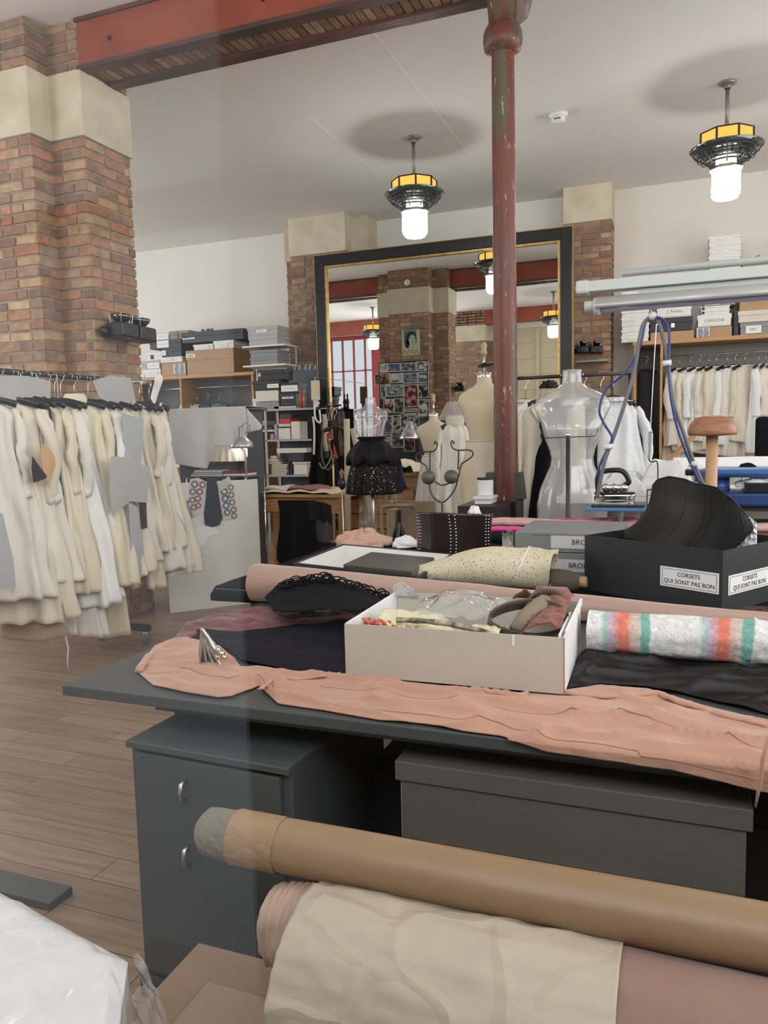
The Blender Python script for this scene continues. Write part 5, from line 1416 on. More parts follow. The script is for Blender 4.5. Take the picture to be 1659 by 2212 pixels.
# ---------------- clothes rail on the left
RX, RZ = -4.10, 2.055
t = thing('clothes_rail', 'black wheeled garment rail full of cream toiles in front of the left pillar', 'clothes rail', (RX, 4.2, 0))
MB().tube([(RX, 2.6, RZ), (RX, 5.02, RZ)], .020, 14).build('rail', mat('black_enamel_tube', (0.02, 0.02, 0.02), .3), t, smooth=True)
MB().tube([(RX, 5.0, RZ), (RX, 5.36, RZ)], .014, 12).build('rail_extension', STEEL, t, smooth=True)
MB().ball((RX, 5.37, RZ), .026, 8).build('end_knob', DMETAL, t, smooth=True)
for y in (2.7, 4.84):
    MB().bb((RX-.02, y-.02, .16), (RX+.02, y+.02, RZ)).build('upright', BLACKPL, t, bevel=.003)
    ft = MB().bb((RX-.27, y-.025, .105), (RX+.24, y+.025, .155)).build('foot_bar', mat('dark_foot_bar', (0.035, 0.038, 0.038), .4), t, bevel=.004)
    for sx in (-.24, .21):
        w_ = MB(); w_.lathe([(.001, -.014), (.04, -.014), (.046, -.008), (.046, .008), (.04, .014), (.001, .014)], 20, T((RX+sx, y, .047)) @ Matrix.Rotation(R(90), 4, 'Y'))
        w_.build('caster_wheel', mat('grey_caster', (0.16, 0.16, 0.16), .4), ft, smooth=True)
        MB().bb((RX+sx-.022, y-.018, .05), (RX+sx+.022, y+.018, .105)).build('caster_fork', STEEL, ft, bevel=.003)
GL1 = 'toiles on the left rail'
specs = [
 # y, length, mat, name, hw, flare, sleeve, collar, label, cat, extra
 (3.62, 1.25, CREAM2, 'coat', .23, .12, .55, 'lapel', 'cream toile coat at the very left edge of the picture, wide lapels', 'coat', {}),
 (3.80, 1.42, CREAM, 'coat', .23, .12, .60, 'lapel', 'long cream toile coat with big collar, second from the left picture edge', 'coat', {}),
 (3.93, 1.18, CREAM2, 'jacket', .21, .10, .60, 'round', 'cream cotton jacket beside the denim waistcoat on the left rail', 'jacket', {}),
 (4.08, 1.30, CREAM3, 'coat', .21, .12, .56, 'round', 'cream satin coat in front of the tan paper pattern', 'coat', {}),
 (4.21, 1.10, CREAM2, 'blouse', .20, .08, .58, 'ruffle', 'white cream blouse with gathered collar beneath the twin black hangers', 'blouse', {}),
 (4.33, 1.40, WHITEF, 'nightdress', .19, .16, 0, 'round', 'white cotton nightdress hanging low between cream coats', 'dress', {'k': 12}),
 (4.46, 1.32, CREAM3, 'dress', .21, .16, .66, 'roll', 'long yellowish cream satin dress with high rolled collar in the middle of the rail', 'dress', {'k': 8}),
 (4.60, 1.05, WHITEF, 'shirt', .20, .07, .62, 'round', 'white shirt toile with long straight sleeves right of the rolled collar dress', 'shirt', {}),
 (4.71, 1.28, CREAM, 'dress', .19, .15, 0, 'round', 'long cream pleated dress reaching almost to the floor near the caster', 'dress', {'k': 15, 'fold': .022}),
 (4.83, 1.22, CREAM2, 'blouse', .19, .10, .0, 'lapel', 'sleeveless cream blouse with pointed collar and pink seam marks', 'blouse', {}),
 (4.95, 1.42, CREAM3, 'dress', .17, .10, 0, 'round', 'narrow cream sleeveless dress behind the grey paper patterns', 'dress', {'strap': True}),
 (5.07, 1.15, CREAM, 'dress', .17, .16, .50, 'ruffle', 'gathered cream dress with frilled cuffs at the right part of the rail', 'dress', {'k': 14, 'gather': .5}),
 (5.18, 1.32, CREAM2, 'dress', .17, .16, .58, 'ruffle', 'pale cream dress with smocked neck, second from the rail end', 'dress', {'k': 13}),
 (5.30, 1.38, CREAM, 'dress', .17, .17, .0, 'round', 'cream flared dress at the very end of the left rail', 'dress', {'k': 11, 'strap': True}),
]
for i, (y, L_, m_, nm, hw, flr, sl, col_, lab, cat, ex_) in enumerate(specs):
    rz = R([34, 32, 14, 20, 12, 10, 28, 14, 8, 18, 12, 16, 12, 10][i])
    kw = dict(ex_)
    garment(nm, lab, cat, (RX, y, RZ), rz, L_, m_, GL1, hw=hw, flare=flr*1.25, sleeve=sl, collar=col_, seed=i*1.7+1, top=-.20, fold=kw.pop('fold', .024), **kw)
    coat_hanger('hanger carrying the %s' % lab.split(' with')[0].split(' reaching')[0].split(' at ')[0].split(' in ')[0].split(' beside')[0].split(' hanging')[0], (RX, y, RZ), rz, 'hangers on the left rail', w=hw-.005)
# extra long underskirts showing below the coats
def hem_piece(name, lab, x, y, z0, z1, r0, r1, m_, k_, seed, cat='skirt', rz=0):
    t = thing(name, lab, cat, (x, y, z0), GL1)
    def fn(u, v):
        q = 2*PI*v; r = r0+(r1-r0)*u; A = .02*u*(1+.4*math.sin(3*q))
        rr = r+A*math.sin(k_*q+seed+2*fbm(u, math.cos(q), seed))
        return Vector((rr*math.cos(q)*1.15, rr*math.sin(q)*.5, (z1-z0)*u+.015*math.sin(2*q+seed)*u))
    mb = MB(); mb.grid(fn, 26, 64); mb.build('skirt_cloth', m_, t, local=True, smooth=True, solid=.0025)
    mb = MB(); mb.tube([(r0*1.2*math.cos(2*PI*i/30), r0*.55*math.sin(2*PI*i/30), 0) for i in range(31)], .006, 5); mb.build('waistband', m_, t, local=True, smooth=True)
    mb = MB(); mb.tube([(0, 0, 0), (0, 0, RZ-z0-.01), ], .0018, 5); mb.build('hanging_loop', WHITE, t, local=True)
    return t
hem_piece('skirt', 'long flared cream skirt whose hem hangs lowest, left of the caster', RX+.0, 4.60, 1.1, .13, .13, .21, CREAM3, 6, 2)
hem_piece('skirt', 'cream petticoat hem hanging below the white nightdress', RX+.02, 4.28, 1.0, .22, .13, .24, CREAM2, 9, 4)
hem_piece('skirt', 'dark beige linen skirt hanging low at the left end of the rail', RX, 3.92, 1.0, .30, .16, .25, mat('beige_linen', (0.42, 0.31, 0.20), .8, wrinkle=.4), 6, 1)
hem_piece('skirt', 'white knotted cotton skirt trailing a ribbon near the floor', RX+.02, 4.10, 1.0, .25, .12, .15, WHITEF, 7, 8)
o = MB().tube([(RX+.16, 4.05, .27), (RX+.17, 4.06, .18), (RX+.165, 4.05, .08), (RX+.17, 4.05, .012)], [.012, .009, .006, .002], 6, sq=.4).build('ribbon', WHITEF, smooth=True)
tag(o, 'white ribbon trailing to the floor from the knotted skirt', 'ribbon')
# denim waistcoat, velvet triangle, paper patterns
DEN = mat('dark_denim', (0.022, 0.035, 0.055), .8, var=.3, vs=20, bump=.2, bs=300)
garment('waistcoat', 'dark blue denim waistcoat with frayed white edge on the left rail', 'waistcoat', (RX+.06, 3.99, RZ), R(10), .62, DEN, GL1, hw=.17, flare=.02, seed=31, collar='none', fold=.008, strap=True, top=-.2)
coat_hanger('black clip hanger carrying the denim waistcoat', (RX+.06, 3.99, RZ), R(10), 'hangers on the left rail', w=.17)
def sheet(name, lab, pts, y, m_=None, cat='paper pattern', group=None, th=.0015, curve=.006, x=None, dy=0):
    # flat outline from picture points placed at depth y, gently curled
    P = [AY(a, b_, y) if x is None else AX(a, b_, x) for a, b_ in pts]
    me = MB(); n = len(P); c = sum(P, Vector())/n
    vs = [c+Vector((curve if x is not None else 0, -curve if x is None else 0, 0))]+P
    me.add(vs, [(0, i+1, (i+1) % n+1) for i in range(n)])
    o = me.build(name, m_, solid=th); return tag(o, lab, cat, group)
TRC = mat('grey_tracing_paper', (0.52, 0.52, 0.51), .55, alpha=.88, wrinkle=.15)
TRC2 = mat('bluish_tracing_paper', (0.50, 0.52, 0.54), .55, alpha=.9, wrinkle=.15)
sheet('paper_pattern', 'large grey tracing paper sheet hung at the left end of the rail', [(-60, 806), (0, 812), (60, 812), (110, 824), (108, 880), (100, 962), (40, 940), (-60, 900)], 4.02, TRC, x=-4.02, group='paper patterns on the left rail')
sheet('paper_pattern', 'tilted grey paper pattern sheet under the rail at its right part', [(200, 822), (235, 812), (282, 816), (290, 850), (300, 898), (262, 880), (215, 860)], 5.06, TRC, x=-4.02, group='paper patterns on the left rail')
sheet('paper_pattern', 'tall grey gridded paper pattern hanging between the right hand dresses', [(262, 892), (310, 905), (306, 990), (290, 1065), (276, 1050), (268, 960)], 4.98, TRC2, x=-3.80, group='paper patterns on the left rail')
sheet('paper_pattern', 'wide pale grey paper pattern piece in front of the gathered dress', [(240, 985), (272, 988), (300, 1000), (324, 1010), (318, 1086), (280, 1083), (242, 1115), (236, 1050)], 4.86, TRC, x=-3.76, group='paper patterns on the left rail')
sheet('paper_pattern', 'long bluish paper pattern piece hanging low at the right of the rail', [(278, 1085), (304, 1100), (314, 1245), (288, 1250), (282, 1180)], 5.0, TRC2, x=-3.78, group='paper patterns on the left rail')
sheet('paper_pattern', 'white paper pattern with a pointed tip above the rail end', [(336, 812), (350, 810), (352, 822), (342, 850), (334, 876), (325, 860)], 5.30, PAPER, group='paper patterns on the left rail')
sheet('paper_pattern', 'rounded tan kraft paper pattern between cream garments', [(90, 958), (104, 966), (118, 985), (120, 1004), (112, 1030), (106, 1054), (94, 1020), (88, 985)], 4.05, x=-3.80, m_=mat('tan_pattern_paper', (0.62, 0.40, 0.20), .6), group='paper patterns on the left rail')
sheet('paper_pattern', 'translucent white paper pattern at the lower left edge of the picture', [(-30, 1100), (6, 1110), (30, 1215), (34, 1270), (-30, 1276)], 3.66, TRC2, x=-3.76, group='paper patterns on the left rail')
o = sheet('velvet_piece', 'dark plum velvet triangle hanging among cream coats on the left rail', [(70, 985), (80, 1000), (102, 1029), (98, 1034), (72, 1043), (68, 1010)], 4.02, x=-3.78, m_= mat('plum_velvet', (0.018, 0.006, 0.010), .9, sheen=.3), cat='fabric')
o = sheet('velvet_strip', 'narrow plum black velvet strip hanging beside the frilled cuffs', [(300, 1082), (316, 1086), (318, 1140), (306, 1143)], 4.94, x=-3.77, m_= mat('plum_velvet', (0.018, 0.006, 0.010), .9), cat='fabric')
for i, (px, y, lab) in enumerate([(30, 3.9, 'black clip hanger standing proud at the left picture edge'), (128, 4.22, 'black clip hanger above the ruffled blouse'), (232, 4.84, 'black clip hanger above the pointed collar blouse'), (312, 5.12, 'black clip hanger with metal clips near the rail end'), (335, 5.24, 'tilted black hanger crossing the rail end')]):
    coat_hanger(lab, (RX+.05, y, RZ-.01), R(20-12*i), 'hangers on the left rail', w=.19)
# small wire hooks row on the rail
for i in range(22):
    y = 3.3+i*.075
    o = MB().tube([(RX+.023*math.cos(q), y+.004*q, RZ+.023*math.sin(q)) for q in [-1.2+i_*.5 for i_ in range(9)]], .0018, 4).build('hanger_hook', CHROME, smooth=True)
    tag(o, 'small wire hook looped over the left rail', 'hook', 'wire hooks on the left rail')

# ---------------- wardrobes along the back wall
def wardrobe(name, lab, x0, x1, y0, y1, z1, ups, backm=None):
    t = thing(name, lab, 'wardrobe', ((x0+x1)/2, (y0+y1)/2, 0))
    MB().bb((x0-.03, y0-.01, z1-.055), (x1+.03, y1, z1)).build('top_board', WOOD, t, bevel=.004)
    MB().bb((x0, y1-.02, 0), (x1, y1, z1-.055)).build('back_panel', backm or mat('wardrobe_back', (0.36, 0.35, 0.32), .8), t)
    for x in ups: MB().bb((x-.016, y0, 0), (x+.016, y1-.02, z1-.055)).build('side_panel', WOOD, t, bevel=.002)
    MB().bb((x0, y0+.03, .05), (x1, y1-.02, .09)).build('base_board', WOOD, t)
    MB().tube([(x0, y0+.30, z1-.20), (x1, y0+.30, z1-.20)], .013, 10).build('hanging_rail', STEEL, t, smooth=True)
    return t
zr = AY(1358, 739, 11.33).z
xu = AY(1428, 850, 11.33).x
xl_ = AY(1372, 760, 11.33).x
W1 = wardrobe('open_wardrobe', 'open wooden wardrobe on the right with coats below and boxes on top', xl_, 3.2, 11.33, 11.97, zr, [xl_, xu, 2.1, 3.2], mat('grey_curtain_back', (0.30, 0.30, 0.28), .8, var=.1, vs=1, stretch=(1, 1, 12)))
zl = AY(532, 803, 11.33).z; xr_ = AY(547, 840, 11.33).x
W2 = wardrobe('open_wardrobe', 'open wooden wardrobe behind the left rail with dark boxes on top', -9.4, xr_, 11.33, 11.97, zl, [-9.4, -8.1, xr_], mat('blue_grey_back', (0.17, 0.19, 0.20), .7))
MB().bb((xr_-.02, 11.31, 0), (xr_+.02, 11.34, zl-.055)).build('front_stile', WOOD, W2)
# coats in the right wardrobe
zrail = zr-.20
xs_c = [1468, 1492, 1512, 1532, 1548, 1572, 1588, 1610, 1640, 1655, 1670]
words = ['first', 'second', 'third', 'fourth', 'fifth', 'sixth', 'seventh', 'eighth', 'ninth', 'tenth', 'eleventh']
for i, px in enumerate(xs_c):
    p = AY(px, 755, 11.63)
    rz = R(50-(i*13) % 16) if i < 8 else R(72)
    m_ = [CREAM2, CREAM, WHITEF][i % 3]
    L_ = [1.05, 1.12, 1.15, 1.0, 1.1, 1.05, 1.2, 1.0, 1.15, 1.1, 1.1][i]
    garment('coat', 'cream toile coat, %s from the left in the right wardrobe' % words[i], 'coat', (p.x, 11.63, zrail), rz, L_, m_, 'coats in the right wardrobe', hw=.20, flare=.06, sleeve=.62, collar='round', seed=40+i*2.3, fold=.014, slr=.06)
    coat_hanger('black wooden hanger, %s from the left in the right wardrobe' % words[i], (p.x, 11.63, zrail), rz, 'hangers in the right wardrobe', w=.19)
# longer cream cloths below the coats
for i, px in enumerate((1455, 1480, 1600, 1625)):
    p = AY(px, 755, 11.7)
    garment('dress', 'long cream dress whose hem shows low, number %s behind the coats' % ['one', 'two', 'three', 'four'][i], 'dress', (p.x, 11.74, zrail), R(70), 1.75, [CREAM2, WHITEF][i % 2], 'long dresses in the right wardrobe', hw=.17, flare=.06, seed=90+i, fold=.014)
p = AY(1396, 790, 11.63)
garment('evening_dress', 'long black evening dress alone in the narrow left bay of the right wardrobe', 'dress', (p.x, 11.6, zrail), R(8), 2.0, mat('midnight_black_cloth', (0.010, 0.011, 0.018), .8, sheen=.1), None, hw=.13, flare=.12, seed=77, fold=.01, strap=True)
coat_hanger('black hanger carrying the long black evening dress', (p.x, 11.6, zrail), R(8), None, w=.15)
# left wardrobe contents
zlr = zl-.20
for i, (px, m_, lab) in enumerate(((400, CREAM2, 'cream waistcoat toile hanging in the left wardrobe'), (422, CREAM2, 'pale cream waistcoat beside the first one in the left wardrobe'), (446, mat('slate_blue_cloth', (0.10, 0.12, 0.16), .8), 'dark slate dress in the left wardrobe'), (470, mat('grey_net', (0.22, 0.24, 0.25), .8), 'grey net dress at the right in the left wardrobe'))):
    p = AY(px, 830, 11.6)
    garment('waistcoat' if i < 2 else 'dress', lab, 'waistcoat' if i < 2 else 'dress', (p.x, 11.62, zlr-.12), R(25), 1.1, m_, 'clothes in the left wardrobe', hw=.17, flare=.1, seed=120+i, strap=True, fold=.012)
    coat_hanger('black hanger carrying the %s' % lab, (p.x, 11.62, zlr-.12), R(25), 'hangers in the left wardrobe', w=.16)
# ================================================================ busts, racks and furniture in the middle of the room
def bust_profile(kind=0):
    # (z below neck top, half width, half depth, y offset)
    return [(0, .052, .050, 0), (-.03, .050, .050, 0), (-.075, .056, .056, 0), (-.098, .085, .064, 0), (-.118, .13, .072, 0), (-.140, .170, .080, 0), (-.165, .195, .086, 0), (-.20, .205, .092, 0), (-.235, .188, .102, .0), (-.28, .168, .118, -.012), (-.33, .155, .124, -.020), (-.38, .142, .112, -.014), (-.43, .122, .098, -.004), (-.475, .112, .090, 0), (-.52, .118, .092, 0), (-.58, .146, .105, 0), (-.65, .176, .120, 0), (-.73, .192, .130, 0), (-.84, .192, .130, 0), (-.92, .186, .126, 0)]
def bust(mb, c, sc=1.0, zmin=-1.0, rz=0.0, n=44, wsc=1.0, bosom=1.0, cap=True):
    pr = bust_profile(); c = Vector(c)
    P = []
    for i in range(len(pr)-1):
        for k in range(3):
            s = k/3; P.append(tuple(pr[i][j]+(pr[i+1][j]-pr[i][j])*s for j in range(4)))
    P.append(pr[-1]); P = [p for p in P if p[0] >= zmin]
    def fn(u, v):
        i = min(len(P)-1, int(round(u*(len(P)-1)))); z, w, d, yo = P[i]
        q = 2*PI*v; cs_, sn = math.cos(q), math.sin(q)
        x = w*wsc*math.copysign(abs(cs_)**.9, cs_); y = d*math.copysign(abs(sn)**.9, sn)+yo
        for sx in (-1, 1):
            g = math.exp(-((x-sx*.082)/.052)**2-((z+.31)/.062)**2)*(sn < 0)
            y -= .040*g*bosom
        v3 = Vector((x, y, z))*sc
        v3 = rotz(rz) @ v3
        return c+v3
    mb.grid(fn, len(P)-1, n)
    if cap:
        q = [fn(0, j/n) for j in range(n)]; b0 = len(mb.v); mb.v += q; mb.c += [None]*n; mb.f.append(list(range(b0, b0+n)))
    return fn
CLEARM = film('clear_acrylic_shell', (.97, .96, .93), 1.5, 2.2, .30, .16)
# big clear torso
Y = 4.95; c = AY(1236, 799, Y)
t = thing('clear_mannequin', 'large clear plastic torso mannequin on a dark pole, centre right', 'mannequin', (c.x, Y, 0))
mb = MB(); bust(mb, c, 1.14, rz=R(4)); mb.build('torso_shell', CLEARM, t, smooth=True)
MB().tube([(c.x, Y-.19, 0.03), (c.x, Y-.19, c.z-.41)], .013, 12).build('pole', DMETAL, t, smooth=True)
MB().tube([(c.x-.17, Y-.07, c.z-.37), (c.x-.16, Y-.18, c.z-.415), (c.x+.16, Y-.18, c.z-.41), (c.x+.17, Y-.07, c.z-.36)], .003, 6).build('cross_bar', DMETAL, t, smooth=True)
MB().lathe([(.001, .03), (.17, .03), (.17, .0), (.001, 0)], 24, c=(c.x, Y-.10, 0)).build('foot_plate', DMETAL, t)
MB().ball((c.x, Y-.195, c.z-.40), .018, 8).build('wing_nut', CHROME, t, smooth=True)
# small clear bust with black sequin skirt
Y = 6.25; c = AY(800, 859, Y)
t = thing('clear_mannequin', 'small clear plastic bust above the black sequin skirt', 'mannequin', (c.x, Y, 0))
mb = MB(); bust(mb, c, .82, zmin=-.52, rz=R(-10), bosom=1.3); mb.build('torso_shell', film('clear_glassy_shell', (.95, .95, .95), 1.6, 2.2, .2, .06), t, smooth=True)
MB().tube([(c.x, Y, .03), (c.x, Y, c.z-.35)], .013, 12).build('pole', STEEL, t, smooth=True)
MB().lathe([(.001, .03), (.16, .03), (.16, .0), (.001, 0)], 24, c=(c.x, Y, 0)).build('foot_plate', DMETAL, t)
SEQ = mat('black_sequins', (0.006, 0.006, 0.007), .5, .0, bump=.5, bs=90, spec=.2)
SPARK = mat('sequin_glints', (0.42, 0.44, 0.48), .15, 1.0)
a = AY(800, 946, Y); bt = AY(800, 1066, Y)
t = thing('sequin_skirt', 'short black sequinned skirt with a puffed peplum on the small clear bust', 'skirt', (c.x, Y, bt.z))
def skf(r0, r1, z0, z1, k_, amp, seed, pe=1.0):
    def fn(u, v):
        q = 2*PI*v; r = r0+(r1-r0)*math.sin(u*PI/2)**pe
        r += amp*u*math.sin(k_*q+seed)+.01*fbm(math.cos(q)*3, math.sin(q)*3, u*3+seed)
        return Vector((c.x+r*math.cos(q), Y+r*.75*math.sin(q), z0+(z1-z0)*u))
    return fn
hs = a.z-bt.z
mb = MB(); mb.grid(skf(.105, .235, a.z, bt.z, 12, .014, 1, 1.2), 34, 110); mb.build('skirt_cloth', SEQ, t, smooth=True, solid=.004)
def sequins(fn, n, parent, seed):
    rnd = random.Random(seed); mb = MB()
    for i in range(n):
        u, v = rnd.uniform(.04, .98), rnd.choice([rnd.random(), round(rnd.random()*24)/24+rnd.uniform(-.004, .004)]) % 1
        p = fn(u, v); nr_ = Vector((p.x-c.x, p.y-Y, 0)).normalized()
        a_ = (nr_.cross(Vector((0, 0, 1)))+Vector((rnd.uniform(-.6, .6), rnd.uniform(-.6, .6), rnd.uniform(-.6, .6)))).normalized(); b_ = a_.cross(nr_+Vector((rnd.uniform(-.5, .5), rnd.uniform(-.5, .5), rnd.uniform(-.5, .5)))).normalized()
        q = p+nr_*.006; s = .0045
        mb.add([q-a_*s, q-b_*s*.6, q+a_*s, q+b_*s*.6], [(0, 1, 2, 3)])
    o_ = mb.build('sequins', SPARK, parent); o_['kind'] = 'stuff'
sequins(skf(.105, .235, a.z, bt.z, 12, .014, 1, 1.2), 1500, t, 3)
def pep(u, v):
    q = 2*PI*v; r = .11+.105*math.sin(u*PI*.62)+.022*u*math.sin(9*q+1)
    return Vector((c.x+r*math.cos(q), Y+r*.85*math.sin(q), a.z-.02-.20*u+.02*math.sin(7*q)*u))
mb = MB(); mb.grid(pep, 20, 110); mb.build('peplum', SEQ, t, smooth=True, solid=.004)
MB().tube([(c.x+.115*math.cos(2*PI*i/30), Y+.095*math.sin(2*PI*i/30), a.z) for i in range(31)], .012, 8, sq=1).build('waistband', BLACKF, t, smooth=True)
TUL = mat('blue_black_tulle', (0.02, 0.03, 0.045), .8)
p = AY(862, 1000, Y+.1)
mb = MB()
def tf(u, v): return Vector((c.x+.17+.10*u*(.4+v), Y+.06+.03*math.sin(v*6), a.z-.12-(hs-.14)*v+.02*math.sin(u*9)))
mb.grid(tf, 14, 14); mb.build('tulle_layer', TUL, t, smooth=True, solid=.002)
# clear plastic hanging under the skirt
for i, (x0, x1, y0, y1, yy, lab) in enumerate(((775, 815, 1066, 1150, 6.3, 'long clear plastic film hanging below the sequin skirt'), (818, 866, 1062, 1085, 6.38, 'bunched clear plastic film right under the sequin skirt hem'))):
    def pf_(u, v):
        px = x0+(x1-x0)*u; py = y0+(y1-y0)*v; return AY(px, py, yy+.05*math.sin(u*9)+.03*fbm(u*4, v*4, i))
    mb = MB(); mb.grid(pf_, 30, 24); o = mb.build('plastic_film', film('hanging_clear_film', (.93, .93, .90), 1.6, 1.5, .22, .12), smooth=True); tag(o, lab, 'plastic film')

# cream dress forms
LINEN = mat('cream_linen_form', (0.66, 0.57, 0.41), .85, var=.04, vs=6, bump=.2, bs=320)
def dress_form(label, c, sc, skirt=None, pole_top='wood', rz=0.0, wsc=1.0):
    t = thing('dress_form', label, 'dress form', (c.x, c.y, 0))
    mb = MB(); bust(mb, c, sc, rz=rz, wsc=wsc, bosom=.0); mb.build('padded_torso', LINEN, t, smooth=True)
    mb = MB(); mb.lathe([(.054*sc, -.03*sc), (.055*sc, .0), (.03*sc, .008), (.001, .008)], 24, c=c); mb.build('neck_cap', CHROME, t, smooth=True)
    MB().tube([c, c+Vector((0, 0, .14*sc))], .009*sc, 8).build('neck_rod', CHROME, t, smooth=True)
    MB().lathe([(.001, .12*sc), (.016*sc, .125*sc), (.024*sc, .15*sc), (.016*sc, .17*sc), (.024*sc, .19*sc), (.018*sc, .215*sc), (.001, .225*sc)], 16, c=c).build('finial', mat('turned_pale_wood', (0.45, 0.38, 0.20), .4), t, smooth=True)
    MB().tube([(c.x, c.y, .03), (c.x, c.y, c.z-.9*sc)], .02, 10).build('pole', DMETAL, t, smooth=True)
    MB().lathe([(.001, .04), (.2, .03), (.2, .0), (.001, 0)], 24, c=(c.x, c.y, 0)).build('foot_plate', DMETAL, t)
    mb = MB(); z = -.52*sc
    mb.tube([(c.x+.120*wsc*sc*math.cos(q), c.y+.098*sc*math.sin(q), c.z-.50*sc) for q in [2*PI*i/36 for i in range(37)]], .015*sc, 8); 
    return t, mb
Y = 6.05; c = AY(1046, 806, Y)
t, mb = dress_form('large cream linen dress form half hidden behind the red column, black waist tape', c, 1.08, rz=R(175), wsc=1.0)
mb.build('waist_tape', BLACKF, t, smooth=True)
mb = MB(); mb.tube([c+Vector((0, 0, .06)), c+Vector((.10, 0, .075)), c+Vector((.26, 0, .09))], .014, 8); mb.tube([c+Vector((-.02, -.01, .04)), c+Vector((.02, -.01, .085)), c+Vector((-.045, -.01, .05))], .009, 8); mb.build('support_arm', BLACKPL, t, smooth=True)
def hung_skirt(name, label, c, r0, r1, z0, z1, m_, k_, cat='skirt', sy=.8):
    t = thing(name, label, cat, (c.x, c.y, z1))
    def fn(u, v):
        q = 2*PI*v; r = r0+(r1-r0)*u**.8; r += .022*u*math.sin(k_*q)*(1+.5*math.sin(3*q))+.015*fbm(math.cos(q)*2, math.sin(q)*2, u*2)*u
        return Vector((c.x+r*math.cos(q), c.y+r*sy*math.sin(q), z0+(z1-z0)*u))
    mb = MB(); mb.grid(fn, 26, 90); mb.build('skirt_cloth', m_, t, smooth=True, solid=.003)
    mb = MB(); mb.tube([(c.x+r0*math.cos(2*PI*i/30), c.y+r0*sy*math.sin(2*PI*i/30), z0) for i in range(31)], .008, 6); mb.build('waistband', m_, t, smooth=True)
    return t
zw = AY(1010, 950, Y).z
hung_skirt('calico_skirt', 'long plain cream calico skirt on the large dress form behind the column', c, .15, .23, zw-.01, .30, mat('warm_calico', (0.68, 0.61, 0.47), .8, wrinkle=.3), 7)
Y = 7.0; c = AY(937, 893, Y)
t, mb = dress_form('small cream dress form wearing a gathered white skirt, before the mirror', c, .82, rz=R(185))
hung_skirt('gathered_skirt', 'gathered off-white cotton skirt on the small dress form', c, .115, .235, AY(920, 985, Y).z, AY(900, 1098, Y).z-.25, CREAM2, 16)
# white hooded jacket on a hanger
Y = 6.7; c = AY(983, 900, Y)
garment('jacket', 'white cotton jacket with draped collar hanging between the two dress forms', 'jacket', (c.x, Y, c.z+.12), R(25), .95, CREAM2, None, hw=.13, flare=.10, sleeve=.62, collar='roll', seed=51, fold=.015, slr=.045)
mb = MB()
def jb(u, v): q = 2*PI*v; return Vector((c.x+(.07+.09*u)*math.cos(q)*(1+.15*math.sin(5*q)), Y+(.05+.05*u)*math.sin(q), c.z+.13-.16*u))
mb.grid(jb, 12, 40); o = mb.build('plastic_cover', film('cover_film', (.93, .93, .92), 1.6, 1.5, .2, .1), smooth=True); tag(o, 'clear plastic cover over the neck of the white jacket', 'plastic cover')
coat_hanger('metal hanger carrying the white draped collar jacket', (c.x, Y, c.z+.12), R(25), None, w=.12)
# ---------------- rack of garments behind the big clear torso
ry = 5.88
ra, rb2 = AY(1120, 838, ry), AY(1345, 815, ry)
t = thing('clothes_rail', 'dark garment rail behind the large clear torso', 'clothes rail', ((ra.x+rb2.x)/2, ry, 0))
rzz = (ra.z+rb2.z)/2+.05
MB().tube([(ra.x-.02, ry, rzz), (rb2.x+.05, ry, rzz)], .014, 10).build('rail', DMETAL, t, smooth=True)
for x in (ra.x-.02, rb2.x+.05): MB().tube([(x, ry, 0.05), (x, ry, rzz)], .014, 10).build('upright', DMETAL, t, smooth=True)
MB().bb((ra.x-.05, ry-.02, .03), (rb2.x+.08, ry+.02, .07)).build('base_bar', DMETAL, t)
G3 = 'garments on the rail behind the clear torso'
for i, (px, L_, m_, sl, col_, lab, ct, hwv) in enumerate([
  (1135, 1.1, CREAM2, .6, 'lapel', 'cream jacket directly right of the red column on the middle rail', 'jacket', .17),
  (1180, 1.15, CREAM, .65, 'lapel', 'long cream linen coat behind the left shoulder of the clear torso', 'coat', .19),
  (1215, .9, BLACKF, .5, 'ruffle', 'black garment with feathered black collar behind the clear torso', 'jacket', .15),
  (1262, 1.2, CREAM2, 0, 'round', 'cream dress seen through the right side of the clear torso', 'dress', .15),
  (1298, .95, BLACKF, 0, 'round', 'black sleeveless dress right of the clear torso', 'dress', .13),
  (1325, .85, mat('sheer_white_organza', (0.80, 0.81, 0.83), .6, alpha=.8, wrinkle=.5), .55, 'ruffle', 'sheer white organza blouse with puffed sleeves behind the blue hose', 'blouse', .16)]):
    p = AY(px, 830, ry)
    garment('jacket' if ct != 'dress' else 'dress', lab, ct, (p.x, ry, rzz), R([35, 25, 50, 60, 40, 15][i]), L_, m_, G3, hw=hwv*1.1, flare=.15, sleeve=sl*1.05, collar=col_, seed=60+i*1.9, fold=.02, slr=.055)
    coat_hanger('black clip hanger carrying the %s' % ' '.join(lab.split()[:6]), (p.x, ry, rzz), R([35, 25, 50, 60, 40, 15][i]), 'hangers on the middle rail', w=hwv)
heap('feather_trim', 'black feathery ball rising behind the left shoulder of the clear torso', 1185, 838, 5.75, .06, .05, .05, mat('black_feathers', (0.008, 0.008, 0.009), .7, bump=1, bs=60), 2, .6, 'trimming')
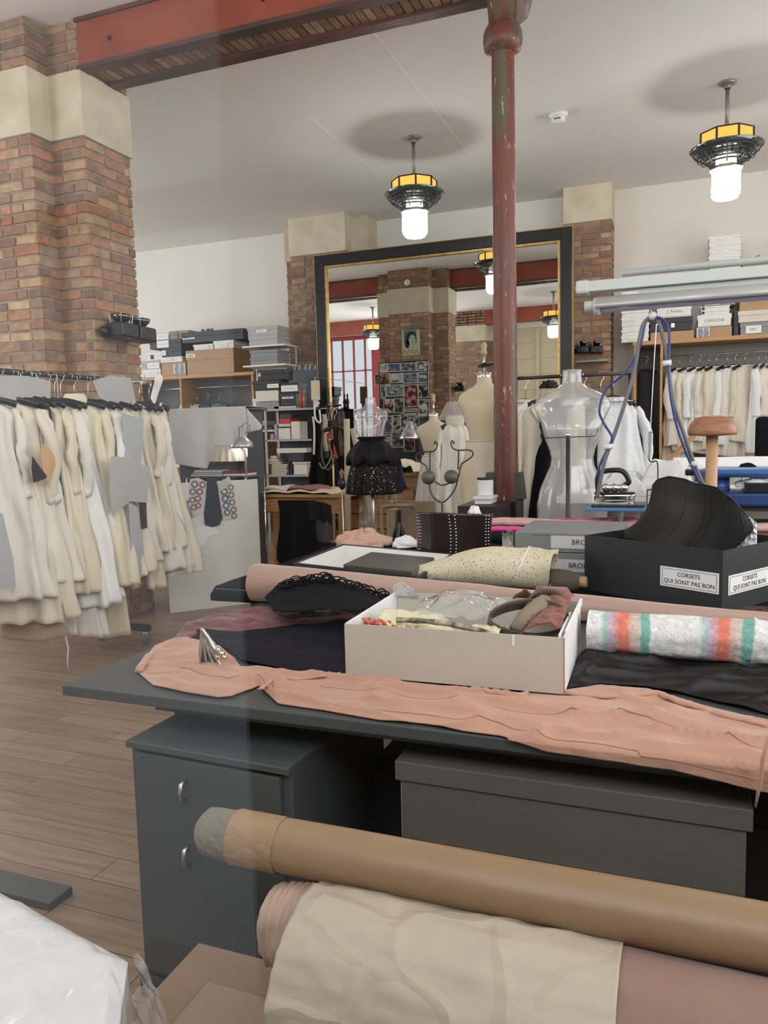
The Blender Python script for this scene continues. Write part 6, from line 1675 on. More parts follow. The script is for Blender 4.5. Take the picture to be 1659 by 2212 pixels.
# ---------------- wire bust sculpture
Y = 4.22
WIRE = mat('rusty_wire', (0.07, 0.055, 0.045), .5, .6)
def WP(l): return [AY(740+a/5.53, 840+b_/5.53, Y) for a, b_ in l]
base = AY(955, 1088, Y)
t = thing('wire_sculpture', 'bent wire bust outline with two grey metal ball breasts on the rear table', 'sculpture', (base.x, Y, ZB))
def smooth_pts(P, n=6):
    out = []; P = [Vector(p) for p in P]
    for i in range(len(P)-1):
        a = P[max(0, i-1)]; b_ = P[i]; c_ = P[i+1]; d = P[min(len(P)-1, i+2)]
        for k in range(n):
            s = k/n; out.append(.5*((2*b_)+(c_-a)*s+(2*a-5*b_+4*c_-d)*s*s+(3*b_-a-3*c_+d)*s**3))
    return out+[P[-1]]
for nm, l in (('left_outline', [(1118, 665), (1098, 650), (1108, 632), (1130, 645), (1128, 690), (1085, 745), (960, 755), (885, 790), (885, 850), (930, 880), (990, 915), (1018, 975)]),
              ('left_stay', [(1045, 755), (1042, 975)]),
              ('right_outline', [(1318, 660), (1332, 640), (1310, 622), (1295, 650), (1310, 700), (1370, 732), (1490, 730), (1550, 750), (1552, 800), (1500, 845), (1430, 890), (1400, 960), (1385, 1050), (1330, 1220), (1200, 1355), (1100, 1310), (1050, 1220), (1035, 1140)]),
              ('right_stay', [(1385, 735), (1380, 960)]), ('bridge', [(1105, 1105), (1180, 1150), (1270, 1130)])):
    MB().tube(smooth_pts(WP(l)), .0042, 8).build(nm, WIRE, t, smooth=True)
MB().tube([base, Vector((base.x, Y, ZB))], .005, 8).build('stem', WIRE, t, smooth=True)
MB().lathe([(.001, .008), (.06, .008), (.06, 0), (.001, 0)], 20, c=(base.x, Y, ZB)).build('foot', WIRE, t)
BALL = mat('pewter_ball', (0.11, 0.09, 0.085), .5, .3, var=.25, vs=14)
for px in (925.5, 975.5):
    pass
for (a, b_) in ((1026, 1058), (1300, 1050)):
    p = WP([(a, b_)])[0]; mb = MB(); mb.ball(p, .0405, 14, None); mb.build('metal_ball', BALL, t, smooth=True)
# ---------------- column side brackets (adjustable stands at the column)
GM = mat('gunmetal_paint', (0.075, 0.07, 0.06), .45, .3)
for i, (x0, x1, lab) in enumerate(((1050, 1066, 'gunmetal tapered post left of the red column'), (1112, 1132, 'gunmetal tapered post right of the red column'))):
    y = 5.30; a = AY(x0, 1020, y); b_ = AY(x1, 1078, y)
    t = thing('tapered_stand', lab, 'stand', ((a.x+b_.x)/2, y, 0), 'posts flanking the column')
    if i == 0: poly = [(a.x+.01, a.z), (b_.x+.012, a.z), (b_.x+.012, b_.z), (a.x-.012, b_.z)]
    else: poly = [(a.x, a.z), (b_.x-.012, a.z), (b_.x+.012, b_.z), (a.x, b_.z)]
    MB().prism(poly, .09, T((0, y-.045, 0))).build('head', GM, t, bevel=.004)
    mxx = (a.x+b_.x)/2
    MB().bb((mxx-.022, y-.03, .0), (mxx+.022, y+.03, b_.z)).build('post', GM, t, bevel=.003)
    MB().bb((mxx-.06, y-.08, 0), (mxx+.06, y+.06, .02)).build('foot_plate', GM, t)
# ---------------- spotlights on the pillars
def spots(label, c, ax, group=None, s=1.0):
    t = thing('twin_spotlight', label, 'spotlight', c, group)
    ax = Vector(ax).normalized(); up = Vector((0, 0, 1)); sd = ax.cross(up)
    M0 = Matrix((ax, sd, up)).transposed().to_4x4(); M0.translation = Vector(c)
    M0 = M0 @ Matrix.Scale(s, 4)
    MB().bb((-.06, -.10, -.05), (.36, -.06, .01), M0).build('mounting_arm', BLACKPL, t, bevel=.004)
    MB().lathe([(.001, -.02), (.045, -.02), (.05, .03), (.02, .06)], 16, M0 @ T((-.05, -.05, -.02)) @ Matrix.Rotation(R(90), 4, 'X')).build('pivot', BLACKPL, t, smooth=True)
    for x in (.06, .28):
        h = MB().bb((x-.10, -.09, -.07), (x+.10, .11, .055), M0).build('lamp_housing', BLACKPL, t, bevel=.018)
        MB().lathe([(.035, .055), (.055, .075), (.085, .125), (.090, .128), (.08, .10), (.05, .07)], 24, M0 @ T((x, .01, 0))).build('reflector', mat('dark_mirror_reflector', (0.25, 0.22, 0.19), .12, 1.0), h, smooth=True)
        w_ = MB()
        for q in range(4):
            a = PI/4+q*PI/2; w_.tube([(x+.085*math.cos(a), .01+.085*math.sin(a), .055), (x+.098*math.cos(a), .01+.098*math.sin(a), .135)], .003, 5, M0)
        w_.build('wire_guard', STEEL, h)
    return t
spots('twin black spotlight fitting on the right face of the left brick pillar', (-4.50, 5.42, 2.53), (.10, 1, -.05))
spots('twin black spotlight fitting on the right pillar beside the mirror', AY(1252, 755, 11.48), (1, .0, -.05), s=.85)
# small shelf under right spot
a = AY(1246, 782, 11.4); b_ = AY(1312, 778, 11.4)
o = MB().bb((a.x, 11.35, a.z-.01), (b_.x, 11.57, a.z+.01)).build('wall_shelf', mat('grey_shelf', (0.35, 0.36, 0.36), .5)); tag(o, 'thin grey shelf under the spotlights on the right pillar', 'shelf')

# ---------------- leaning white board with patterns and tie shapes
pa, pb = AZ(368, 1325, 0), AZ(567, 1300, 0)
ptop = AY(560, 1035, pb.y).z
ex = (pb-pa); wd = ex.length; exn = ex.normalized(); nr = Vector((exn.y, -exn.x, 0))
t = thing('presentation_board', 'large white foam board standing on the floor behind the rail end', 'board', (pa+pb)/2)
Mb = Matrix((exn, -nr, Vector((0, 0, 1)))).transposed().to_4x4(); Mb.translation = pa
BRD = mat('white_foam_board', (0.72, 0.71, 0.66), .6, var=.02, vs=1.5, wrinkle=.1)
MB().bb((0, 0, .0), (wd, .02, ptop), Mb).build('board_panel', BRD, t, bevel=.002)
MB().bb((0, -.001, ptop*.42), (wd, .0, ptop*.425), Mb).build('fold_line', mat('board_fold', (0.62, 0.61, 0.57), .6), t)
def MBP(px, py):  # picture point onto the board plane, local coordinates
    d = ray(px, py); k = (pa-CO).dot(nr)/d.dot(nr); p = CO+d*k; return ((p-pa).dot(exn), p.z)
def on_board(name, lab, pts, m_, th, cat, dy=.004, group=None):
    P = [MBP(*q) for q in pts]; mb = MB(); mb.prism(P, -th, Mb @ T((0, -dy, 0))); o = mb.build(name, m_, bevel=0); return tag(o, lab, cat, group)
RINGM = bpy.data.materials.new('ringed_print'); RINGM.use_nodes = True
nt = RINGM.node_tree; N = nt.nodes; L = nt.links; b = N['Principled BSDF']; b.inputs['Roughness'].default_value = .6; b.inputs['Base Color'].default_value = (.62, .58, .54, 1)
def strip_with_discs(name, lab, pts, discs):
    o = on_board(name, lab, pts, mat('strip_ground', (0.60, 0.56, 0.53), .6), .004, 'pattern strip', .003, 'ringed strips on the board')
    for i, (px, py, r, c_) in enumerate(discs):
        u_, z_ = MBP(px, py)
        cols_ = [(.20, .13, .10), (.26, .10, .10), (.10, .13, .17), (.22, .17, .14)]
        MX = Mb @ T((u_, -.0075, z_)) @ Matrix.Rotation(R(90), 4, 'X')
        d_ = MB().lathe([(.001, 0), (.030*r, 0), (.030*r, .001), (.001, .001)], 22, MX).build('outer_disc', mat('disc_tone_%d' % c_, cols_[c_], .5, var=.25, vs=60), o)
        MB().lathe([(.001, .001), (.017*r, .001), (.017*r, .002), (.001, .002)], 18, MX).build('pale_ring', mat('disc_ring', (0.42, 0.40, 0.38), .5), d_)
        MB().lathe([(.001, .002), (.008*r, .002), (.008*r, .003), (.001, .003)], 14, MX).build('white_centre', WHITE, d_)
    return o
strip_with_discs('pattern_strip', 'wide strip with brown and red ringed discs pinned at the left of the board', [(410, 1035), (428, 1032), (448, 1042), (440, 1075), (432, 1110), (418, 1115), (408, 1090)],
   [(420, 1046, 1.15, 0), (437, 1047, 1.1, 1), (416, 1062, 1.1, 3), (431, 1062, 1.1, 1), (427, 1077, 1.05, 1), (415, 1080, 1.0, 0), (418, 1096, 1.05, 3), (428, 1092, .9, 0)])
strip_with_discs('pattern_strip', 'slanted strip with dark blue and brown ringed discs right of the navy tie', [(470, 1062), (480, 1040), (494, 1028), (500, 1042), (506, 1070), (511, 1102), (512, 1120), (482, 1124), (476, 1100)],
   [(484, 1062, 1.15, 2), (486, 1077, 1.2, 2), (488, 1092, 1.15, 2), (490, 1107, 1.1, 2), (498, 1053, 1.0, 3), (499, 1069, 1.05, 3), (501, 1085, 1.05, 3), (504, 1101, 1.05, 0), (505, 1114, 1.0, 0)])
on_board('fabric_tongue', 'rounded pale grey fabric tongue above the blue ringed strip', [(472, 1064), (470, 1050), (480, 1036), (490, 1033), (494, 1044), (486, 1054)], mat('grey_satin_tongue', (0.50, 0.49, 0.47), .5), .006, 'fabric piece', .009)
on_board('necktie_piece', 'dark navy tie shaped fabric piece pinned to the board', [(447, 1030), (466, 1030), (472, 1070), (480, 1118), (473, 1134), (458, 1138), (442, 1134), (440, 1110), (445, 1070)], mat('navy_wool', (0.018, 0.020, 0.032), .8, wrinkle=.2), .010, 'tie', .005)
on_board('paper_sketch', 'faint white paper sheet pinned on the lower left of the board', [(404, 1165), (406, 1150), (440, 1135), (466, 1140), (474, 1152), (450, 1158), (440, 1178), (412, 1196)], PAPER, .002, 'paper', .003)
on_board('lace_sample', 'grey patterned lace sample hanging at the left edge of the board', [(403, 1080), (420, 1085), (430, 1108), (412, 1120), (415, 1140), (404, 1130)], mat('grey_lace', (0.42, 0.42, 0.45), .7, col2=(.2, .2, .24), vs=40), .003, 'lace', .003)

# ---------------- white cloth over a tall screen / machine, trolley, lamp
Y = 6.75
a, b_ = AY(374, 884, Y), AY(522, 878, Y)
t = thing('covered_stand', 'tall grey clothes stand hidden under a white cloth', 'stand', ((a.x+b_.x)/2, Y+.2, 0))
GRP = mat('slate_grey_panel', (0.10, 0.11, 0.12), .5)
MB().bb((a.x+.02, Y+.03, 0), (b_.x-.01, Y+.42, a.z-.03)).build('cabinet_body', GRP, t, bevel=.005)
MB().bb((a.x, Y+.01, a.z-.03), (b_.x+.04, Y+.44, a.z-.01)).build('top_panel', GRP, t)
xl2, xr2, zt2 = a.x-.05, b_.x+.05, a.z
def clf(u, v):
    x = xl2+(xr2-xl2)*u
    # v 0..0.3 top, then front drop
    kk = u
    drop = lerp_curve([(0, .56), (.55, .62), (.58, .44), (.72, .46), (.9, .54), (1, .50)], kk)[1]
    if v < .25: return Vector((x, Y+.45-.45*(v/.25), zt2+.004+.006*fbm(x*4, v*5)))
    s = (v-.25)/.75
    return Vector((x+.02*s*math.sin(x*9), Y-.012-.02*s-.022*s*(math.sin(x*17)+.8*fbm(x*7, s*2)), zt2-drop*s))
mb = MB(); mb.grid(clf, 90, 40); o = mb.build('white_cloth', WHITEF, smooth=True, solid=.003); tag(o, 'large white cotton cloth thrown over the tall stand behind the board', 'cloth')
def clc(u, v):
    q0 = Vector((xr2-.02, Y+.02, zt2)); return q0+Vector((.20*u*(1-.1*v), -.03*u, -.005-.19*u-.26*v*(1-u*.85)))
mb = MB(); mb.grid(clc, 14, 14); o = mb.build('cloth_corner', WHITEF, smooth=True, solid=.003); tag(o, 'pointed corner of white cloth sticking out to the right above the desk lamp', 'cloth')
hung_skirt('plastic_covered_skirt', 'cream pleated skirt in clear plastic below the white cloth', AY(490, 970, 6.62), .13, .19, AY(490, 962, 6.62).z, AY(490, 990, 6.62).z-.03, CREAM, 14, sy=.4)
c = AY(505, 985, 6.95)
hung_skirt('plastic_bag', 'clear garment bag hanging under the cloth beside the lamp', c, .17, .24, c.z+.05, c.z-.35, film('garment_bag_film', (.92, .92, .92), 1.5, 1.3, .25, .12), 5, 'garment bag', sy=.4)
# trolley with books
Y = 6.6
a, b_ = AY(404, 1030, Y), AY(532, 1022, Y)
t = thing('glass_trolley', 'small glass topped trolley carrying books behind the white board', 'trolley', ((a.x+b_.x)/2, Y+.2, 0))
MB().bb((a.x-.05, Y, a.z-.012), (b_.x, Y+.42, a.z)).build('glass_shelf', film('shelf_glass', (.8, .86, .85), 1.5, 1.5, .1, .05), t)
for x in (a.x-.02, b_.x-.03):
    for y in (Y+.03, Y+.39): MB().tube([(x, y, 0), (x, y, a.z-.012)], .011, 8).build('leg', CHROME, t, smooth=True)
BK = 'books on the glass trolley'
bz = a.z
for i, (x0, x1, th, m_, lab) in enumerate(((404, 473, .022, mat('book_grey', (.30, .28, .28), .5), 'grey book at the bottom of the trolley stack, left'),
    (408, 472, .020, mat('book_dark', (.06, .05, .05), .5), 'dark book in the middle of the left trolley stack'),
    (412, 474, .022, mat('book_pale', (.50, .48, .45), .5), 'pale book on top of the left trolley stack'),
    (474, 517, .030, mat('book_black', (.03, .03, .035), .4), 'black book at the bottom of the right trolley stack'),
    (474, 517, .026, mat('book_red', (.30, .05, .07), .4), 'red book on top of the right trolley stack'))):
    if i == 3: bz = a.z
    p, q = AY(x0, 1025, Y), AY(x1, 1025, Y)
    tb = thing('book', lab, 'book', ((p.x+q.x)/2, Y+.2, bz), BK)
    MB().bb((p.x, Y+.06, bz+.001), (q.x, Y+.34, bz+.004)).build('cover', m_, tb); MB().bb((p.x, Y+.06, bz+th-.003), (q.x, Y+.34, bz+th)).build('cover', m_, tb)
    MB().bb((p.x+.003, Y+.063, bz+.004), (q.x-.003, Y+.337, bz+th-.003)).build('pages', PAPER if i != 4 else m_, tb)
    bz += th
# desk lamp
Y = 6.6; h = AY(523, 968, Y)
t = thing('desk_lamp', 'silver adjustable desk lamp, lit, beside the white cloth', 'lamp', (h.x+.02, Y, 0))
MB().lathe([(.115, 0), (.112, .03), (.085, .075), (.05, .105), (.042, .115), (.042, .20), (.03, .21), (.001, .212)], 32, c=(h.x, Y, h.z), caps=False).build('lamp_shade', mat('silver_lamp', (0.55, 0.55, 0.56), .3, .6), t, smooth=True, solid=.002)
MB().lathe([(.001, .006), (.110, .006)], 32, c=(h.x, Y, h.z)).build('lit_bulb', emit('desk_lamp_light', (1, .98, .95), 4.0), t)
MB().tube([(h.x, Y, h.z+.03), (h.x+.02, Y+.02, h.z-.02), (h.x+.05, Y+.02, .02)], .009, 8).build('stem', CHROME, t, smooth=True)
MB().tube([(h.x, Y, h.z+.21), (h.x+.05, Y, h.z+.245), (h.x+.10, Y, h.z+.22), (h.x+.09, Y, h.z+.16), (h.x+.04, Y, h.z+.15)], .004, 6).build('cord', GC, t, smooth=True)
MB().lathe([(.001, .02), (.11, .02), (.11, 0), (.001, 0)], 24, c=(h.x+.05, Y+.02, 0)).build('base', DMETAL, t)
# ================================================================ boxes on the wardrobes
ORD = ['lowest', 'second lowest', 'third lowest', 'fourth lowest', 'fifth up', 'sixth up', 'seventh up', 'eighth up', 'ninth up', 'topmost']
def scr(mb, x0, x1, z, y, n=5, h=.004, seed=0):
    rnd = random.Random(seed); w = (x1-x0)/n
    for i in range(n): mb.bb((x0+w*i, y-.0008, z-h*rnd.uniform(.5, 1)), (x0+w*(i+rnd.uniform(.5, .85)), y-.0002, z+h*rnd.uniform(.4, 1)))
def pxbox(px0, yb, px1, yt, Y, dep, m, lab, group=None, lid=True, card=None, txt=None, name='shoe_box', cat='box', cardm=None, ts=.05, photo=None, z=None):
    a = AY(px0, yb, Y); b_ = AY(px1, yb, Y); tz = AY(px0, yt, Y).z
    z0 = a.z if z is None else z; z1 = z0+(tz-a.z)
    x0, x1 = a.x, b_.x
    t = thing(name, lab, cat, ((x0+x1)/2, Y+dep/2, z0), group)
    h = z1-z0
    MB().bb((x0+.008, Y+.010, z0), (x1-.008, Y+dep-.006, z1-.006)).build('box_body', m, t, bevel=.003)
    if lid: MB().bb((x0, Y-.002, z1-h*.40), (x1, Y+dep, z1-.002)).build('lid', m, t, bevel=.003)
    if card:
        u0, u1, v0, v1 = card
        X0, X1, Z0, Z1 = x0+(x1-x0)*u0, x0+(x1-x0)*u1, z0+h*v0, z0+h*v1
        c_ = MB().bb((X0, Y-.004, Z0), (X1, Y+.010, Z1)).build('label_card', cardm or PAPER, t)
        if photo:
            for k in (0, 1):
                cxx = X0+(X1-X0)*(.3+.42*k); s = (Z1-Z0)
                MB().lathe([(.001, 0), (s*.22, .05*s), (s*.26, .5*s), (s*.16, .95*s), (.001, s)], 12, c=(cxx, Y-.004, Z0), sy=.05).build('printed_shoe', mat('printed_blue_grey', (0.10, 0.12, 0.18), .5, col2=(.4, .4, .45), vs=50), c_)
        elif txt: text(txt, ts, T(((X0+X1)/2, Y-.0048, (Z0+Z1)/2)) @ Matrix.Rotation(R(90), 4, 'X'), mat('grey_print', (0.15, 0.15, 0.15), .6), c_)
        else:
            mb = MB(); scr(mb, X0+(X1-X0)*.15, X1-(X1-X0)*.15, (Z0+Z1)/2, Y-.0042, 6, h*.035, int(px0*7+yb)); mb.build('faint_print', mat('grey_print', (0.15, 0.15, 0.15), .6), c_)
    return z1
YW = 11.36
WB = mat('white_shoebox', (0.76, 0.75, 0.72), .55, var=.02)
CRX = mat('cream_old_box', (0.66, 0.62, 0.53), .6, var=.04)
BLKX = mat('black_archive_box', (0.016, 0.016, 0.018), .45)
DGX = mat('dark_slate_box', (0.035, 0.038, 0.05), .5)
GRX = mat('mid_grey_box', (0.25, 0.26, 0.27), .55)
TAU = mat('taupe_striped_box', (0.26, 0.235, 0.20), .6)
KRX = mat('kraft_archive_box', (0.42, 0.27, 0.14), .6, var=.05, vs=2)
GA = 'boxes on the right wardrobe'; GB2 = 'boxes on the left wardrobe'
def stack(px0, px1, ytop_list, yb, Y, dep, mats, where, group, cards=None, names=None, z0=None, jit=0, words_='white flat shoe box'):
    z = z0; ybb = yb; n = len(ytop_list)
    for i, yt in enumerate(ytop_list):
        o = (ORD[i] if i < n-1 else 'topmost') if n > 1 else 'single'
        w_ = words_ if isinstance(words_, str) else words_[i]
        c_ = cards[i] if cards else (.08, .35, .3, .7)
        j = (i*7 % 3-1)*jit
        z = pxbox(px0+j, ybb, px1+j, yt, Y, dep, mats[i % len(mats)], '%s, %s of %s' % (w_, o, where), group, card=c_, z=z)
        ybb = yt
    return z
stack(1342, 1402, [724, 711, 698, 684, 670, 656, 642, 628], 738, YW, .36, [WB], 'the tall left stack on the right wardrobe', GA, cards=[(.3, .62, .3, .75), (.08, .18, .3, .65), None, (.05, .6, .35, .6), (.10, .20, .3, .65), (.1, .2, .3, .65), None, (.2, .7, .3, .7)], z0=zr, jit=.7)
z = pxbox(1404, 732, 1500, 713, YW, .45, KRX, 'low brown kraft box, lowest in the second stack on the right wardrobe', GA, lid=False, z=zr)
z = pxbox(1404, 713, 1496, 684, YW, .45, BLKX, 'black studded box with metal corner dots above the brown kraft box', GA, card=(.5, .58, .25, .55), cardm=STEEL, z=z)
z = pxbox(1421, 684, 1494, 659, YW, .40, WB, 'white box with a handwritten name lying on the black studded box', GA, card=(.05, .95, .1, .9), cardm=WB, z=z, txt='J. Robes', ts=.06)
z = pxbox(1421, 659, 1497, 632, YW, .40, WB, 'plain white box over the handwritten one, behind the light fixture', GA, z=z)
pxbox(1424, 632, 1496, 614, YW, .40, WB, 'white topmost box of the second stack, seen between the fixture tubes', GA, z=z)
z = pxbox(1503, 728, 1582, 705, YW, .42, KRX, 'kraft box with a printed picture of blue boots on the right wardrobe', GA, lid=False, card=(.02, .38, .05, .95), photo=True, cardm=mat('pale_print', (.55, .55, .55), .5), z=zr)
z = pxbox(1506, 705, 1580, 679, YW, .42, WB, 'white box labelled CAPUCHE on the boots box', GA, card=(.02, .98, .1, .85), cardm=WB, txt='CAPUCHE', ts=.055, z=z)
z = pxbox(1514, 679, 1577, 670, YW, .36, WB, 'flat white box with black dots directly above the CAPUCHE box', GA, card=(.04, .12, .2, .8), cardm=INK, z=z)
z = pxbox(1513, 670, 1577, 661, YW, .36, WB, 'flat white box with a black flower mark, second above the CAPUCHE box', GA, card=(.05, .14, .2, .8), cardm=INK, z=z)
z = pxbox(1518, 661, 1590, 651, YW, .40, GRX, 'flat grey box with a white tag under the light fixture', GA, card=(.06, .5, .2, .8), z=z)
stack(1531, 1601, [640, 625, 610, 596, 583, 568, 553, 541, 528, 511], 651, YW, .36, [WB], 'the tall white stack rising above the light fixture', GA, cards=[None, None, (.1, .3, .3, .7), None, (.1, .5, .3, .7), (.05, .4, .3, .65), (.05, .4, .3, .65), (.1, .6, .3, .7), (.05, .15, .3, .7), (.08, .75, .3, .7)], z0=z, jit=.8)
pxbox(1583, 724, 1597, 668, YW+.02, .3, BLKX, 'narrow black box standing upright beside the CAPUCHE stack', GA, lid=False, z=zr)
z = pxbox(1598, 720, 1700, 693, YW, .45, GRX, 'grey box labelled SAC at the right picture edge', GA, card=(.13, .46, .12, .72), txt='SAC', ts=.055, z=zr)
z = pxbox(1594, 693, 1700, 668, YW-.03, .45, CRX, 'long cream box above the SAC box', GA, z=z)
z = pxbox(1596, 668, 1700, 636, YW, .5, KRX, 'brown kraft carton above the cream box at the right edge', GA, lid=False, z=z)
z = pxbox(1596, 636, 1700, 592, YW, .5, KRX, 'second kraft carton seen between the light tubes at the right edge', GA, lid=False, z=z)
z = pxbox(1602, 592, 1690, 562, YW, .5, KRX, 'open kraft carton at the top of the right edge stack', GA, lid=False, z=z)
mb = MB(); a = AY(1603, 552, YW); x1_ = AY(1690, 552, YW).x
mb.prism([(a.x, z), (a.x+.20, z+.08), (a.x+.21, z+.07), (a.x+.02, z)], .4, T((0, YW+.02, 0))); mb.build('carton_flap', KRX, bpy.data.objects[[o.name for o in bpy.data.objects if o.get('label', '').startswith('open kraft carton')][0]])
pxbox(1500, 660, 1516, 640, YW, .3, GRX, 'small grey box corner between the white stacks', GA, lid=False, z=zr+.72) if False else None
# left wardrobe
z = pxbox(348, 803, 402, 773, YW, .45, KRX, 'kraft box with a printed boots picture on the left wardrobe', GB2, lid=False, card=(.5, .98, .15, .85), photo=True, cardm=mat('pale_print', (.55, .55, .55), .5), z=zl)
pxbox(403, 801, 506, 748, YW, .62, KRX, 'largest brown kraft box on the left wardrobe', GB2, card=(.0, .2, .72, .86), z=zl)
z2 = pxbox(339, 773, 393, 761, YW, .40, WB, 'thin white box on the kraft boots box', GB2, card=(.15, .6, .3, .7), z=z)
z3 = pxbox(349, 761, 392, 742, YW, .40, BLKX, 'black box with a square white emblem on the thin white box', GB2, card=(.02, .22, .2, .75), z=z2)
z4 = pxbox(322, 742, 391, 724, YW, .40, BLKX, 'black box with a large white label above the emblem box', GB2, card=(.25, .62, .1, .95), z=z3)
pxbox(338, 724, 366, 708, YW, .36, LGREYBOX, 'light grey box with a paper label near the spotlights', GB2, card=(.05, .9, .1, .9), z=z4)
pxbox(366, 724, 408, 706, YW, .36, TAU, 'taupe box with two darker stripes beside the light grey box', GB2, card=(.35, .45, 0, 1), cardm=DWOOD, z=z4)
z = pxbox(297, 800, 311, 794, YW, .3, WB, 'small white box at the pillar edge on the left wardrobe', GB2, z=zl)
z = pxbox(311, 804, 347, 786, YW, .36, WB, 'white box at the left wardrobe edge, lowest beside the kraft box', GB2, card=(.15, .8, .35, .8), z=zl)
z = pxbox(304, 786, 346, 768, YW, .36, LGREYBOX, 'grey and white box with a dark lid at the left wardrobe edge', GB2, card=(.35, .95, .05, .75), z=z)
pxbox(315, 768, 350, 750, YW, .36, WB, 'white box with a small black boot picture on the left wardrobe', GB2, card=(.3, .45, .2, .7), cardm=INK, z=z)
za = AY(403, 748, YW).z+zl-AY(403, 801, YW).z
z = pxbox(417, 749, 460, 737, YW, .4, WB, 'white flat box on the large kraft box, left of two', GB2, card=(.2, .8, .2, .7), z=za)
z = pxbox(461, 749, 505, 732, YW, .4, WB, 'white flat box on the large kraft box, right of two', GB2, card=(.2, .7, .2, .7), z=za)
pxbox(392, 737, 526, 714, YW, .5, DGX, 'long dark slate box resting across the two white boxes', GB2, card=(.02, .22, .35, .5), z=z)
pxbox(392, 714, 430, 712, YW, .3, DGX, 'thin dark tray at the left on the long slate box', GB2, lid=False, z=z+.16)
# small blue shapes on top
for i, (px, c_, lab) in enumerate(((438, (0.05, 0.10, 0.22), 'small blue block'), (449, (0.03, 0.04, 0.06), 'small black upright block'), (457, (0.08, 0.09, 0.12), 'small grey rounded block'))):
    p = AY(px, 707, YW+.1)
    tb = thing('ornament', '%s standing on the long slate box' % lab, 'ornament', p, 'small blocks on the slate box')
    MB().lathe([(.001, 0), (.028, 0), (.028, .05), (.022, .062), (.001, .064)], 14, c=(p.x, p.y, z+.163)).build('body', mat('block_%d' % i, c_, .4), tb, smooth=False)
# stack to the right of the left wardrobe
YS = 10.72
GC2 = 'boxes stacked between the wardrobe and the brick pillar'
sx0, sx1 = AY(534, 800, YS).x, AY(618, 800, YS).x
t = thing('shelving_unit', 'pale grey open shelf unit squeezed between wardrobe and brick pillar', 'shelving', ((sx0+sx1)/2, YS+.2, 0))
for (yy) in (790, 748, 878, 930): 
    zz = AY(534, yy, YS).z; MB().bb((sx0-.06, YS-.02, zz-.025), (sx1, YS+.42, zz)).build('shelf', mat('white_shelf', (0.75, 0.75, 0.73), .5), t)
for x in (sx0-.05, sx1-.02): MB().bb((x-.012, YS+.38, 0), (x+.012, YS+.41, AY(534, 748, YS).z)).build('upright', mat('pale_grey_shelf', (0.50, 0.50, 0.49), .5), t)
z = pxbox(537, 748, 600, 727, YS, .4, LGREYBOX, 'light grey box with pale sides, lower on the narrow shelf unit', GC2, z=AY(534, 748, YS).z+.001)
z = pxbox(534, 727, 600, 707, YS, .42, LGREYBOX, 'light grey box with a printed label, upper on the narrow shelf unit', GC2, card=(.3, .65, .3, .6), z=z)
z = pxbox(540, 788, 600, 772, YS, .4, GRX, 'slate grey box, lowest of two under the narrow shelf', GC2, z=AY(534, 790, YS).z+.001)
pxbox(540, 772, 600, 756, YS, .4, GRX, 'slate grey box, upper of two under the narrow shelf', GC2, z=z)
za = AY(534, 878, YS).z+.001
z = pxbox(545, 878, 600, 862, YS, .4, WB, 'white box on the lower shelf of the narrow unit', GC2, z=za)
z = pxbox(535, 928, 562, 918, YS, .4, LGREYBOX, 'flat grey box low on the narrow shelf unit', GC2, z=AY(534, 930, YS).z+.001)
z = pxbox(533, 918, 575, 908, YS, .4, LGREYBOX, 'flat light grey box on the low grey one of the narrow unit', GC2, z=z)

# ---------------- metal shelving with books and boxes
YS = 10.15
s_l, s_r = AY(572, 880, YS).x, AY(690, 877, YS).x
ztop_ = AY(572, 884, YS).z
t = thing('shelving_unit', 'grey metal shelving unit full of books and boxes before the brick pillar', 'shelving', ((s_l+s_r)/2, YS+.2, 0))
SHM = mat('grey_metal_shelf', (0.30, 0.31, 0.31), .35, .6)
zs_ = [AY(574, yy, YS).z for yy in (884, 950, 1026, 1080)]
for zz in zs_: MB().bb((s_l, YS, zz-.03), (s_r, YS+.4, zz)).build('shelf', SHM, t, bevel=.002)
for x in (s_l, s_r):
    for y in (YS, YS+.38): MB().bb((x-.018, y-.0, 0), (x+.018, y+.02, ztop_)).build('upright', SHM, t)
MB().bb((s_l, YS+.395, 0), (s_r, YS+.40, ztop_)).build('back_panel', mat('dark_shelf_back', (0.03, 0.032, 0.035), .6), t)
GS = 'boxes and books on the metal shelving'
CRB2 = mat('cream_book', (0.55, 0.50, 0.40), .6)
def sb(px0, px1, yb, yt, m, lab, zlev, nm='box', cat='box', dep=.28, lid=False, card=None): return pxbox(px0, yb, px1, yt, YS+.03, dep, m, lab, GS, lid=lid, name=nm, cat=cat, z=zlev, card=card)
z0_ = zs_[1]+.001
sb(600, 627, 945, 920, CRX, 'large cream box in the upper bay of the metal shelving', z0_, card=(.1, .3, .15, .25))
z = sb(591, 600, 945, 912, mat('blue_pattern_box', (0.08, 0.10, 0.22), .5, col2=(.5, .45, .5), vs=40), 'blue patterned small box at the left of the upper bay', z0_)
sb(582, 591, 945, 932, mat('pink_small_box', (0.45, 0.30, 0.30), .6), 'pink grey small box at the far left of the upper bay', z0_)
sb(628, 648, 945, 906, CRX, 'tall cream box right of the large cream box in the upper bay', z0_)
zz = zs_[1]+AY(600, 918, YS).z-AY(600, 945, YS).z
z = sb(600, 627, 918, 910, CRB2, 'flat cream box under the red box in the upper bay', zz)
z = sb(602, 627, 910, 899, mat('bright_red_box', (0.50, 0.03, 0.03), .5), 'bright red box in the upper bay of the metal shelving', z)
z = sb(603, 629, 899, 890, DGX, 'grey patterned box on the red one under the top shelf', z)
z0_ = zs_[2]+.001
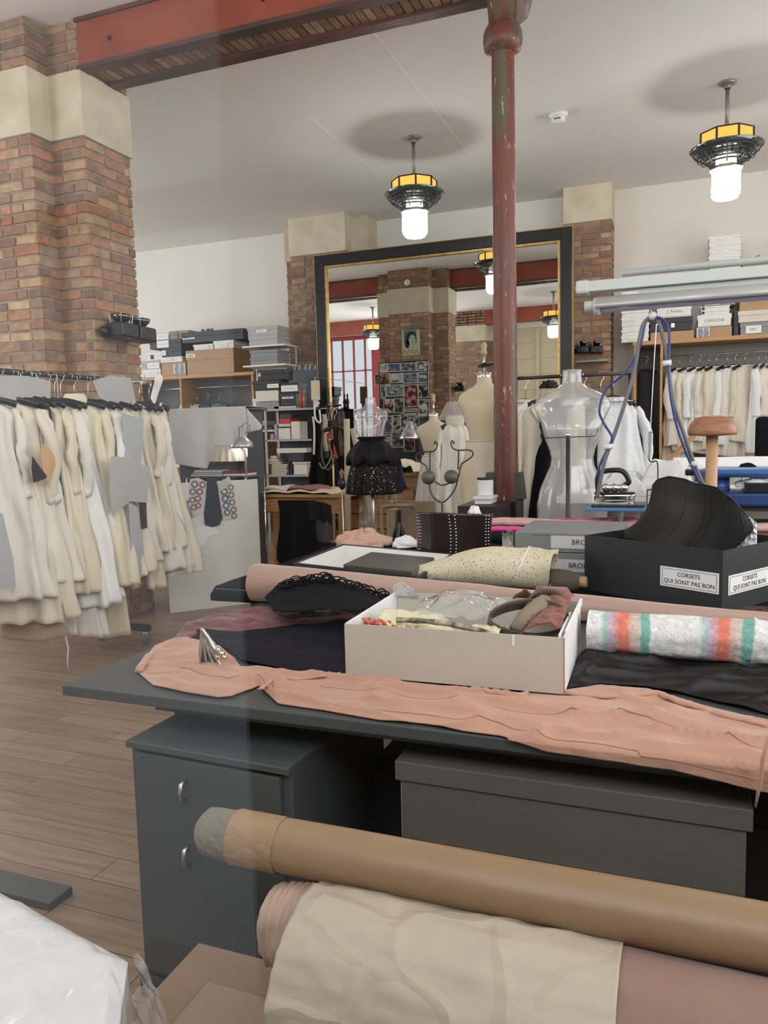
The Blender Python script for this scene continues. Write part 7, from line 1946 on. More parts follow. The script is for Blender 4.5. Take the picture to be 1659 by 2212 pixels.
for i in range(6):
    z0_ = sb(584+(i % 2), 619+(i % 3)*2, 1024-i*4.5, 1024-(i+1)*4.5+.6, CRB2, 'cream book, %s of the lower left book pile' % ORD[i], z0_, 'book', 'book')
z0_ = sb(576, 606, 996, 991, CRB2, 'cream book lying low in the middle pile left', z0_, 'book', 'book')
z0_ = sb(575, 600, 990, 984, CRB2, 'short cream book in the middle pile left', z0_, 'book', 'book')
z0_ = sb(582, 597, 983, 976, CRB2, 'small cream book near the top of the left pile', z0_, 'book', 'book')
sb(620, 626, 1024, 995, BLKX, 'black upright binder between the book pile and the cream box', zs_[2]+.001, 'binder', 'binder')
sb(626, 632, 1024, 997, BLKX, 'second black upright binder in the lower bay', zs_[2]+.001, 'binder', 'binder')
z = sb(633, 664, 1024, 1001, CRX, 'square cream box at the right of the lower bay', zs_[2]+.001)
z = sb(630, 664, 1000, 995, CRX, 'flat cream lid lying on the square cream box', z)
z = sb(622, 656, 994, 975, BLKX, 'black box in the middle of the lower bay', z)
z = sb(596, 662, 973, 962, CRX, 'long flat cream box across the lower bay', z)
# items on top of the shelving
z0_ = zs_[0]+.001
z = sb(590, 640, 883, 877, CRB2, 'thin cream folder on the top shelf of the metal shelving', z0_, 'folder', 'folder')
z1_ = sb(605, 640, 877, 850, BLKX, 'black box with twin white tags on the cream folder', z, lid=True, card=(.15, .85, .55, .7))
zz = sb(607, 645, 850, 828, BLKX, 'black box with a large white label above the twin tag box', z1_, lid=True, card=(.02, .95, .15, .75))
z = sb(552, 603, 884, 867, GRX, 'flat grey box on the top shelf, left', z0_)
z = sb(551, 602, 867, 843, CRX, 'cream box under the black boxes on the metal shelving', z)
z = sb(545, 605, 843, 822, BLKX, 'black box with a small white label above the cream box', z, lid=True, card=(.55, .95, .2, .6))
sb(556, 615, 822, 799, BLKX, 'topmost black box on the metal shelving', z, lid=True, card=(.05, .12, .4, .7))
for i, (px, c_, lab) in enumerate(((650, (.45, .05, .05), 'small red ornament with white top'), (657, (.40, .18, .08), 'small orange ornament'))):
    p = AY(px, 850, YS+.02); tb = thing('ornament', '%s beside the labelled black box' % lab, 'ornament', (p.x, p.y, z0_), 'ornaments on the metal shelving')
    MB().lathe([(.001, 0), (.03, 0), (.02, .08), (.034, .12), (.012, .20), (.018, .24), (.001, .27)], 12, c=(p.x, p.y, z0_)).build('body', mat('orn_%d' % i, c_, .5), tb, smooth=True)
# pegboard and paper
Yp_ = 11.08
p, q = AY(622, 875, Yp_), AY(692, 790, Yp_)
t = thing('pegboard', 'slate grey perforated panel standing behind the metal shelving', 'panel', ((p.x+q.x)/2, Yp_, 0))
MB().bb((p.x, Yp_, 0), (q.x, Yp_+.02, q.z)).build('panel', mat('slate_panel', (0.085, 0.10, 0.115), .45), t, bevel=.002)
mb = MB()
for i in range(6):
    for j in range(5): mb.bb((p.x+.06+i*.06, Yp_-.001, p.z+.02+j*.06), (p.x+.078+i*.06, Yp_, p.z+.038+j*.06))
o = mb.build('holes', INK, t); o['kind'] = 'stuff'
for i, (px, lab) in enumerate(((636, 'first'), (646, 'second'), (659, 'third'), (668, 'fourth'), (680, 'last'))):
    a = AY(px, 793, Yp_-.004); o = MB().prism([(a.x-.02, a.z-.03), (a.x+.02, a.z-.045), (a.x+.03, a.z+.04), (a.x+.01, a.z+.05)], .003, T((0, a.y, 0))).build('metal_ruler', LGREYBOX); tag(o, 'small metal cutting template, %s along the top of the slate panel' % lab, 'template', 'templates on the slate panel')
a, b_ = AY(681, 822, 10.05), AY(681, 880, 10.05)
t = thing('paper_roll', 'hanging bundle of yellowed paper patterns beside the mirror frame', 'paper roll', (a.x, 10.05, b_.z))
MB().bb((a.x-.065, 10.03, a.z-.28), (a.x+.065, 10.07, a.z)).build('upper_sheets', mat('yellowed_paper', (0.62, 0.55, 0.38), .7, var=.08, vs=20), t, bevel=.01)
MB().bb((a.x-.04, 10.04, b_.z-.02), (a.x+.035, 10.06, a.z-.24)).build('lower_sheets', CRX, t)
MB().tube([(a.x, 10.05, a.z-.02), (a.x, 10.05, a.z+.05), (a.x, 11.09, a.z+.05)], .004, 5).build('hook', STEEL, t)
# ---------------- belts on a hanger stand
YB_ = 7.6
t = thing('belt_stand', 'thin stand with black clip hangers carrying belts left of the sequin skirt', 'stand', AY(716, 1050, YB_)*1)
t.location.z = 0; WL[t.name] = Vector(t.location)
c = AY(716, 880, YB_)
MB().tube([(c.x, YB_, 0), (c.x, YB_, c.z+.05)], .010, 8).build('pole', GOLD, t, smooth=True)
MB().tube([(c.x-.18, YB_, c.z), (c.x+.12, YB_, c.z+.02)], .010, 8).build('top_bar', BLACKPL, t)
MB().lathe([(.001, .02), (.16, .02), (.16, 0), (.001, 0)], 20, c=(c.x, YB_, 0)).build('foot_plate', DMETAL, t)
for i in range(3): coat_hanger('black clip hanger, %s on the belt stand' % ['highest', 'middle', 'lowest'][i], (c.x-.02+.05*i, YB_-.05*i, c.z+.02-.03*i), R(-20+20*i), 'hangers on the belt stand', w=.14)
def belt(lab, pts, y, w_, m, extra=None, sq=.25, group='belts on the stand'):
    mb = MB(); P = smooth_pts([AY(a_, b__, y+.02*(i % 2)) for i, (a_, b__) in enumerate(pts)], 6)
    # ribbon facing the room
    vs = []; fs = []
    for i, p in enumerate(P):
        d = (P[min(i+1, len(P)-1)]-P[max(0, i-1)]).normalized(); s = Vector((d.z, 0, -d.x)).normalized()
        vs += [p-s*w_/2, p+s*w_/2]
    for i in range(len(P)-1): fs.append((2*i, 2*i+1, 2*i+3, 2*i+2))
    mb.add(vs, fs)
    o = mb.build('belt', m, smooth=True, solid=.005); tag(o, lab, 'belt', group)
    if extra:
        me = MB()
        for i in range(4, len(P)-2, 3): me.ball(P[i]+Vector((0, -.006, 0)), .009, 5)
        e_ = me.build('studs', extra, o); 
        off = Vector(o.location); 
    return o
REDL = mat('red_leather', (0.35, 0.03, 0.02), .4)
belt('red leather belt with silver studs hanging on the belt stand', [(697, 905), (706, 930), (716, 960), (726, 992)], 7.5, .055, REDL, CHROME)
belt('pale fringed trim hanging beside the red studded belt', [(700, 895), (703, 915), (700, 940), (706, 975)], 7.48, .05, mat('bone_trim', (0.55, 0.47, 0.36), .7, bump=1, bs=60))
belt('white rope belt hanging at the left of the belt stand', [(690, 870), (680, 880), (682, 905), (692, 912), (690, 885)], 7.45, .018, WHITEF)
belt('shiny white band hanging long at the left of the belt stand', [(676, 900), (679, 930), (678, 982)], 7.45, .022, WHITE)
belt('black leather belt looping low on the belt stand', [(690, 915), (692, 960), (702, 1000), (714, 990), (718, 950)], 7.42, .03, BLACKF)
belt('dark brown belt looping low beside the black one', [(698, 930), (695, 985), (708, 1015), (722, 995)], 7.4, .02, LTH)
belt('grey cord loop hanging low from the belt stand', [(710, 960), (716, 985), (700, 1012), (690, 1000)], 7.38, .012, mat('pewter_cord', (.3, .29, .27), .4, .5))
garment('waistcoat', 'dark brown and black waistcoats hanging at the right of the belt stand', 'waistcoat', (AY(722, 880, 7.7).x, 7.72, AY(722, 878, 7.7).z), R(15), .50, mat('dark_brown_leather_vest', (0.025, 0.016, 0.014), .5), None, hw=.13, flare=.03, seed=201, strap=True, top=-.05)
garment('dress', 'black dress hanging behind the belts left of the sequin skirt', 'dress', (AY(690, 880, 7.8).x, 7.85, AY(690, 878, 7.8).z), R(0), 1.1, BLACKF, None, hw=.14, flare=.05, seed=205, strap=True, top=-.05)

# ---------------- wooden workbench with cream fabrics, chair with black jacket
YK = 7.1
a, b_ = AY(556, 1075, YK), AY(742, 1055, YK)
zbk = (a.z+AY(735, 1052, YK).z)/2-.02
t = thing('workbench', 'honey coloured wooden workbench with drawers behind the white board', 'workbench', ((a.x+b_.x)/2, YK+.4, 0))
x0b, x1b = a.x-.25, b_.x
MB().bb((x0b, YK, zbk-.035), (x1b, YK+.8, zbk)).build('bench_top', WOOD, t, bevel=.004)
MB().bb((x0b+.06, YK+.05, zbk-.20), (x1b-.06, YK+.09, zbk-.035)).build('apron', WOOD, t)
dr = MB().bb((x0b+.3, YK+.03, zbk-.19), (x0b+.75, YK+.05, zbk-.05)).build('drawer', WOOD, t, bevel=.003); MB().ball((x0b+.52, YK+.015, zbk-.12), .015, 8).build('drawer_knob', DMETAL, dr, smooth=True)
for x in (x0b+.05, x1b-.05):
    for y in (YK+.05, YK+.75): MB().bb((x-.03, y-.03, 0), (x+.03, y+.03, zbk-.035)).build('leg', WOOD if y > YK+.1 else mat('blue_leg_paint', (0.03, 0.08, 0.18), .5) if x < x1b-.1 else WOOD, t)
for i, (pts, m_, lab, up) in enumerate((([(560, 1050), (600, 1040), (660, 1045), (735, 1052)], CREAM3, 'large cream fabric spread over the wooden workbench', 0), ([(575, 1045), (600, 1034), (630, 1046)], CREAM2, 'folded white cream piece at the left on the workbench', .03), ([(625, 1040), (660, 1036), (700, 1044)], mat('dusty_red_cloth', (0.36, 0.17, 0.13), .8, wrinkle=.4), 'dusty red embroidered cloth lying on the workbench fabrics', .035))):
    xa = AY(pts[0][0], 1060, YK+.2).x; xb = AY(pts[-1][0], 1060, YK+.2).x
    def wf(u, v):
        x = xa+(xb-xa)*u; y = YK+(-.02 if i == 0 else .10)+(.7 if i == 0 else .35)*v
        e = min(1, min(u, 1-u, v+.08, 1-v)*8)
        z = zbk+.004+(up+.030*(fbm(x*3, y*5, i*5)+.5)+.022*abs(math.sin(x*11+y*9)))*max(0, e)
        return Vector((x, y, max(z, zbk+.003)))
    mb = MB(); mb.grid(wf, 50, 30); o = mb.build('fabric_piece', m_, smooth=True, solid=.003); tag(o, lab, 'fabric')
YCc = 6.55
a, b_ = AY(607, 1085, YCc), AY(722, 1075, YCc)
t = thing('office_chair', 'dark office chair draped with black clothing in front of the workbench', 'chair', ((a.x+b_.x)/2, YCc, 0))
cxx = (a.x+b_.x)/2; wv2 = b_.x-a.x
MB().bb((cxx-.22, YCc-.02, .46), (cxx+.22, YCc+.42, .52)).build('seat', BLACKF, t, bevel=.03)
MB().bb((cxx-.20, YCc-.04, .58), (cxx+.2, YCc+.0, a.z-.05)).build('backrest', mat('dark_grey_mesh', (0.045, 0.045, 0.055), .6), t, bevel=.02)
MB().tube([(cxx, YCc+.2, .08), (cxx, YCc+.2, .46)], .03, 10).build('gas_column', BLACKPL, t, smooth=True)
for i in range(5):
    q = i*2*PI/5; MB().tube([(cxx, YCc+.2, .10), (cxx+.27*math.cos(q), YCc+.2+.27*math.sin(q), .06)], .018, 6).build('leg', BLACKPL, t)
def jk(u, v):
    x = a.x+wv2*(u*.72); w_ = .05*math.sin(PI*u)
    z = a.z+.03-.01*abs(u-.5)-(a.z-.15)*v*(.7+.3*math.sin(PI*u))
    return Vector((x+.02*math.sin(v*5+u*3)-.05*v*(1-u)*0, YCc-.06-.03*math.sin(u*13+v*2)*v-w_*.4, z))
mb = MB(); mb.grid(jk, 40, 30); o = mb.build('black_jacket', BLACKF, smooth=True, solid=.012); tag(o, 'black jacket draped over the left of the office chair back, falling to the floor', 'jacket')
def jk2(u, v):
    x = a.x+wv2*(.6+.4*u); return Vector((x, YCc-.065-.02*math.sin(u*9), a.z+.02-.035*u*u-(.17+.02*math.sin(u*14))*v))
mb = MB(); mb.grid(jk2, 24, 12); o = mb.build('fur_collar', mat('black_plush', (0.006, 0.006, 0.008), .95, bump=1, bs=120), smooth=True, solid=.03); tag(o, 'black plush collar band over the right of the office chair back', 'garment')

# ---------------- poles, tubes and stuff near the clear bust
def pole(lab, p, q, r, m, name='cardboard_tube', cat='tube', group=None):
    o = MB().tube([p, q], r, 14).build(name, m, smooth=True); return tag(o, lab, cat, group)
TB = mat('pale_card_tube', (0.58, 0.50, 0.34), .6)
a = AY(749, 905, 6.9); pole('upright pale cardboard tube left of the clear bust', a, Vector((a.x-.03, 6.9, 0.001)), .03, TB)
a = AY(762, 925, 7.1); pole('second pale cardboard tube, tilted, behind the sequin skirt', a, Vector((a.x+.28, 7.2, 0.001)), .03, TB)
a = AY(738, 1020, 6.0); t = thing('microphone_stand', 'thin grey metal stand with a black clamp left of the sequin skirt', 'stand', (a.x, 6.0, 0))
MB().tube([(a.x, 6, .02), (a.x, 6, a.z+.03)], .007, 8).build('pole', STEEL, t, smooth=True); MB().ball((a.x, 6.0, a.z-.1), (.035, .03, .05), 8).build('clamp', BLACKPL, t, smooth=True)
for i in range(3): MB().tube([(a.x, 6, .25), (a.x+.22*math.cos(i*2.1), 6+.22*math.sin(i*2.1), .01)], .008, 6).build('leg', STEEL, t)
# chest / wooden drawers behind
YD = 7.9
a, b_ = AY(745, 1075, YD), AY(900, 1075, YD)
t = thing('drawer_chest', 'wooden plan chest of flat drawers under the far desk, behind the sequin skirt', 'chest', ((a.x+b_.x)/2, YD+.3, 0))
zt_ = AY(760, 1068, YD).z
MB().bb((a.x, YD, 0), (b_.x-.25, YD+.6, zt_)).build('body', DWOOD, t, bevel=.004)
for k in range(5):
    d_ = MB().bb((a.x+.03, YD-.02, .05+k*zt_*.18), (b_.x-.28, YD, .05+k*zt_*.18+zt_*.165)).build('drawer', WOOD, t, bevel=.003)
    MB().tube([((a.x+b_.x)/2-.2, YD-.03, .05+k*zt_*.18+zt_*.08), ((a.x+b_.x)/2-.08, YD-.03, .05+k*zt_*.18+zt_*.08)], .008, 6).build('pull', DMETAL, d_)
# desk in front of the mirror with fabrics
YQ = 8.6
a, b_ = AY(738, 1012, YQ), AY(905, 1005, YQ); zq = AY(860, 1022, YQ).z
t = thing('desk', 'long dark wooden desk in front of the mirror', 'desk', ((a.x+b_.x)/2, YQ+.4, 0))
MB().bb((a.x-.3, YQ, zq-.04), (b_.x+1.2, YQ+.8, zq)).build('desk_top', DWOOD, t, bevel=.004)
MB().bb((a.x-.25, YQ+.04, zq-.17), (b_.x+1.15, YQ+.07, zq-.04)).build('apron', DWOOD, t)
for x in (a.x-.25, b_.x+1.1):
    for y in (YQ+.06, YQ+.74): MB().bb((x-.03, y-.03, 0), (x+.03, y+.03, zq-.04)).build('leg', DWOOD, t)
def dsk(i, px0, px1, h, m_, lab, seed):
    xa, xb = AY(px0, 1010, YQ+.2).x, AY(px1, 1010, YQ+.2).x
    def f_(u, v):
        x = xa+(xb-xa)*u; y = YQ+.02+.45*v; e = max(0, min(1, min(u, 1-u, v+.1, 1-v)*6))
        return Vector((x, y, zq+.003+h*e*(.6+.5*fbm(x*4, y*6, seed)+.3*abs(math.sin(x*13+seed)))))
    mb = MB(); mb.grid(f_, 40, 24); o = mb.build('folded_fabric', m_, smooth=True, solid=.003); return tag(o, lab, 'fabric')
dsk(0, 848, 904, .16, CREAM3, 'pile of cream fabric on the desk right of the sequin skirt', 2)
dsk(1, 836, 862, .10, BLACKF, 'black fabric bundle on the desk beside the cream pile', 5)
c = AY(872, 900+45, 8.5)
t = thing('desk_lamp', 'small silver desk lamp on a jointed arm before the pinboard reflection', 'lamp', (c.x, 8.5, zq))
MB().lathe([(.13, 0), (.12, .03), (.08, .10), (.045, .14), (.04, .20), (.001, .21)], 24, c=(c.x+.08, 8.5, c.z-.02)).build('lamp_shade', STEEL, t, smooth=True, solid=.002)
MB().tube([(c.x+.08, 8.5, c.z+.17), (c.x+.32, 8.5, c.z+.02), (c.x+.2, 8.5, zq)], .009, 6).build('jointed_arm', STEEL, t)
MB().lathe([(.001, .02), (.08, .02), (.08, 0), (.001, 0)], 18, c=(c.x+.2, 8.5, zq)).build('base', DMETAL, t)
# wooden chair and file boxes behind the corset
YH = 6.0
a = AY(880, 1098, YH)
t = thing('wooden_chair', 'bent wood armchair frame behind the tray and the studded corset', 'chair', (a.x, YH, 0))
BWD = mat('greyed_bentwood', (0.28, 0.21, 0.14), .5, var=.1)
MB().tube(smooth_pts([AY(826, 1170, YH)*1, AY(824, 1105, YH), AY(835, 1093, YH), AY(885, 1092, YH), AY(892, 1096, YH+.3)]), .017, 8).build('arm_rail', BWD, t, smooth=True)
x0h, x1h = AY(826, 1170, YH).x, AY(888, 1170, YH).x
MB().bb((x0h-.01, YH-.02, .44), (x1h+.1, YH+.42, .48)).build('seat', BWD, t, bevel=.006)
for x in (x0h, x1h+.08):
    for y in (YH, YH+.4): MB().tube([(x, y, 0), (x, y, .44)], .017, 8).build('leg', BWD, t, smooth=True)
MB().bb((x0h, YH+.38, .5), (x1h+.09, YH+.41, 1.0)).build('backrest', BWD, t, bevel=.006)
for i in range(4):
    a = AY(836+4.6*i, 1160, 6.9); o_ = thing('file_box', 'yellow kraft file folder, %s of the upright row behind the bentwood chair' % words[i], 'file', (a.x, 6.9, 0), 'upright kraft files')
    hh_ = AY(836, 1102, 6.9).z
    MB().bb((a.x, 6.9, 0.0), (a.x+.022, 7.15, hh_)).build('cover', mat('yellow_kraft_file', (0.42, 0.30, 0.14), .6), o_, bevel=.002)
    MB().bb((a.x+.004, 6.898, 0.01), (a.x+.018, 6.9, hh_-.01)).build('spine_strip', CRX, o_)
t = thing('tripod_base', 'black tripod foot of a stand behind the tray', 'tripod', AY(865, 1170, 5.6)*1); t.location.z = 0; WL[t.name] = Vector(t.location)
p = AY(862, 1130, 5.6)
MB().tube([(p.x, 5.6, .5), (p.x, 5.6, p.z+.1)], .018, 8).build('pole', BLACKPL, t)
for i, (dx, dy) in enumerate(((-.33, 0), (.30, .05), (.02, -.3))): MB().tube([(p.x, 5.6, p.z), (p.x+dx, 5.6+dy, .01)], .02, 6).build('leg', BLACKPL, t)
# boxes by the column
a = AY(990, 1100, 5.0); b_ = AY(1075, 1085, 5.0)
z = pxbox(990, 1200, 1088, 1092, 5.0, .4, mat('aubergine_box', (0.030, 0.014, 0.016), .45), 'dark aubergine lidded box beside the column foot', None, name='storage_box')
for o_ in [bpy.data.objects[-1]]: pass
z = pxbox(1022, 1092, 1062, 1075, 5.08, .2, WHITE, 'small flat white box on the dark aubergine box', None, name='gift_box', z=z+.001)
a = AY(1050, 1060, 5.2)
t = thing('cylindrical_box', 'white round box with a black rim on the small white box', 'box', (a.x, 5.18, z))
MB().lathe([(.001, 0), (.055, 0), (.055, .11), (.001, .11)], 24, c=(a.x, 5.18, z+.001)).build('body', WHITE, t, smooth=False); MB().lathe([(.057, .108), (.057, .122), (.001, .122)], 24, c=(a.x, 5.18, z)).build('rim', INK, t)

# ================================================================ suspended fluorescent fixture
YF = 4.4
t = thing('light_fixture', 'suspended grey fixture with long fluorescent troughs at the right', 'light fixture', AY(1500, 620, YF))
FG = mat('grey_green_enamel', (0.52, 0.54, 0.51), .38)
x2 = 1.6
def bar_px(pxl, pyt, pyb, y, nm, m, dy=.06, sx=x2, bev=.004, prof=None):
    a_ = AY(pxl, pyt, y); b__ = AY(pxl, pyb, y); mb = MB(); mb.bb((a_.x, y-dy/2, b__.z), (sx, y+dy/2, a_.z)); return mb.build(nm, m, t, bevel=bev)
a = AY(1344, 590, YF+.15); MB().tube([(a.x, YF+.15, a.z), (x2, YF+.15, a.z)], .020, 16).build('support_tube', FG, t, smooth=True)
bar_px(1258, 611, 634, YF, 'ballast_channel', FG, .09)
a = AY(1254, 611, YF); MB().bb((a.x-.02, YF-.055, a.z-.066), (a.x+.05, YF+.055, a.z+.004)).build('end_cap', mat('pale_plastic_cap', (0.55, 0.56, 0.54), .4), t, bevel=.012)
MB().bb((a.x+.3, YF-.01, a.z-.085), (x2, YF+.01, a.z-.06)).build('cable_tray', FG, t)
zc2 = AY(1290, 657, YF-.05).z
mb = MB(); xa = AY(1288, 657, YF-.05).x
prof = [(.085*math.cos(q), .085*math.sin(q)-.02) for q in [i*PI/10-.1 for i in range(12)]]
vs = []
for x in (xa, x2):
    for (py_, pz_) in prof: vs.append((x, YF-.05+py_*.8, zc2-.006+pz_*.62))
n_ = len(prof); mb.add(vs, [(i, i+1, n_+i+1, n_+i) for i in range(n_-1)])
mb.build('reflector_trough', mat('satin_reflector', (0.55, 0.56, 0.55), .35, .4), t, smooth=True, solid=.003)
MB().tube([(xa+.02, YF-.06, zc2-.030), (x2, YF-.06, zc2-.030)], .019, 14).build('fluorescent_tube', mat('unlit_tube_glass', (0.42, 0.42, 0.55), .12), t, smooth=True)
MB().tube([(xa-.012, YF-.05, zc2-.012), (xa+.022, YF-.05, zc2-.012)], .045, 20).build('tube_ring', mat('milky_ring', (0.60, 0.62, 0.60), .3), t, smooth=True)
MB().tube([(xa-.06, YF-.05, zc2-.010), (xa-.01, YF-.05, zc2-.010)], .030, 16).build('tube_socket', FG, t, smooth=True)
for x in (1.2, 1.5): MB().tube([(x, YF+.15, AY(1344, 590, YF+.15).z), (x, YF+.15, ZC)], .003, 5).build('suspension_wire', STEEL, t)
# ---------------- hose loops, spring balancer
YI = 4.35
hk = AY(1410, 662, YI)
t = thing('tool_hook', 'small wire hook holding the iron cables under the light fixture', 'hook', hk)
MB().tube(smooth_pts([AY(1421, 705, YI), AY(1421, 672, YI), AY(1418, 655, YI), AY(1408, 656, YI), AY(1406, 668, YI), AY(1412, 678, YI)]), .004, 6).build('wire_hook', STEEL, t, smooth=True)
MB().ball(AY(1410, 682, YI), .022, 8).build('white_clip', WHITE, t, smooth=True)
def hose(lab, pts, r, m, y=YI, cat='cable'):
    o = MB().tube(smooth_pts([AY(a_, b__, y+.01*(i % 2)) for i, (a_, b__) in enumerate(pts)], 7), r, 9).build('hose', m, smooth=True); return tag(o, lab, cat)
GH = mat('grey_rubber_hose', (0.16, 0.165, 0.175), .5); BH = mat('blue_cable', (0.035, 0.050, 0.20), .4)
hose('grey hose curving from the hook down left to the steam iron', [(1408, 684), (1390, 700), (1380, 740), (1370, 800), (1350, 870), (1325, 945), (1305, 1000), (1290, 1075)], .0105, GH, cat='hose')
hose('blue cable looping left from the hook past the clear torso', [(1406, 682), (1395, 695), (1385, 740), (1372, 770), (1345, 810), (1310, 840), (1295, 885), (1305, 915), (1322, 945), (1312, 970), (1294, 1010), (1296, 1040)], .0068, BH)
hose('grey hose falling right from the hook to the blue ironing board', [(1420, 688), (1430, 720), (1440, 765), (1447, 820), (1458, 880), (1475, 930), (1495, 990), (1518, 1046)], .0105, GH, cat='hose')
hose('blue cable running down right beside the grey hose', [(1418, 684), (1438, 695), (1446, 725), (1444, 780), (1448, 850), (1462, 920), (1485, 985), (1512, 1044)], .0068, BH, y=YI-.02)
for px, py, lab in ((1314, 966, 'white clip on the left hose above the iron'), (1441, 785, 'white clip high on the right hose'), (1497, 1003, 'white clip low on the right hose')):
    p = AY(px, py, YI-.01); o = MB().tube([p+Vector((-.022, 0, 0)), p+Vector((.022, 0, .004))], .015, 10).build('hose_clip', WHITE, smooth=True); tag(o, lab, 'clip', 'white hose clips')
t = thing('spring_balancer', 'thin steel wire with a coil spring hanging from the fixture hook', 'spring', AY(1405, 960, YI))
MB().tube([AY(1418, 700, YI), AY(1412, 800, YI), AY(1405, 932, YI)], .0022, 6).build('wire', STEEL, t)
a, b_ = AY(1405, 932, YI), AY(1402, 990, YI)
MB().tube([a.lerp(b_, i/140)+Vector((.010*math.cos(i*.9), .010*math.sin(i*.9), 0)) for i in range(141)], .0018, 4).build('coil_spring', STEEL, t)
MB().tube(smooth_pts([b_, AY(1403, 995, YI), AY(1408, 998, YI), AY(1420, 999, YI), AY(1421, 1040, YI)], 5), .004, 6).build('rod', DMETAL, t)
# ---------------- irons and ironing boards
YG = 4.42
BLU = mat('ironing_blue', (0.018, 0.11, 0.34), .5, sheen=.2, wrinkle=.2)
a, b_ = AY(1264, 1097, YG), AY(1412, 1101, YG)
zi = a.z
t = thing('iron_rest', 'small pale blue iron rest platform on a thin post', 'stand', ((a.x+b_.x)/2, YG+.15, 0))
MB().bb((a.x, YG, zi-.018), (b_.x, YG+.24, zi)).build('blue_platform', mat('pale_blue_rest', (0.10, 0.22, 0.45), .4), t, bevel=.004)
MB().bb((a.x+.03, YG+.02, zi), (b_.x-.05, YG+.22, zi+.018)).build('grid_tray', DMETAL, t, bevel=.003)
MB().tube([((a.x+b_.x)/2, YG+.12, ZB), ((a.x+b_.x)/2, YG+.12, zi-.018)], .018, 8).build('post', STEEL, t)
MB().tube(smooth_pts([AY(1398, 1100, YG-.02), AY(1398, 1062, YG-.02), AY(1402, 1058, YG-.02), AY(1418, 1057, YG)], 4), .004, 6).build('guard_wire', DMETAL, t)
z0i = zi+.019
t = thing('steam_iron', 'chrome steam iron with a black handle on the blue rest', 'iron', ((a.x+b_.x)/2, YG+.12, z0i))
xA, xB = AY(1284, 1080, YG+.1).x, AY(1372, 1080, YG+.1).x; yI = YG+.12
def sole(z0_, z1_, k):
    n = 26; mb = MB(); P = []
    for i in range(n):
        s = i/(n-1); P.append((xA+(xB-xA)*s, yI-.055*k*(1-s**2.2)**.6 if s < 1 else yI))
    P2 = [(x, 2*yI-y) for x, y in P[::-1]][1:]
    poly = P+P2
    vs = [(x, y, z0_) for x, y in poly]+[(x, y, z1_) for x, y in poly]; m2 = len(poly)
    return mb.add(vs, [tuple(range(m2))[::-1], tuple(range(m2, 2*m2))]+[(i, (i+1) % m2, (i+1) % m2+m2, i+m2) for i in range(m2)])
sole(z0i, z0i+.012, 1).build('sole_plate', CHROME, t); sole(z0i+.012, z0i+.05, .9).build('body', CHROME, t, bevel=.01)
sole(z0i+.05, z0i+.062, .75).build('black_cover', BLACKPL, t, bevel=.004)
MB().tube(smooth_pts([(xA+.02, yI, z0i+.06), (xA+.015, yI, z0i+.14), (xA+.04, yI, z0i+.175), (xA+.12, yI, z0i+.185), (xB-.06, yI, z0i+.17), (xB-.035, yI, z0i+.12), (xB-.06, yI, z0i+.10)], 5), .015, 10).build('handle', BLACKPL, t, smooth=True)
mb = MB()
for s in (.3, .5, .7): mb.ball((xA+(xB-xA)*s, yI-.01, z0i+.085), (.03, .025, .026), 8)
mb.build('chrome_tank', CHROME, t, smooth=True)
# white wrapped fabrics behind
CT = AY(1480, 1000, 5.2)
t = thing('cutting_table', 'white far table carrying plastic wrapped fabrics and rolls', 'table', (1.2, 5.6, 0)); zct = AY(1450, 1075, 5.0).z
MB().bb((-.75, 5.0-.0, zct-.04), (2.6, 6.1, zct)).build('tabletop', WHITE, t)
for x in (-.7, 2.5):
    for y in (5.05, 6.0): MB().bb((x-.03, y-.03, 0), (x+.03, y+.03, zct-.04)).build('leg', STEEL, t)
def pile(lab, px0, px1, pyt, y0_, dep, m, seed, name='wrapped_fabric', cat='fabric bundle', amp=.35):
    p0_, p1_ = AY(px0, pyt, y0_+dep/2), AY(px1, pyt, y0_+dep/2); h = p0_.z-zct
    def f_(u, v):
        x = p0_.x+(p1_.x-p0_.x)*u; y = y0_+dep*v; e = max(0, min(1, 4*min(u, 1-u, v, 1-v)))**.5
        return Vector((x, y, zct+.002+h*e*(1-amp+.5*amp*(1+2*fbm(x*3, y*4, seed)))))
    mb = MB(); mb.grid(f_, 50, 26); o = mb.build(name, m, smooth=True, solid=.002); return tag(o, lab, cat)
WPF = mat('white_fabric_in_plastic', (0.74, 0.74, 0.73), .25, wrinkle=.7, ws=8, bump=.3, bs=20)
pile('white fabric bundle wrapped in plastic behind the steam iron', 1300, 1400, 1010, 5.05, .35, WPF, 1)
pile('taller white plastic wrapped fabric bundle under the coil spring', 1385, 1500, 985, 5.12, .4, WPF, 4)
pile('low white fabric bundle behind the black corset', 1440, 1560, 1040, 5.0, .3, WPF, 7)
p = AY(1455, 988, 5.6); q = AY(1470, 1004, 5.6); pr_ = (p.z-q.z)*.8
t = thing('fabric_roll', 'thick white fabric roll lying behind the wooden hat block', 'fabric roll', (1.3, 5.6, p.z-.1))
mb = MB(); rollsurf(mb, (p.x, 5.6, p.z-.05), (1.9, 5.6, p.z-.05), .05, .004, 2, 30, 24); mb.build('rolled_cloth', WHITEF, t, smooth=True)
mb = MB(); spiral_end(mb, (p.x, 5.6, p.z-.05), (1.9, 5.6, p.z-.05), .05, 3); mb.build('rolled_end', WHITEF, t)
mb = MB(); mb.bb((p.x+.2, 5.55, zct), (p.x+.22, 5.65, p.z-.1)); mb.bb((1.4, 5.55, zct), (1.42, 5.65, p.z-.1)); mb.build('roll_support', STEEL, t)
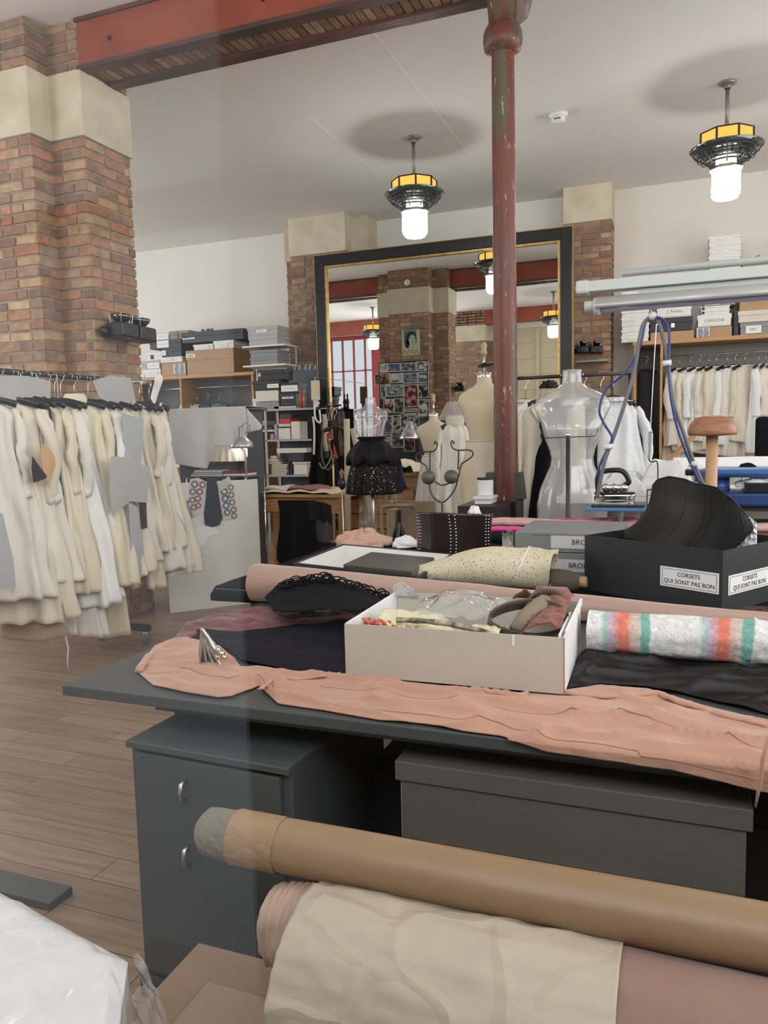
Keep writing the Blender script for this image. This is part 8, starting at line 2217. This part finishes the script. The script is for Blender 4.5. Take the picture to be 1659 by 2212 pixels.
# blue boards
YL = 4.6
a, b_ = AY(1505, 1012, YL), AY(1505, 1034, YL)
t = thing('ironing_board', 'upper blue padded sleeve board above the black box at the right edge', 'ironing board', (.6, YL+.15, 0))
mb = MB()
def bo_(u, v):
    q = 2*PI*v; x = a.x+1.2*u; e = min(1, u*14)**.5
    return Vector((x, YL+.14+.14*e*math.copysign(abs(math.cos(q))**.6, math.cos(q)), (a.z+b_.z)/2+(a.z-b_.z)/2*e*math.copysign(abs(math.sin(q))**.6, math.sin(q))+.004*fbm(x*9, q*2)))
mb.grid(bo_, 60, 28); mb.build('padded_top', BLU, t, smooth=True)
MB().lathe([(.001, 0), (.045, 0), (.05, -.11), (.001, -.11)], 20, c=(AY(1558, 1040, YL+.1).x, YL+.14, b_.z)).build('swivel_column', mat('blue_gloss_metal', (0.05, 0.12, 0.40), .3), t, smooth=True)
MB().bb((a.x-.06, YL+.1, b_.z+.01), (a.x+.02, YL+.17, a.z-.01)).build('end_knob', BLACKPL, t, bevel=.01)
c1, c2 = AY(1558, 1066, YL-.05), AY(1558, 1094, YL-.05)
MB().bb((c1.x, YL-.05, c2.z), (1.7, YL+.32, c1.z)).build('lower_board', mat('deep_blue_board', (0.008, 0.045, 0.17), .5), t, bevel=.012)
MB().bb((c1.x+.1, YL, c2.z-.03), (1.6, YL+.28, c2.z)).build('under_frame', DMETAL, t)
MB().tube([(c1.x+.5, YL+.14, 0), (c1.x+.5, YL+.14, c2.z-.03)], .03, 10).build('stand_post', STEEL, t)
p = AY(1612, 1062, YL)
t = thing('black_tray', 'black tray with clear plastic on the lower blue board', 'tray', (p.x+.1, YL+.1, c1.z))
MB().bb((p.x-.01, YL-.02, c1.z+.001), (p.x+.4, YL+.2, c1.z+.055)).build('tray_body', BLACKPL, t, bevel=.004)
heap('plastic_bag', 'white plastic lump lying in the black tray at the right edge', 1640, 1052, YL+.08, .12, .08, .05, WPF, 3, .35, 'plastic bag')
heap('black_cloth', 'dark rounded lump on the upper blue board', 1615, 1012, YL+.14, .045, .04, .03, BLACKF, 8, .2)
# ---------------- wooden hat block on a post
YHb = 4.05
a, b_ = AY(1485, 940, YHb), AY(1593, 940, YHb); tp = AY(1538, 897, YHb)
c = Vector(((a.x+b_.x)/2, YHb, a.z)); rh = (b_.x-a.x)/2; hh_ = tp.z-a.z
HW = mat('turned_walnut', (0.25, 0.105, 0.05), .45, col2=(0.37, 0.17, 0.085), vs=12, stretch=(1, 1, 5))
t = thing('hat_block', 'mushroom shaped turned wooden hat block on a pale wooden post', 'hat block', (c.x, YHb, ZB))
pr = [(.001, hh_)]+[(rh*math.sin(q)**.75, hh_*math.cos(q)**.8) for q in [PI/2*i/14 for i in range(1, 14)]]+[(rh, .01), (rh*.98, -.002), (rh*.3, -.006), (.001, -.006)]
MB().lathe(pr, 48, c=c).build('dome', HW, t, smooth=True)
MB().tube([(c.x, YHb, a.z), (c.x, YHb, ZB+.02)], .027, 20).build('post', mat('pale_turned_wood', (0.48, 0.29, 0.15), .45, var=.1, vs=6), t, smooth=True)
MB().lathe([(.001, .025), (.09, .022), (.09, 0), (.001, 0)], 28, c=(c.x, YHb, ZB)).build('base', HW, t)
# wooden strut behind the hose
a, b_ = AY(1500, 940, 6.2), AY(1452, 990, 6.2); o = MB().tube([a, a+(b_-a)*((a.z-.01)/(a.z-b_.z))], .022, 8).build('wooden_strut', WOOD); tag(o, 'tilted wooden strut leaning up behind the right hose', 'strut')
# dark chair and shelves below the coats at the far right
p, q = AY(1600, 1005, 9.5), AY(1660, 900, 9.5)
t = thing('office_chair', 'black office chair cut by the right picture edge under the coats', 'chair', (q.x, 9.5, 0))
MB().bb((AY(1630, 1000, 9.5).x, 9.48, p.z-.2), (2.6, 9.56, q.z)).build('backrest', BLACKF, t, bevel=.05)
MB().bb((AY(1620, 1000, 9.5).x, 9.0, .45), (2.6, 9.5, .55)).build('seat', BLACKF, t, bevel=.03); MB().tube([(1.9, 9.3, 0), (1.9, 9.3, .45)], .03, 8).build('gas_column', BLACKPL, t)
